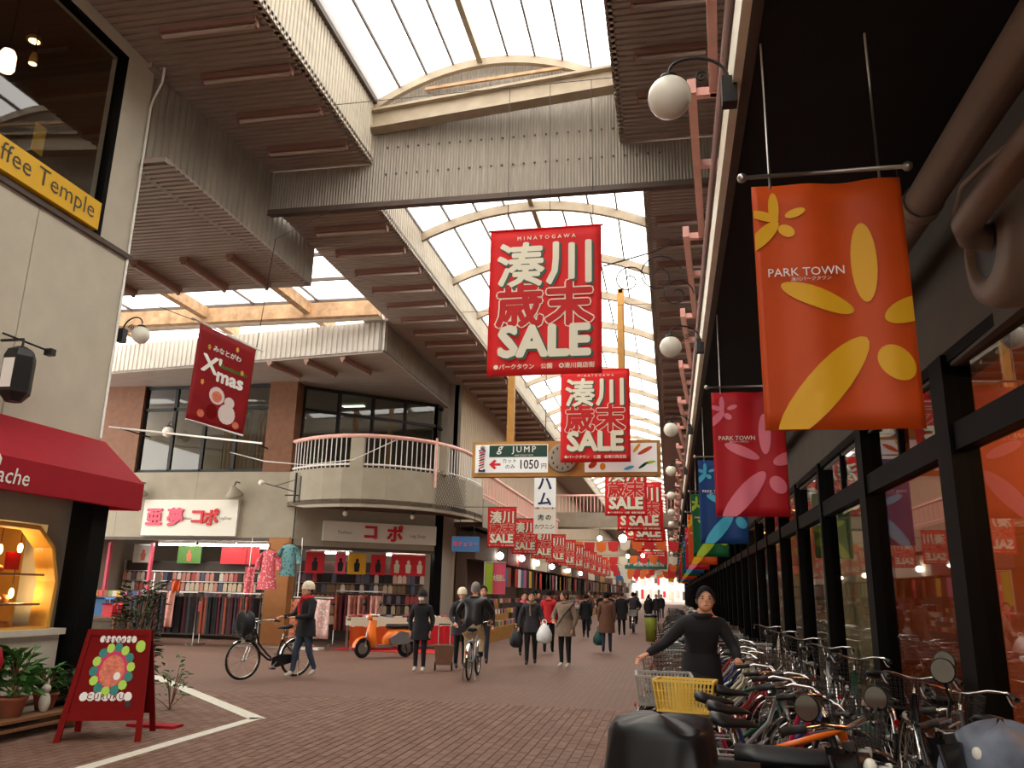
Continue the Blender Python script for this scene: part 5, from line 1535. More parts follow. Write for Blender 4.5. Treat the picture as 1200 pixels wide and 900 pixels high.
MB().tube([(-0.6, 0, 1.32), (0.55, 0, 1.32)], 0.015, 6).tube([(0, 0, 0.05), (0, 0, 1.32)], 0.02, 6).build('pole', 'white_paint', t)
MB().box(-0.3, 0.3, -0.2, 0.2, 0, 0.05).build('base', 'white_paint', t)
def dress(p, m, label, name, w=0.5, h=1.05, skirt=True):
    t = thing(name, label, 'clothing', p)
    mb = MB()
    rows = [(0.08, 0), (0.22, -0.06), (0.2, -0.35), (0.21, -0.55), (0.3 if skirt else 0.24, -h)]
    vs = []
    for r, z in rows:
        for k in range(12):
            a = 2 * PI * k / 12
            vs.append((r * math.cos(a), 0.35 * r * math.sin(a), z))
    fs = [(j * 12 + k, j * 12 + (k + 1) % 12, j * 12 + 12 + (k + 1) % 12, j * 12 + 12 + k) for j in range(4) for k in range(12)]
    mb.add(vs, fs)
    for s in (-1, 1):
        mb.tube([(s * 0.17, 0, -0.1), (s * 0.3, 0, -0.3), (s * 0.33, 0, -0.52)], [0.08, 0.075, 0.07], 8)
    mb.build('body', m, t, True)
    MB().tube([(-0.18, 0, -0.02), (0, 0, 0.05), (0.18, 0, -0.02)], 0.01, 5).tube([(0, 0, 0.05), (0, 0, 0.2)], 0.008, 5).build('hanger', 'iron', t)
dress((-10.85, 20.9, 2.55), 'pink_floral', 'pink floral housedress hanging high at the shop corner', 'floral_dress')
dress((-10.3, 20.95, 2.72), 'teal_floral', 'teal patterned blouse hanging beside the pink floral dress', 'patterned_blouse', h=0.85, skirt=False)
drape((-11.35, 20.85, 2.1), 0, 0.3, 0.8, 'pink_floral', 'floral_cloth', 'narrow pink cloth hanging left of the floral dress', 'cloth')
t = thing('dress_stand', 'tall chrome frame carrying the hanging dresses', 'stand', (-10.7, 21.0, 0))
MB().tube([(-0.75, 0, 0), (-0.75, 0, 2.9), (0.75, 0, 2.9), (0.75, 0, 0)], 0.018, 8).build('frame', 'rail_chrome', t)
MB().box(-0.9, 0.9, -0.25, 0.25, 0, 0.04).build('base', 'rail_chrome', t)
# boxes on a table at the far left
mat('card', (176, 136, 88), 0.8, noise=0.08, scale=6)
t = thing('trestle_table', 'low table with goods boxes at the left end of the stocking shop', 'table', (-15.8, 20.6, 0))
MB().box(-1.0, 1.0, -0.4, 0.4, 0.66, 0.7).build('top', 'wood', t)
for sx in (-0.9, 0.9):
    for sy in (-0.32, 0.32):
        MB().box(sx - 0.03, sx + 0.03, sy - 0.03, sy + 0.03, 0, 0.66).build('leg', 'wood', t)
def carton(p, w, d, h, m, label, rz=0.0):
    t = thing('carton', label, 'box', p, rz)
    MB().box(-w / 2, w / 2, -d / 2, d / 2, 0, h).build('body', m, t)
    MB().box(-w / 2 - 0.005, w / 2 + 0.005, -0.02, 0.02, h - 0.1, h + 0.004).build('tape', 'cloth_ivory', t)
    for s in (-1, 1):
        MB().add([(-w / 2, s * d / 2, h), (w / 2, s * d / 2, h), (w / 2, s * d * 0.75, h + 0.05), (-w / 2, s * d * 0.75, h + 0.05)], [(0, 1, 2, 3)]).build('flap', m, t)
carton((-16.35, 20.55, 0.7), 0.62, 0.4, 0.42, 'card', 'brown cardboard carton on the low table')
carton((-15.55, 20.5, 0.7), 0.5, 0.4, 0.45, 'sign_blue', 'blue and white carton on the low table', 0.1)
carton((-15.1, 20.4, 0.7), 0.3, 0.4, 0.3, 'poster_red', 'small red carton at the end of the low table')
carton((-16.5, 19.9, 0.0), 0.5, 0.4, 0.5, 'card', 'cardboard carton standing on the paving by the low table')
for k in range(16):
    tag(ob('goods_box', gbox, rnd.choice(GC), None, (-16.9 + 0.16 * k, 21.2, 1.22 + 0.0), (0, 0, rnd.uniform(-0.3, 0.3))), 'small packet on the high shelf behind the cartons, %s along' % ordinal(k), 'packet', 'packets behind the cartons')
t = thing('goods_shelf', 'narrow shelf of small packets behind the cartons', 'shelf', (-15.7, 21.25, 0))
for z in (0.5, 0.85, 1.2):
    MB().box(-1.3, 1.3, -0.15, 0.15, z, z + 0.02).build('board', 'wood', t)
for s in (-1.28, 1.28):
    MB().box(s - 0.02, s + 0.02, -0.15, 0.15, 0, 1.9).build('upright', 'rail_chrome', t)
for k in range(2):
    tag(MB().box(-16.95 + k * 1.45, -16.87 + k * 1.45, 22.3, 22.4, 1.2, 2.8).build('pink_post', 'sign_pink', kind='structure'), 'pink painted post inside the shop, %s one' % ['left', 'right'][k], None)
# bargain tables behind the scooter
def bargain(p, rz, m, label, where):
    t = thing('bargain_table', label, 'table', p, rz)
    MB().box(-0.75, 0.75, -0.4, 0.4, 0.62, 0.7).box(-0.75, 0.75, -0.42, -0.38, 0.6, 0.85).box(-0.75, 0.75, 0.38, 0.42, 0.6, 0.85).build('tray', 'cloth_ivory', t)
    MB().grid(lambda u, v: (-0.76 + 1.52 * u, -0.43 + 0.015 * math.sin(u * 30), 0.12 + 0.5 * v), 24, 2, (0, 0.01, 0)).build('skirt', m, t)
    for sx in (-0.7, 0.7):
        for sy in (-0.35, 0.35):
            MB().box(sx - 0.025, sx + 0.025, sy - 0.025, sy + 0.025, 0, 0.62).build('leg', 'rail_chrome', t)
    M = Matrix.Translation(p) @ Matrix.Rotation(rz, 4, 'Z')
    for i in range(26):
        q = M @ Vector((rnd.uniform(-0.65, 0.65), rnd.uniform(-0.3, 0.3), 0.71 + 0.06 * (i % 3)))
        me = bun
        tag(ob('folded_garment', me, rnd.choice(GC + SC), None, q, (rnd.uniform(-0.3, 0.3), rnd.uniform(-0.3, 0.3), rnd.uniform(0, 3))), 'folded garment in the heap on the %s' % where, 'garment', 'heap on the %s' % where)
bun = MB().ell((0, 0, 0.03), (0.14, 0.1, 0.05), 8, 6).mesh('folded_garment', True)
bun.materials.append(GC[0])
bargain((-7.9, 21.6, 0), 0.55, 'ban_orange', 'bargain table with an orange skirt behind the scooter', 'table behind the scooter')
bargain((-6.9, 22.9, 0), 0.8, 'poster_red', 'bargain table with a red skirt at the corner of the arcade', 'table at the arcade corner')
rail(-9.4, -8.0, 22.3, 1.5, 'short clothes rail inside the chamfered corner', 'short corner rail', [('cl_rust', 'rust'), ('cl_blush', 'blush'), ('cl_wine', 'wine red')], 10)
tag(MB().box(-8.9, -5.9, 21.9, 22.1, 0, 0.02).box(-8.9, -5.9, 21.0, 21.9, 0, 0.012).build('red_carpet_strip', 'garland_red'), 'red mat along the front of the chamfered shop corner', 'mat')
# ---------------------------------------------------------------- bicycles
mat('tyre', (22, 21, 21), 0.8); mat('chrome', (205, 202, 196), 0.18, metal=1.0); mat('alloy', (160, 158, 154), 0.35, metal=0.8)
mat('saddle_black', (20, 19, 20), 0.45); mat('grip', (28, 27, 27), 0.6); mat('wire_dark', (52, 46, 44), 0.5, metal=0.4); mat('wire_brown', (120, 92, 76), 0.6)
mat('fr_silver', (150, 150, 152), 0.3, metal=0.6); mat('fr_black', (26, 26, 30), 0.3); mat('fr_orange', (226, 104, 24), 0.3); mat('fr_blue', (46, 66, 120), 0.3); mat('fr_red', (150, 30, 40), 0.3); mat('fr_green', (36, 74, 58), 0.3); mat('fr_pink', (190, 40, 84), 0.3); mat('fr_cream', (206, 196, 170), 0.35)
mat('reflector', (190, 20, 16), 0.2); mat('basket_yellow', (226, 190, 84), 0.5); mat('basket_grey', (150, 148, 142), 0.5); mat('lamp_glass', (220, 218, 206), 0.15); mat('tarp', (16, 16, 18), 0.42, noise=0.2, scale=6)
WR = 0.32
def wheel_meshes():
    ty = MB().torus((0, 0, 0), WR, 0.02, 'y', 32, 6).mesh('wheel', True)
    ri = MB().torus((0, 0, 0), WR - 0.027, 0.012, 'y', 28, 5).mesh('rim', True)
    sp = MB()
    for i in range(20):
        a = 2 * PI * i / 20
        s = 0.025 if i % 2 else -0.025
        sp.tube([(0.02 * math.cos(a + 0.5), s, 0.02 * math.sin(a + 0.5)), ((WR - 0.03) * math.cos(a), 0, (WR - 0.03) * math.sin(a))], 0.0022, 3)
    hu = MB().tube([(0, -0.045, 0), (0, 0.045, 0)], 0.022, 8).mesh('hub', True)
    return ty, ri, sp.mesh('spokes'), hu
WM = wheel_meshes()
def bike_wheel(parent, loc, rot=None):
    w = ob('wheel', WM[0], 'tyre', parent, loc, rot)
    ob('rim', WM[1], 'chrome', w)
    tag(ob('spokes', WM[2], 'alloy', w), kind='stuff')
    ob('hub', WM[3], 'alloy', w)
    return w
def fender(a0, a1):
    mb = MB()
    n = 14
    vs = []
    for i in range(n + 1):
        a = a0 + (a1 - a0) * i / n
        for y, r in ((-0.028, WR + 0.03), (0, WR + 0.042), (0.028, WR + 0.03)):
            vs.append((r * math.cos(a), y, r * math.sin(a)))
    mb.add(vs, [(3 * i + k, 3 * i + 3 + k, 3 * i + 4 + k, 3 * i + 1 + k) for i in range(n) for k in range(2)])
    return mb.mesh('fender', True)
FEN_R, FEN_F = fender(0.2, 2.9), fender(0.9, 3.0)
def bk_frame(style):
    RX, FX = -0.5, 0.58
    hd0, hd1 = (0.40, 0, 0.86), (0.46, 0, 0.62)
    bb, st = (-0.05, 0, 0.29), (-0.17, 0, 0.66)
    mb = MB()
    if style == 'city':
        mb.tube([hd0, (0.3, 0, 0.6), (0.12, 0, 0.42), bb], 0.018, 8)
        mb.tube([(0.44, 0, 0.68), (0.3, 0, 0.48), (0.1, 0, 0.33), bb], 0.02, 8)
    else:
        mb.tube([hd0, (-0.16, 0, 0.68)], 0.018, 8)
        mb.tube([hd1, bb], 0.022, 8)
    mb.tube([bb, st], 0.017, 8)
    mb.tube([hd0, hd1], 0.024, 8)
    for s in (-1, 1):
        mb.tube([bb, (RX, s * 0.055, WR + 0.02)], 0.011, 6)
        mb.tube([st, (RX, s * 0.055, WR + 0.02)], 0.009, 6)
    return mb.mesh('frame', True)
FR = {'city': bk_frame('city'), 'diamond': bk_frame('diamond')}
fork = MB()
for s in (-1, 1):
    fork.tube([(0.47, s * 0.03, 0.6), (0.49, s * 0.05, 0.52), (0.55, s * 0.05, 0.36), (0.58, s * 0.05, WR + 0.02)], 0.011, 6)
fork.tube([(0.46, 0, 0.63), (0.47, 0, 0.58)], 0.026, 8).tube([(0.47, -0.05, 0.59), (0.47, 0.05, 0.59)], 0.014, 6)
FORK = fork.mesh('fork', True)
hb = MB().tube([(0.40, 0, 0.86), (0.375, 0, 0.98)], 0.014, 8)
hb.tube([(0.1, -0.27, 0.99), (0.24, -0.26, 1.02), (0.36, -0.17, 1.01), (0.395, -0.05, 0.98), (0.395, 0.05, 0.98), (0.36, 0.17, 1.01), (0.24, 0.26, 1.02), (0.1, 0.27, 0.99)], 0.0115, 8)
HB = hb.mesh('handlebar', True)
hf = MB().tube([(0.40, 0, 0.86), (0.42, 0, 0.97)], 0.014, 8).tube([(0.36, -0.29, 0.99), (0.42, -0.12, 0.97), (0.42, 0.12, 0.97), (0.36, 0.29, 0.99)], 0.012, 8)
HF = hf.mesh('handlebar', True)
GRIP = MB().tube([(-0.06, 0, -0.005), (0.06, 0, 0.012)], 0.018, 8).mesh('grip', True)
LEV = MB().tube([(0.1, 0, 0), (0.0, 0, -0.045), (-0.07, 0, -0.05)], 0.006, 5).mesh('brake_lever', True)
sd = MB()
vs = []
prof = [(-0.135, 0.05, 0.03, 0.012), (-0.12, 0.10, 0.025, 0.035), (-0.06, 0.105, 0.012, 0.04), (0.01, 0.06, 0.0, 0.03), (0.10, 0.026, -0.004, 0.02), (0.145, 0.012, -0.012, 0.01)]
for x, w, z, hh in prof:
    for k in range(8):
        a = 2 * PI * k / 8
        vs.append((x, w * math.cos(a), z + hh * math.sin(a)))
fs = [(j * 8 + k, j * 8 + (k + 1) % 8, j * 8 + 8 + (k + 1) % 8, j * 8 + 8 + k) for j in range(len(prof) - 1) for k in range(8)] + [tuple(range(7, -1, -1)), tuple(range(40, 48))]
SADDLE = sd.add(vs, fs).mesh('saddle', True)
SPOST = MB().tube([(-0.165, 0, 0.64), (-0.205, 0, 0.84)], 0.012, 8).torus((-0.25, 0.05, 0.83), 0.02, 0.004, 'x', 8, 4).torus((-0.25, -0.05, 0.83), 0.02, 0.004, 'x', 8, 4).mesh('seat_post', True)
CRANK = MB().torus((0, 0.05, 0), 0.09, 0.008, 'y', 18, 5).tube([(0, 0.07, 0), (0.12, 0.08, -0.11)], 0.01, 6).tube([(0, -0.07, 0), (-0.12, -0.08, 0.11)], 0.01, 6).mesh('crank', True)
PEDAL = MB().box(-0.045, 0.045, -0.045, 0.045, -0.012, 0.012).mesh('pedal')
GUARD = MB().prism([(-0.5, 0.30), (-0.5, 0.40), (-0.1, 0.41), (0.05, 0.36), (0.06, 0.24), (-0.05, 0.19), (-0.42, 0.27)], lambda u, v, d: (u, d, v), 0.05, 0.075).mesh('chain_guard')
ca = MB()
for s in (-1, 1):
    ca.tube([(-0.2, s * 0.06, 0.70), (-0.72, s * 0.07, 0.70), (-0.74, s * 0.04, 0.70)], 0.007, 5).tube([(-0.5, s * 0.065, WR), (-0.55, s * 0.07, 0.70)], 0.006, 5)
for x in (-0.3, -0.45, -0.6, -0.73):
    ca.tube([(x, -0.07, 0.70), (x, 0.07, 0.70)], 0.005, 5)
CARR = ca.mesh('carrier', True)
KICK = MB().tube([(-0.5, 0.08, 0.32), (-0.48, 0.12, 0.02), (-0.40, 0.12, 0.01)], 0.009, 5).tube([(-0.5, -0.08, 0.32), (-0.48, -0.12, 0.02)], 0.009, 5).mesh('kickstand', True)
LAMP = MB().lathe([(0.02, -0.04), (0.035, -0.02), (0.038, 0.03), (0.034, 0.04)], rot=Matrix.Rotation(PI / 2, 3, 'Y'), n=12).mesh('lamp', True)
REFL = MB().lathe([(0.025, -0.008), (0.025, 0.008)], rot=Matrix.Rotation(PI / 2, 3, 'Y'), n=12).mesh('reflector')
def basket_mesh(w0, w1, d0, d1, h, nx, nz, r, slat=False):
    mb = MB()
    def P(s, t, v):   # s: side 0..3, t along, v up
        w, d = (w0 + (w1 - w0) * v) / 2, (d0 + (d1 - d0) * v) / 2
        c = [(-d, -w), (d, -w), (d, w), (-d, w)]
        a, b = c[s], c[(s + 1) % 4]
        return (a[0] + (b[0] - a[0]) * t, a[1] + (b[1] - a[1]) * t, h * v)
    for s in range(4):
        for i in range(nx):
            t = i / nx
            if slat: mb.bar(P(s, t, 0), P(s, t, 1), r * 2.2, r * 2.2)
            else: mb.bar(P(s, t, 0), P(s, t, 1), r, r)
        for j in range(nz + 1):
            v = j / nz
            rr = r * (3.2 if (slat and j in (0, nz)) else 1.3)
            mb.bar(P(s, 0, v), P(s, 1, v), rr, rr)
    for i in range(1, nx):
        mb.bar(P(0, i / nx, 0), P(2, 1 - i / nx, 0), r, r)
        mb.bar(P(1, i / nx, 0), P(3, 1 - i / nx, 0), r, r)
    return mb.mesh('basket')
BK_WIRE = basket_mesh(0.28, 0.36, 0.22, 0.28, 0.24, 9, 5, 0.004)
BK_BIG = basket_mesh(0.34, 0.42, 0.36, 0.44, 0.26, 12, 6, 0.005)
BK_SLAT = basket_mesh(0.30, 0.36, 0.40, 0.46, 0.22, 15, 3, 0.006, True)

def bicycle(loc, rz, label, group, frame='fr_silver', style='city', front='wire_dark', rear=None, lod=0, steer=0.0, lean=0.0, name='bicycle'):
    t = thing(name, label, 'bicycle', loc, rz, group)
    t.rotation_euler = (lean, 0, rz)
    ob('frame', FR[style], frame, t)
    if lod < 2:
        bike_wheel(t, (-0.5, 0, WR + 0.02)); fw = bike_wheel(t, (0.58, 0, WR + 0.02))
        fw.rotation_euler = (0, 0, steer * 0.3)
    else:
        for x in (-0.5, 0.58):
            w = ob('wheel', WM[0], 'tyre', t, (x, 0, WR + 0.02)); ob('rim', WM[1], 'chrome', w)
    ob('fork', FORK, 'chrome', t)
    ob('handlebar', HB if style == 'city' else HF, 'chrome', t)
    ob('saddle', SADDLE, 'saddle_black', t, (-0.21, 0, 0.87))
    ob('seat_post', SPOST, 'chrome', t)
    ob('fender', FEN_R, 'chrome' if style == 'city' else 'fr_black', t, (-0.5, 0, WR + 0.02))
    if lod < 2:
        ob('fender', FEN_F, 'chrome' if style == 'city' else 'fr_black', t, (0.58, 0, WR + 0.02))
        for s in (-1, 1):
            p = (0.14, s * 0.268, 0.997) if style == 'city' else (0.38, s * 0.25, 0.985)
            ob('grip', GRIP, 'grip', t, p, (0, 0, 0 if style == 'city' else s * 1.1))
            ob('brake_lever', LEV, 'alloy', t, (p[0] + 0.06, p[1], p[2] - 0.005), (0, 0, 0 if style == 'city' else s * 1.1))
        ob('crank', CRANK, 'alloy', t, (-0.05, 0, 0.29))
        ob('pedal', PEDAL, 'black', t, (0.07, 0.13, 0.18)); ob('pedal', PEDAL, 'black', t, (-0.17, -0.13, 0.40))
        if style == 'city': ob('chain_guard', GUARD, frame, t)
        ob('carrier', CARR, 'alloy', t)
        ob('kickstand', KICK, 'alloy', t)
        ob('lamp', LAMP, 'lamp_glass', t, (0.62, 0, 0.66))
        ob('reflector', REFL, 'reflector', t, (-0.85, 0, 0.52))
    if front: ob('basket', BK_WIRE, front, t, (0.60, 0, 0.72))
    if rear: ob('rear_basket', {'basket_yellow': BK_SLAT, 'basket_grey': BK_SLAT}.get(rear, BK_BIG), rear, t, (-0.55, 0, 0.72))
    return t
rnd = random.Random(11)
CN = {'fr_silver': 'silver', 'fr_black': 'black', 'fr_blue': 'blue', 'fr_red': 'dark red', 'fr_green': 'dark green', 'fr_cream': 'cream', 'fr_orange': 'orange', 'fr_pink': 'pink'}
special = {
    5.35: dict(frame='fr_orange', style='diamond', front=None, label='orange sports bicycle in the parked row beside the covered moped'),
    5.85: dict(frame='fr_black', front='wire_dark', label='black city bicycle parked just past the orange one'),
    6.35: dict(frame='fr_pink', front=None, label='pink framed bicycle in the parked row before the yellow basket'),
    6.85: dict(frame='fr_blue', rear='basket_yellow', front='wire_dark', label='bicycle with a yellow slatted rear basket'),
    7.4: dict(frame='fr_silver', rear='basket_grey', front='wire_dark', label='bicycle with a grey slatted rear basket'),
    8.9: dict(frame='fr_red', rear='wire_brown', front=None, label='bicycle with a brown wire rear basket beside the dark coated woman'),
}
ys = sorted(special) + [7.9, 9.4] + [9.9 + 0.5 * i for i in range(9)] + [14.5 + 0.72 * i for i in range(18)] + [27.8 + 1.1 * i for i in range(14)]
nn = 0
for y in ys:
    kw = dict(special.get(y, {}))
    if not kw:
        fr = rnd.choice(['fr_silver', 'fr_black', 'fr_silver', 'fr_blue', 'fr_red', 'fr_green', 'fr_cream'])
        bas = rnd.choice(['wire_dark', 'wire_dark', 'alloy', 'wire_brown'])
        rr = rnd.choice([None, None, None, 'wire_dark'])
        kw = dict(frame=fr, front=bas, rear=rr, style='city' if rnd.random() < 0.8 else 'diamond')
        kw['label'] = '%s %s bicycle in the parked row, %s beyond the yellow basket' % (CN[fr], 'city' if kw['style'] == 'city' else 'sports', ordinal(nn))
        nn += 1
    lod = 0 if y < 14 else (1 if y < 22 else 2)
    bicycle((0.56 + rnd.uniform(-0.12, 0.12), y, 0), rnd.uniform(-0.16, 0.1), group='bicycles parked along the shop fronts', lod=lod, lean=rnd.uniform(-0.07, 0.07), **kw)
# second, shallower line of handlebars against the windows
for k, y in enumerate((6.1, 7.1, 9.2, 11.1, 13.2, 15.6, 18)):
    fr = ['fr_silver', 'fr_black', 'fr_green', 'fr_silver', 'fr_black', 'fr_cream', 'fr_black'][k]
    bicycle((1.88, y, 0), PI / 2 + 0.08 * (k % 3 - 1), '%s bicycle leaning along the shop window, %s from the covered moped' % (CN[fr], ordinal(k)), 'bicycles along the shop window', fr, front='wire_dark', lod=1, lean=0.06)

# ---------------------------------------------------------------- mopeds and scooters
def scooter(loc, rz, label, body, steer=0.0, cover=False, mirrors=True, name='motor_scooter', seat='saddle_black', panel='fr_silver', mirror_rot=None, mirror_dz=0.0):
    t = thing(name, label, 'scooter', loc, rz)
    tr = 0.22
    for x in (-0.52, 0.6):
        w = MB().torus((0, 0, 0), tr - 0.045, 0.05, 'y', 24, 8).mesh('wheel', True)
        o = ob('wheel', w, 'tyre', t, (x, 0, tr + 0.005), (0, 0, steer if x > 0 else 0))
        MB().lathe([(0.13, -0.03), (0.13, 0.03)], n=16, rot=Matrix.Rotation(PI / 2, 3, 'X')).build('rim', 'alloy', o)
    # rear body
    mb = MB()
    rings = [(-0.82, 0.10, 0.52, 0.06), (-0.7, 0.17, 0.52, 0.14), (-0.4, 0.2, 0.50, 0.18), (-0.1, 0.19, 0.46, 0.2), (0.05, 0.14, 0.38, 0.14)]
    vs = []
    for x, w, zc, h in rings:
        for k in range(12):
            a = 2 * PI * k / 12
            vs.append((x, w * math.cos(a), zc + h * math.sin(a)))
    fs = [(j * 12 + k, j * 12 + (k + 1) % 12, j * 12 + 12 + (k + 1) % 12, j * 12 + 12 + k) for j in range(4) for k in range(12)] + [tuple(range(11, -1, -1)), tuple(range(48, 60))]
    mb.add(vs, fs).build('rear_body', body, t, True)
    MB().prism([(-0.78, 0.5), (-0.3, 0.62), (0.02, 0.45), (-0.05, 0.3), (-0.45, 0.32)], lambda u, v, d: (u, d, v), -0.215, 0.215).build('side_panel', panel, t)
    sv = [(-0.72, 0.12), (-0.6, 0.15), (-0.25, 0.14), (0.0, 0.1)]
    vs = []
    for x, w in sv:
        for k in range(10):
            a = 2 * PI * k / 10
            vs.append((x, w * math.cos(a), 0.72 + 0.055 * math.sin(a)))
    MB().add(vs, [(j * 10 + k, j * 10 + (k + 1) % 10, j * 10 + 10 + (k + 1) % 10, j * 10 + 10 + k) for j in range(3) for k in range(10)] + [tuple(range(9, -1, -1)), tuple(range(30, 40))]).build('seat', seat, t, True)
    MB().prism([(-0.1, 0.24), (0.36, 0.24), (0.36, 0.30), (-0.1, 0.30)], lambda u, v, d: (u, d, v), -0.15, 0.15).build('floorboard', panel, t)
    # leg shield
    vs = []
    for x, w, z in ((0.34, 0.16, 0.26), (0.40, 0.19, 0.45), (0.44, 0.19, 0.65), (0.40, 0.12, 0.86)):
        for y, dx in ((-w, -0.05), (-w * 0.5, 0.04), (0, 0.07), (w * 0.5, 0.04), (w, -0.05)):
            vs.append((x + dx, y, z))
    f = [(j * 5 + k, j * 5 + k + 1, j * 5 + 6 + k, j * 5 + 5 + k) for j in range(3) for k in range(4)]
    n0 = len(vs)
    vs2 = [(x - 0.03, y, z) for x, y, z in vs]
    MB().add(vs + vs2, f + [tuple(n0 + i for i in reversed(q)) for q in f] + [(0, n0, n0 + 5, 5), (5, n0 + 5, n0 + 10, 10), (10, n0 + 10, n0 + 15, 15)]).build('leg_shield', body, t, True)
    st = ob('steering', MB().tube([(0, 0, 0.3 - 0.9), (-0.14, 0, 0.0)], 0.03, 8).tube([(0.02, -0.07, 0.26 - 0.9), (0.02, -0.07, -0.5)], 0.02, 6).tube([(0.02, 0.07, 0.26 - 0.9), (0.02, 0.07, -0.5)], 0.02, 6).mesh('steering', True), 'alloy', t, (0.55, 0, 0.9), (0, 0, steer))
    ff = MB()
    vs = []
    for i in range(11):
        a = 0.1 + 2.7 * i / 10
        for y, r in ((-0.07, 0.25), (0, 0.275), (0.07, 0.25)):
            vs.append((r * math.cos(a), y, r * math.sin(a)))
    ff.add(vs, [(3 * i + k, 3 * i + 3 + k, 3 * i + 4 + k, 3 * i + 1 + k) for i in range(10) for k in range(2)])
    ff.build('front_fender', body, t, True, loc=(0.6, 0, 0.225), rot=(0, 0, steer))
    def S(p):   # steering frame
        c, s = math.cos(steer), math.sin(steer)
        return (0.42 + p[0] * c - p[1] * s, p[0] * s + p[1] * c, p[2])
    MB().tube([S((-0.12, -0.34, 0.97)), S((0.0, -0.2, 1.0)), S((0, 0, 0.97)), S((0.0, 0.2, 1.0)), S((-0.12, 0.34, 0.97))], 0.014, 8).build('handlebar', 'chrome', t, True)
    for s in (-1, 1):
        MB().tube([S((-0.06, s * 0.27, 0.985)), S((-0.14, s * 0.37, 0.965))], 0.021, 8).build('grip', 'grip', t, True)
        MB().tube([S((0.05, s * 0.2, 0.99)), S((0.0, s * 0.34, 0.975))], 0.006, 5).build('brake_lever', 'alloy', t)
    if name != 'moped': MB().ell(S((0.06, 0, 0.93)), (0.075, 0.085, 0.07), 14, 10).build('headlamp_cowl', body, t, True)
    MB().ell(S((0.115, 0, 0.925 if name != 'moped' else 0.8)), (0.035, 0.055, 0.05), 12, 8).build('headlamp', 'lamp_glass', t, True)
    if mirrors:
        for s in (-1, 1):
            MB().tube([S((0.0, s * 0.2, 1.0)), S((0.02, s * 0.27, 1.1 + mirror_dz * 0.5)), S((0.0, s * 0.34, 1.2 + mirror_dz))], 0.007, 5).build('mirror_stalk', 'black', t)
            R = Matrix.Rotation(steer if mirror_rot is None else mirror_rot, 3, 'Z') @ Matrix.Rotation(-PI / 2, 3, 'Y')
            m_ = MB().lathe([(0.03, -0.03), (0.062, -0.012), (0.065, 0.0)], S((0.0, s * 0.35, 1.25 + mirror_dz)), 18, R).build('mirror_shell', 'black', t, True)
            MB().lathe([(0.058, 0.0), (0.058, 0.004)], S((0.0, s * 0.35, 1.25 + mirror_dz)), 18, R).build('mirror_glass', 'mirror', m_)
    MB().tube([(-0.45, 0.13, 0.3), (-0.5, 0.2, 0.02)], 0.012, 5).tube([(-0.45, -0.13, 0.3), (-0.5, -0.2, 0.02)], 0.012, 5).build('stand', 'iron', t)
    MB().box(-0.86, -0.8, -0.06, 0.06, 0.55, 0.62).build('tail_lamp', 'reflector', t)
    if not cover:
        MB().box(-0.9, -0.7, -0.1, 0.1, 0.66, 0.68).build('rack', 'alloy', t)
    return t
mat('mirror', (150, 150, 150), 0.05, metal=1.0)
mat('fr_scooter', (236, 120, 40), 0.3)
scooter((-6.75, 19.25, 0), math.atan2(-0.8, -0.85), 'orange and silver motor scooter parked in front of the stocking shop', 'fr_scooter', steer=0.2)
mA = scooter((0.42, 4.62, 0), -0.12, 'black moped with a covered rear box at the front of the parked row', 'fr_black', steer=-0.55, cover=True, name='moped', panel='fr_black', mirror_rot=1.1, mirror_dz=-0.16)
mB = scooter((1.05, 5.1, 0), -0.1, 'dark moped with round mirrors between the covered moped and the shop window', 'fr_black', steer=-0.2, name='moped', panel='fr_black', mirror_rot=1.05)
# tarp over the box
def tarp_pt(u, v):
    a = 2 * PI * u
    c, s = math.cos(a), math.sin(a)
    k = 1 / max(abs(c) ** 0.6 + abs(s) ** 0.6, 0.2)
    sq = lambda q: math.copysign(abs(q) ** 0.62, q)
    if v < 0.35:
        f = v / 0.35
        return (0.27 * sq(c) * f, 0.24 * sq(s) * f, 0.42 + 0.018 * math.sin(3 * a + 1) * f + 0.012 * math.sin(7 * a) * f - 0.05 * f * f)
    f = (v - 0.35) / 0.65
    w = 1 + 0.12 * f + 0.05 * f * math.sin(7 * a + 2 * f) + 0.03 * math.sin(13 * a + 1) * f + 0.02 * math.sin(5 * f + 3 * a)
    return (0.27 * sq(c) * w, 0.24 * sq(s) * w, 0.37 - 0.45 * f + 0.03 * f * math.sin(5 * a))
t = tag(MB().grid(tarp_pt, 96, 24).build('tarpaulin', 'tarp', None, True, loc=(-0.08, 4.68, 0.56), rot=(0, 0, -0.12)), 'wrinkled black cover over the rear box of the nearest moped', 'cover')
t = thing('delivery_box', 'box hidden under the black cover on the nearest moped', 'box', (-0.08, 4.68, 0.70), -0.12)
MB().box(-0.17, 0.17, -0.14, 0.14, 0.0, 0.18).build('body', 'fr_black', t)
MB().box(-0.18, 0.18, -0.15, 0.15, 0.17, 0.2).build('lid', 'fr_black', t)
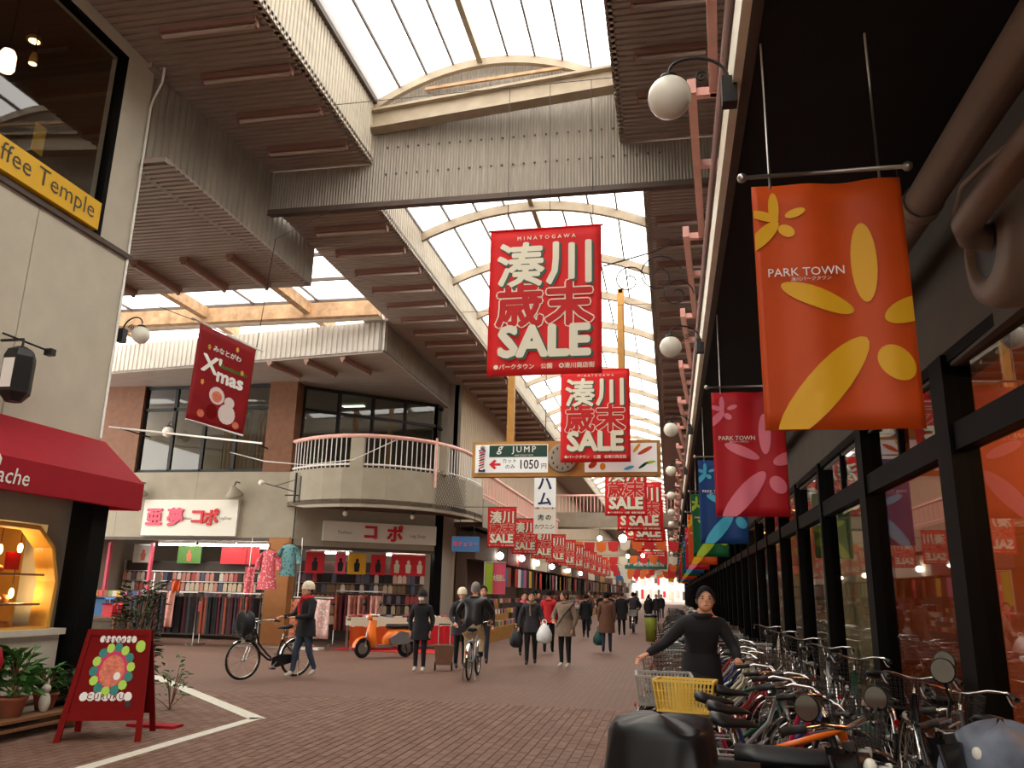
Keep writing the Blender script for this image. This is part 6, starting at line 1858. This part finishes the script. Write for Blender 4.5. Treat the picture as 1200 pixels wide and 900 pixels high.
# bundle on the window side
t = tag(MB().grid(lambda u, v: (0.34 * math.cos(2 * PI * u) * math.sin(PI * (0.02 + 0.48 * v)), 0.26 * math.sin(2 * PI * u) * math.sin(PI * (0.02 + 0.48 * v)), 0.3 * math.cos(PI * (0.02 + 0.48 * v)) + 0.02 * math.sin(9 * PI * u)), 32, 10).build('seat_cover', mat('cover_blue', (96, 104, 120), 0.5, noise=0.3, scale=8), None, True, loc=(1.75, 5.15, 0.66)), 'crumpled blue-grey cover thrown over a parked vehicle by the window', 'cover')
t = thing('covered_crate', 'plastic crate under the crumpled blue-grey cover', 'crate', (1.75, 5.15, 0))
MB().box(-0.27, 0.27, -0.2, 0.2, 0.0, 0.32).box(-0.24, 0.24, -0.18, 0.18, 0.32, 0.7).build('body', 'fr_black', t)
MB().box(-0.28, 0.28, -0.21, 0.21, 0.28, 0.32).build('rim', 'fr_black', t)
# green bin / sack beside the far bicycles
t = thing('litter_bin', 'yellow-green litter bin at the far edge of the bicycle row', 'bin', (-0.75, 30.0, 0))
MB().lathe([(0.18, 0), (0.21, 0.5), (0.22, 0.82)], n=16).build('body', mat('bin_green', (134, 140, 44), 0.6), t, True)
MB().lathe([(0.23, 0.82), (0.23, 0.88), (0.14, 0.91)], n=16).build('lid', 'fr_black', t, True)
# ---------------------------------------------------------------- people
mat('skin', (206, 150, 120), 0.55); mat('hair_black', (22, 18, 18), 0.8, spec=0.15); mat('hair_grey', (120, 112, 106), 0.6); mat('hair_brown', (60, 42, 32), 0.8, spec=0.15)
mat('coat_black', (26, 25, 28), 0.85, noise=0.2, scale=10); mat('coat_leather', (30, 28, 28), 0.4, noise=0.2, scale=8); mat('coat_taupe', (128, 108, 92), 0.85, noise=0.15, scale=14, bump=0.4); mat('coat_brown', (110, 76, 58), 0.9, noise=0.1, scale=10); mat('coat_dark', (46, 44, 48), 0.85, noise=0.2, scale=10); mat('coat_red', (190, 34, 40), 0.8)
mat('jeans', (56, 66, 84), 0.85, noise=0.15, scale=14); mat('khaki', (196, 170, 132), 0.85, noise=0.1, scale=10); mat('trousers_black', (22, 22, 25), 0.85); mat('shoe_dark', (34, 30, 30), 0.5); mat('shoe_pale', (196, 186, 176), 0.6)
mat('knit_white', (220, 206, 180), 0.95, noise=0.1, scale=30, bump=0.6); mat('scarf_red', (186, 30, 40), 0.9); mat('mask_white', (226, 224, 220), 0.8); mat('lip', (150, 70, 66), 0.5); mat('eye_dark', (20, 16, 16), 0.3); mat('plastic_bag', (226, 228, 226), 0.4, noise=0.06, scale=8); mat('bag_dark', (32, 34, 38), 0.6); mat('bag_teal', (30, 74, 70), 0.6)

def skinned(joints, edges, name):
    me = bpy.data.meshes.new(name)
    names = list(joints)
    idx = {n: i for i, n in enumerate(names)}
    me.from_pydata([joints[n][0] for n in names], [(idx[a], idx[b]) for a, b in edges], [])
    o = bpy.data.objects.new(name, me)
    COL.objects.link(o)
    md = o.modifiers.new('skin', 'SKIN')
    md.use_smooth_shade = True
    for i, n in enumerate(names):
        r = joints[n][1]
        me.skin_vertices[0].data[i].radius = r if isinstance(r, tuple) else (r, r)
        me.skin_vertices[0].data[i].use_root = (n == 'pelvis')
    sb_ = o.modifiers.new('sub', 'SUBSURF')
    sb_.levels = 1
    sb_.render_levels = 1
    dg = bpy.context.evaluated_depsgraph_get()
    out = bpy.data.meshes.new_from_object(o.evaluated_get(dg))
    bpy.data.objects.remove(o, do_unlink=True)
    bpy.data.meshes.remove(me)
    return out

def seg_dist(p, a, b):
    ab = b - a
    t = max(0, min(1, (p - a).dot(ab) / max(ab.length_squared, 1e-9)))
    return (p - a - ab * t).length

POSES = {}
def person(loc, rz, label, coat, legs, shoes, hair='hair_black', h=1.6, pose=None, coat_len=None, hat=None, mask=False, scarf=None, bulk=1.0, face=True, hair_len=0.0, group=None, head_turn=0.0, glasses=False):
    """faces local -Y; joints may be overridden through pose"""
    t = thing('person', label, 'person', loc, rz, group)
    k = h / 1.62
    J = {'pelvis': ((0, 0, 0.90), (0.15, 0.12)), 'waist': ((0, 0, 1.03), (0.145, 0.115)), 'chest': ((0, 0, 1.22), (0.165, 0.12)), 'collar': ((0, 0, 1.35), (0.11, 0.085)), 'neck': ((0, -0.01, 1.41), (0.052, 0.052)),
         'head': ((0, -0.02, 1.47), (0.05, 0.05))}
    for s, n in ((-1, 'r'), (1, 'l')):
        J['sh_' + n] = ((s * 0.165, 0.0, 1.325), 0.068)
        J['el_' + n] = ((s * 0.215, 0.02, 1.06), 0.053)
        J['wr_' + n] = ((s * 0.215, -0.05, 0.83), 0.038)
        J['hip_' + n] = ((s * 0.085, 0.0, 0.82), 0.092)
        J['kn_' + n] = ((s * 0.09, -0.015, 0.46), 0.064)
        J['an_' + n] = ((s * 0.09, 0.02, 0.09), 0.045)
        J['toe_' + n] = ((s * 0.095, -0.13, 0.04), 0.038)
    for n, v in (pose or {}).items():
        J[n] = (v, J[n][1])
    for n in ('pelvis', 'waist', 'chest', 'collar', 'sh_r', 'sh_l', 'el_r', 'el_l'):
        p, r = J[n]
        J[n] = (p, tuple(x * bulk for x in r) if isinstance(r, tuple) else r * bulk)
    E_ = [('pelvis', 'waist'), ('waist', 'chest'), ('chest', 'collar'), ('collar', 'neck'), ('neck', 'head')]
    for n in 'rl':
        E_ += [('collar', 'sh_' + n), ('sh_' + n, 'el_' + n), ('el_' + n, 'wr_' + n), ('pelvis', 'hip_' + n), ('hip_' + n, 'kn_' + n), ('kn_' + n, 'an_' + n), ('an_' + n, 'toe_' + n)]
    me = skinned(J, E_, 'body')
    # head, ears, nose and hands are added to the same mesh
    extra = MB()
    hp = Vector(J['head'][0])
    HR = Matrix.Rotation(head_turn, 3, 'Z')
    hc = hp + Vector((0, -0.015, 0.075))
    def H(p): return hc + HR @ Vector(p)
    extra.ell(hc, (0.078, 0.092, 0.115), 16, 12, HR)
    extra.ell(H((0, -0.055, -0.055)), (0.052, 0.045, 0.052), 12, 8, HR)
    extra.ell(H((0, -0.096, -0.012)), (0.013, 0.018, 0.026), 8, 6, HR)
    for s in (-1, 1):
        extra.ell(H((s * 0.079, 0.005, -0.01)), (0.010, 0.02, 0.03), 8, 6, HR)
    for n, s in (('r', -1), ('l', 1)):
        w = Vector(J['wr_' + n][0]); e = Vector(J['el_' + n][0])
        d = (w - e).normalized()
        side = d.cross(Vector((0, 0, 1)))
        side = side.normalized() if side.length > 0.2 else Vector((0, -1, 0))
        if abs(d.z) > 0.8: side = Vector((0, -1, 0))
        nrm_ = side.cross(d).normalized()
        palm = w + d * 0.05
        extra.tube([w - d * 0.01, w + d * 0.03, w + d * 0.085], [0.028, 0.036, 0.034], 8, flat=0.6)
        for q in range(4):
            off = side * (q - 1.5) * 0.017
            L = (0.062, 0.074, 0.07, 0.055)[q]
            b = w + d * 0.08 + off
            c1 = b + d * L * 0.5 + nrm_ * 0.006 * s
            c2 = b + d * L * 0.8 + nrm_ * 0.03 * s
            extra.tube([b, c1, c2], [0.0095, 0.009, 0.007], 6)
        b = w + d * 0.03 + side * 0.03
        extra.tube([b, b + d * 0.03 + side * 0.022, b + d * 0.06 + side * 0.022 + nrm_ * 0.012 * s], [0.012, 0.011, 0.008], 6)
    nb = len(me.vertices)
    V = [tuple(v.co) for v in me.vertices] + extra.v
    F = [tuple(p.vertices) for p in me.polygons]
    nf = len(F)
    F += [tuple(nb + i for i in f) for f in extra.f]
    bpy.data.meshes.remove(me)
    out = bpy.data.meshes.new('body')
    out.from_pydata(V, [], F)
    segs = [(Vector(J[a][0]), Vector(J[b][0]), a, b) for a, b in E_]
    slots = [coat, legs, shoes, 'skin']
    for m in slots: out.materials.append(MATS[m])
    idx = []
    for i, f in enumerate(F):
        if i >= nf:
            idx.append(3); continue
        c = sum((Vector(V[v]) for v in f), Vector()) / len(f)
        best = min(segs, key=lambda s: seg_dist(c, s[0], s[1]))
        a, b = best[2], best[3]
        if b.startswith('toe'): m_ = 2
        elif b.startswith(('kn', 'an')): m_ = 2 if (b.startswith('an') and (c - best[1]).length < 0.05) else 1
        elif b.startswith('hip'): m_ = 1 if c.z < best[1].z + 0.02 else 0
        elif b == 'head': m_ = 3
        elif b == 'neck': m_ = 0 if c.z < Vector(J['neck'][0]).z + 0.01 or (c.xy - Vector(J['neck'][0]).xy).length > 0.075 else 3
        else: m_ = 0
        idx.append(m_)
    out.polygons.foreach_set('material_index', idx)
    out.polygons.foreach_set('use_smooth', [True] * len(F))
    out.update()
    bo = bpy.data.objects.new('body', out)
    COL.objects.link(bo)
    bo.parent = t
    t.scale = (k, k, k)
    # hair
    hm = MB()
    nu, nv = 18, 9
    def hair_pt(u, v):
        ph = 2 * PI * u
        front = max(0.0, -math.sin(ph)) ** 1.5     # towards the face (-Y)
        low = (0.60 + hair_len) * PI * (1 - front) + 0.30 * PI * front
        th = low * v
        r = (0.088, 0.104, 0.125)
        return H((r[0] * math.sin(min(th, PI * 0.62)) * math.cos(ph), 0.006 + r[1] * math.sin(min(th, PI * 0.62)) * math.sin(ph), r[2] * math.cos(th) + 0.004 if th < PI * 0.62 else r[2] * math.cos(PI * 0.62) - (th - PI * 0.62) * 0.12))
    if not (hat and hair_len < 0):
        hm.grid(hair_pt, nu, nv).build('hair', hair, t, True)
    if hat:
        hh = MB().grid(lambda u, v: H((0.108 * math.sin(0.56 * PI * v) ** 0.8 * math.cos(2 * PI * u), 0.02 + 0.125 * math.sin(0.56 * PI * v) ** 0.8 * math.sin(2 * PI * u), 0.035 + 0.13 * math.cos(0.56 * PI * v) + 0.006 * math.sin(14 * PI * u) * v)), 20, 8)
        hh.build('hat', hat, t, True)
        MB().tube([H((0.095 * math.cos(2 * PI * i / 20), 0.012 + 0.11 * math.sin(2 * PI * i / 20), 0.022)) for i in range(20)], 0.015, 6, closed=True).build('hat_brim', hat, t, True)
    if face:
        for s in (-1, 1):
            MB().ell(H((s * 0.032, -0.083, 0.008)), (0.012, 0.006, 0.006), 8, 6, HR).build('eye', 'eye_dark', t, True)
            MB().ell(H((s * 0.033, -0.083, 0.03)), (0.018, 0.005, 0.004), 8, 6, HR).build('eyebrow', hair if hair != 'hair_grey' else 'hair_grey', t, True)
        if mask:
            MB().ell(H((0, -0.075, -0.045)), (0.062, 0.035, 0.045), 14, 10, HR).build('face_mask', 'mask_white', t, True)
        else:
            MB().ell(H((0, -0.095, -0.052)), (0.022, 0.006, 0.006), 8, 6, HR).build('mouth', 'lip', t, True)
        if glasses:
            for s in (-1, 1):
                MB().torus(H((s * 0.034, -0.1, 0.006)), 0.024, 0.0025, 'y', 14, 4).build('spectacle_rim', 'black', t)
    if scarf:
        c = Vector(J['neck'][0])
        MB().tube([(c.x + 0.08 * math.cos(2 * PI * i / 14), c.y + 0.075 * math.sin(2 * PI * i / 14), c.z - 0.01 + 0.01 * math.sin(i)) for i in range(14)], 0.04, 8, closed=True).tube([(c.x - 0.02, c.y - 0.1, c.z), (c.x - 0.03, c.y - 0.15, c.z - 0.15), (c.x - 0.02, c.y - 0.15, c.z - 0.3)], 0.035, 8, flat=0.5).build('scarf', scarf, t, True)
    # collar and coat skirt
    c = Vector(J['collar'][0])
    MB().tube([(c.x + 0.085 * bulk * math.cos(2 * PI * i / 14), c.y + 0.08 * math.sin(2 * PI * i / 14), c.z + 0.045) for i in range(14)], 0.028, 6, closed=True).build('collar', coat, t, True)
    if coat_len:
        P, W = Vector(J['pelvis'][0]), Vector(J['waist'][0])
        def sk(u, v):
            a = 2 * PI * u
            z = W.z - (W.z - coat_len) * v
            f = 1 + 0.22 * v + 0.025 * math.sin(5 * a) * v
            cx, cy = W.x + (P.x - W.x) * v, W.y + (P.y - W.y) * v
            return (cx + 0.162 * bulk * f * math.cos(a), cy + 0.135 * bulk * f * math.sin(a), z)
        MB().grid(sk, 22, 6).build('coat_skirt', coat, t, True)
    return t
def walk(ph=1.0, lift=0.0):
    return {'kn_r': (-0.09, -0.12 * ph, 0.47), 'an_r': (-0.09, -0.16 * ph, 0.09), 'toe_r': (-0.1, -0.31 * ph if ph > 0 else -0.02, 0.045),
            'kn_l': (0.09, 0.04 * ph, 0.46), 'an_l': (0.09, 0.20 * ph, 0.13), 'toe_l': (0.095, 0.07 * ph, 0.045)}
STAND = {}
# woman pushing a bicycle, in a pale knitted hat
hd_ = math.atan2(-0.9, -0.55)
bicycle((-7.08, 14.12, 0), hd_, 'black city bicycle pushed by the woman in the pale knitted hat', None, 'fr_black', front='wire_dark', lod=0)
tag(MB().grid(lambda u, v: ((0.17 + 0.03 * math.sin(6 * PI * u)) * math.cos(2 * PI * u) * math.sin(PI * (0.03 + 0.94 * v)) ** 0.7, (0.14 + 0.02 * math.sin(10 * PI * u)) * math.sin(2 * PI * u) * math.sin(PI * (0.03 + 0.94 * v)) ** 0.7, 0.2 * math.cos(PI * (0.03 + 0.94 * v)) + 0.03 * math.sin(4 * PI * u)), 24, 12).build('shopping_bag', 'bag_dark', None, True, loc=(-7.40, 13.58, 0.95)), 'black bag bulging out of the front basket of the pushed bicycle', 'bag')
p_ = walk(1.0)
p_.update({'el_r': (-0.24, -0.12, 1.08), 'wr_r': (-0.22, -0.36, 1.06), 'el_l': (0.25, -0.1, 1.08), 'wr_l': (0.15, -0.36, 1.06)})
person((-6.62, 14.42, 0), math.atan2(-0.95, -0.3) + PI / 2 - 0.25, 'woman in a dark coat, red scarf and pale knitted hat pushing a bicycle', 'coat_black', 'jeans', 'shoe_pale', 'hair_black', 1.62, p_, 0.72, hat='knit_white', scarf='scarf_red', bulk=1.1)
# woman in black with a mask
person((-4.98, 16.25, 0), 0.1, 'woman all in black with a dark hat and white face mask facing the camera', 'coat_black', 'trousers_black', 'shoe_pale', 'hair_grey', 1.52, {'kn_l': (0.09, -0.06, 0.47), 'an_l': (0.09, -0.03, 0.09), 'toe_l': (0.1, -0.18, 0.04), 'el_r': (-0.25, 0.03, 1.06), 'el_l': (0.25, 0.03, 1.06)}, 0.66, hat='coat_black', mask=True, bulk=1.12)
# rider seen from behind
bicycle((-3.72, 15.6, 0), PI / 2 + 0.08, 'silver bicycle ridden away by the man in a leather jacket', None, 'fr_silver', front='wire_dark', lod=0)
rp = {'pelvis': (0, 0.0, 0.96), 'waist': (0, -0.03, 1.08), 'chest': (0, -0.08, 1.27), 'collar': (0, -0.12, 1.40), 'neck': (0, -0.14, 1.46), 'head': (0, -0.16, 1.52),
      'sh_r': (-0.19, -0.1, 1.37), 'sh_l': (0.19, -0.1, 1.37), 'el_r': (-0.33, -0.22, 1.17), 'el_l': (0.33, -0.22, 1.17), 'wr_r': (-0.27, -0.36, 1.04), 'wr_l': (0.27, -0.36, 1.04),
      'hip_r': (-0.10, -0.05, 0.92), 'hip_l': (0.10, -0.05, 0.92), 'kn_r': (-0.13, -0.34, 0.70), 'kn_l': (0.13, -0.28, 0.58), 'an_r': (-0.12, -0.22, 0.44), 'an_l': (0.13, -0.14, 0.24), 'toe_r': (-0.12, -0.34, 0.40), 'toe_l': (0.14, -0.27, 0.21)}
person((-3.70, 15.40, -0.02), PI + 0.08, 'man in a black leather jacket and khaki trousers riding away on a bicycle', 'coat_leather', 'khaki', 'shoe_dark', 'hair_grey', 1.68, rp, None, bulk=1.2, face=False, hair_len=0.06)
# person with a shopping trolley
person((-4.42, 17.3, 0), 0.5, 'person in a dark coat and white cap behind the bicycle rider', 'coat_dark', 'trousers_black', 'shoe_dark', 'hair_black', 1.58, {'wr_r': (-0.2, -0.25, 0.95), 'el_r': (-0.25, -0.02, 1.08)}, 0.7, hat='knit_white', bulk=1.08)
person((-4.15, 18.2, 0), 0.2, 'person in a black jacket half hidden behind the bicycle rider', 'coat_black', 'jeans', 'shoe_dark', 'hair_black', 1.66, walk(0.8), None, bulk=1.1)
t = thing('shopping_trolley', 'small brown two-wheeled shopping trolley beside the woman in black', 'trolley', (-4.62, 16.75, 0), 0.3)
MB().prism([(-0.16, 0.12), (0.16, 0.12), (0.2, 0.5), (-0.2, 0.5)], lambda u, v, d: (u, d, v), -0.12, 0.12).build('bag', 'coat_brown', t)
for s in (-1, 1):
    MB().torus((s * 0.17, 0.0, 0.09), 0.07, 0.02, 'x', 16, 6).build('wheel', 'tyre', t, True)
    MB().tube([(s * 0.12, 0.12, 0.15), (s * 0.12, 0.2, 0.9)], 0.01, 5).build('handle_tube', 'alloy', t)
MB().tube([(-0.12, 0.2, 0.9), (0.12, 0.2, 0.9)], 0.014, 6).build('grip', 'grip', t)
# woman with plastic bags
person((-3.14, 18.7, 0), 0.15, 'woman in a dark grey coat carrying a white plastic bag', 'coat_dark', 'trousers_black', 'shoe_dark', 'hair_black', 1.56, dict(walk(0.7), **{'el_l': (0.26, -0.02, 1.08), 'wr_l': (0.28, -0.2, 0.98), 'el_r': (-0.27, 0.02, 1.06), 'wr_r': (-0.29, -0.05, 0.84)}), 0.75, bulk=1.08, scarf='coat_taupe')
def carrier(loc, m, label, w=0.17, h=0.42):
    t = thing('carrier_bag', label, 'bag', loc)
    MB().lathe([(w * 0.55, 0), (w, 0.06), (w * 1.05, h * 0.45), (w * 0.7, h * 0.75), (w * 0.22, h)], n=14).build('sack', m, t, True)
    MB().torus((0, 0, h + 0.03), 0.05, 0.012, 'y', 12, 5).build('handle', m, t, True)
carrier((-2.80, 18.45, 0.50), 'plastic_bag', 'white plastic carrier bag held between the two women')
carrier((-3.46, 18.6, 0.38), 'bag_dark', 'black shopping bag held by the woman in dark grey', 0.15, 0.4)
# woman in quilted coat
person((-2.33, 18.4, 0), -0.35, 'woman in a taupe quilted coat with a shoulder bag strap', 'coat_taupe', 'trousers_black', 'shoe_pale', 'hair_brown', 1.6, {'el_r': (-0.28, -0.05, 1.08), 'wr_r': (-0.18, -0.22, 1.02), 'el_l': (0.28, 0.0, 1.07)}, 0.68, bulk=1.22, hair_len=0.12, head_turn=-0.7)
tag(MB().tube([(-2.12, 18.29, 1.37), (-2.33, 18.18, 1.12), (-2.52, 18.33, 0.85)], 0.014, 6).build('bag_strap', 'bag_dark', None, True), 'dark bag strap across the quilted coat', 'strap')
# brown coat from behind
person((-1.80, 23.4, 0), PI, 'person in a long brown coat walking away down the arcade', 'coat_brown', 'jeans', 'shoe_dark', 'hair_black', 1.6, walk(0.5), 0.55, bulk=1.2, face=False, hair_len=0.05)
carrier((-2.02, 23.45, 0.2), 'bag_teal', 'dark teal shopping bag beside the long brown coat', 0.16, 0.42)
# red jacket and friends further back
person((-3.3, 22.5, 0), PI, 'person in a red jacket further down behind the quilted coat', 'coat_red', 'trousers_black', 'shoe_dark', 'hair_black', 1.62, walk(0.6), 0.8, bulk=1.1, face=False)
person((-3.75, 21.2, 0), 0.3, 'person in a dark coat with a pink collar behind the plastic bags', 'coat_black', 'trousers_black', 'shoe_dark', 'hair_black', 1.55, None, 0.75, bulk=1.05, scarf='sign_pink')
person((-1.95, 33.0, 0), PI, 'person in a black coat walking beside the long brown coat in the distance', 'coat_black', 'trousers_black', 'shoe_dark', 'hair_brown', 1.62, walk(0.6), 0.6, bulk=1.1, face=False)
bicycle((-1.62, 35.8, 0), PI / 2, 'bicycle with a pale basket ridden in the distance', None, 'fr_silver', front=None, rear='basket_grey', lod=1)
person((-1.62, 35.65, -0.02), PI, 'distant cyclist in dark clothes beyond the brown coat', 'coat_dark', 'trousers_black', 'shoe_dark', 'hair_black', 1.6, rp, None, face=False, bulk=1.1)
far = [(-3.1, 30.5, 'coat_black', PI), (-4.4, 27.5, 'coat_dark', 0.4), (-4.9, 30.0, 'coat_taupe', 1.2), (-3.6, 36.0, 'coat_dark', PI), (-2.9, 40, 'coat_black', PI), (-4.2, 43, 'coat_brown', 0), (-1.2, 44, 'coat_black', PI), (-0.9, 50, 'coat_dark', 0), (-2.2, 52, 'coat_black', PI), (-3.3, 56, 'coat_taupe', 0), (-1.6, 60, 'coat_black', PI), (-2.7, 63, 'coat_dark', 0), (-4.2, 50, 'coat_black', 0.3), (-0.7, 58, 'coat_black', 0)]
CNM = {'coat_black': 'black', 'coat_dark': 'charcoal', 'coat_taupe': 'taupe', 'coat_brown': 'brown'}
for i, (x, y, c, rz) in enumerate(far):
    person((x, y, 0), rz, 'far pedestrian in a %s coat, %s in the distant crowd counting away' % (CNM[c], ordinal(i)), c, rnd.choice(['jeans', 'trousers_black']), 'shoe_dark', 'hair_black', 1.5 + 0.06 * (i % 3), walk(0.7 if i % 2 else -0.6), 0.7, bulk=1.1, face=False, group='distant pedestrians')
# woman among the bicycles
wp = {'pelvis': (0, 0.05, 0.90), 'waist': (0, 0.02, 1.03), 'chest': (0, -0.05, 1.21), 'collar': (0.01, -0.10, 1.33), 'neck': (0.03, -0.13, 1.39), 'head': (0.04, -0.15, 1.45), 'sh_r': (-0.16, -0.1, 1.3), 'sh_l': (0.18, -0.08, 1.3),
      'el_r': (-0.34, -0.12, 1.12), 'wr_r': (-0.52, -0.22, 1.02), 'el_l': (0.3, -0.1, 1.08), 'wr_l': (0.3, -0.28, 1.0)}
person((0.27, 8.42, 0), 0.05, 'woman in a dark fleece coat bending among the parked bicycles', 'coat_black', 'trousers_black', 'shoe_dark', 'hair_black', 1.66, wp, 0.62, bulk=1.07, hair_len=0.04)
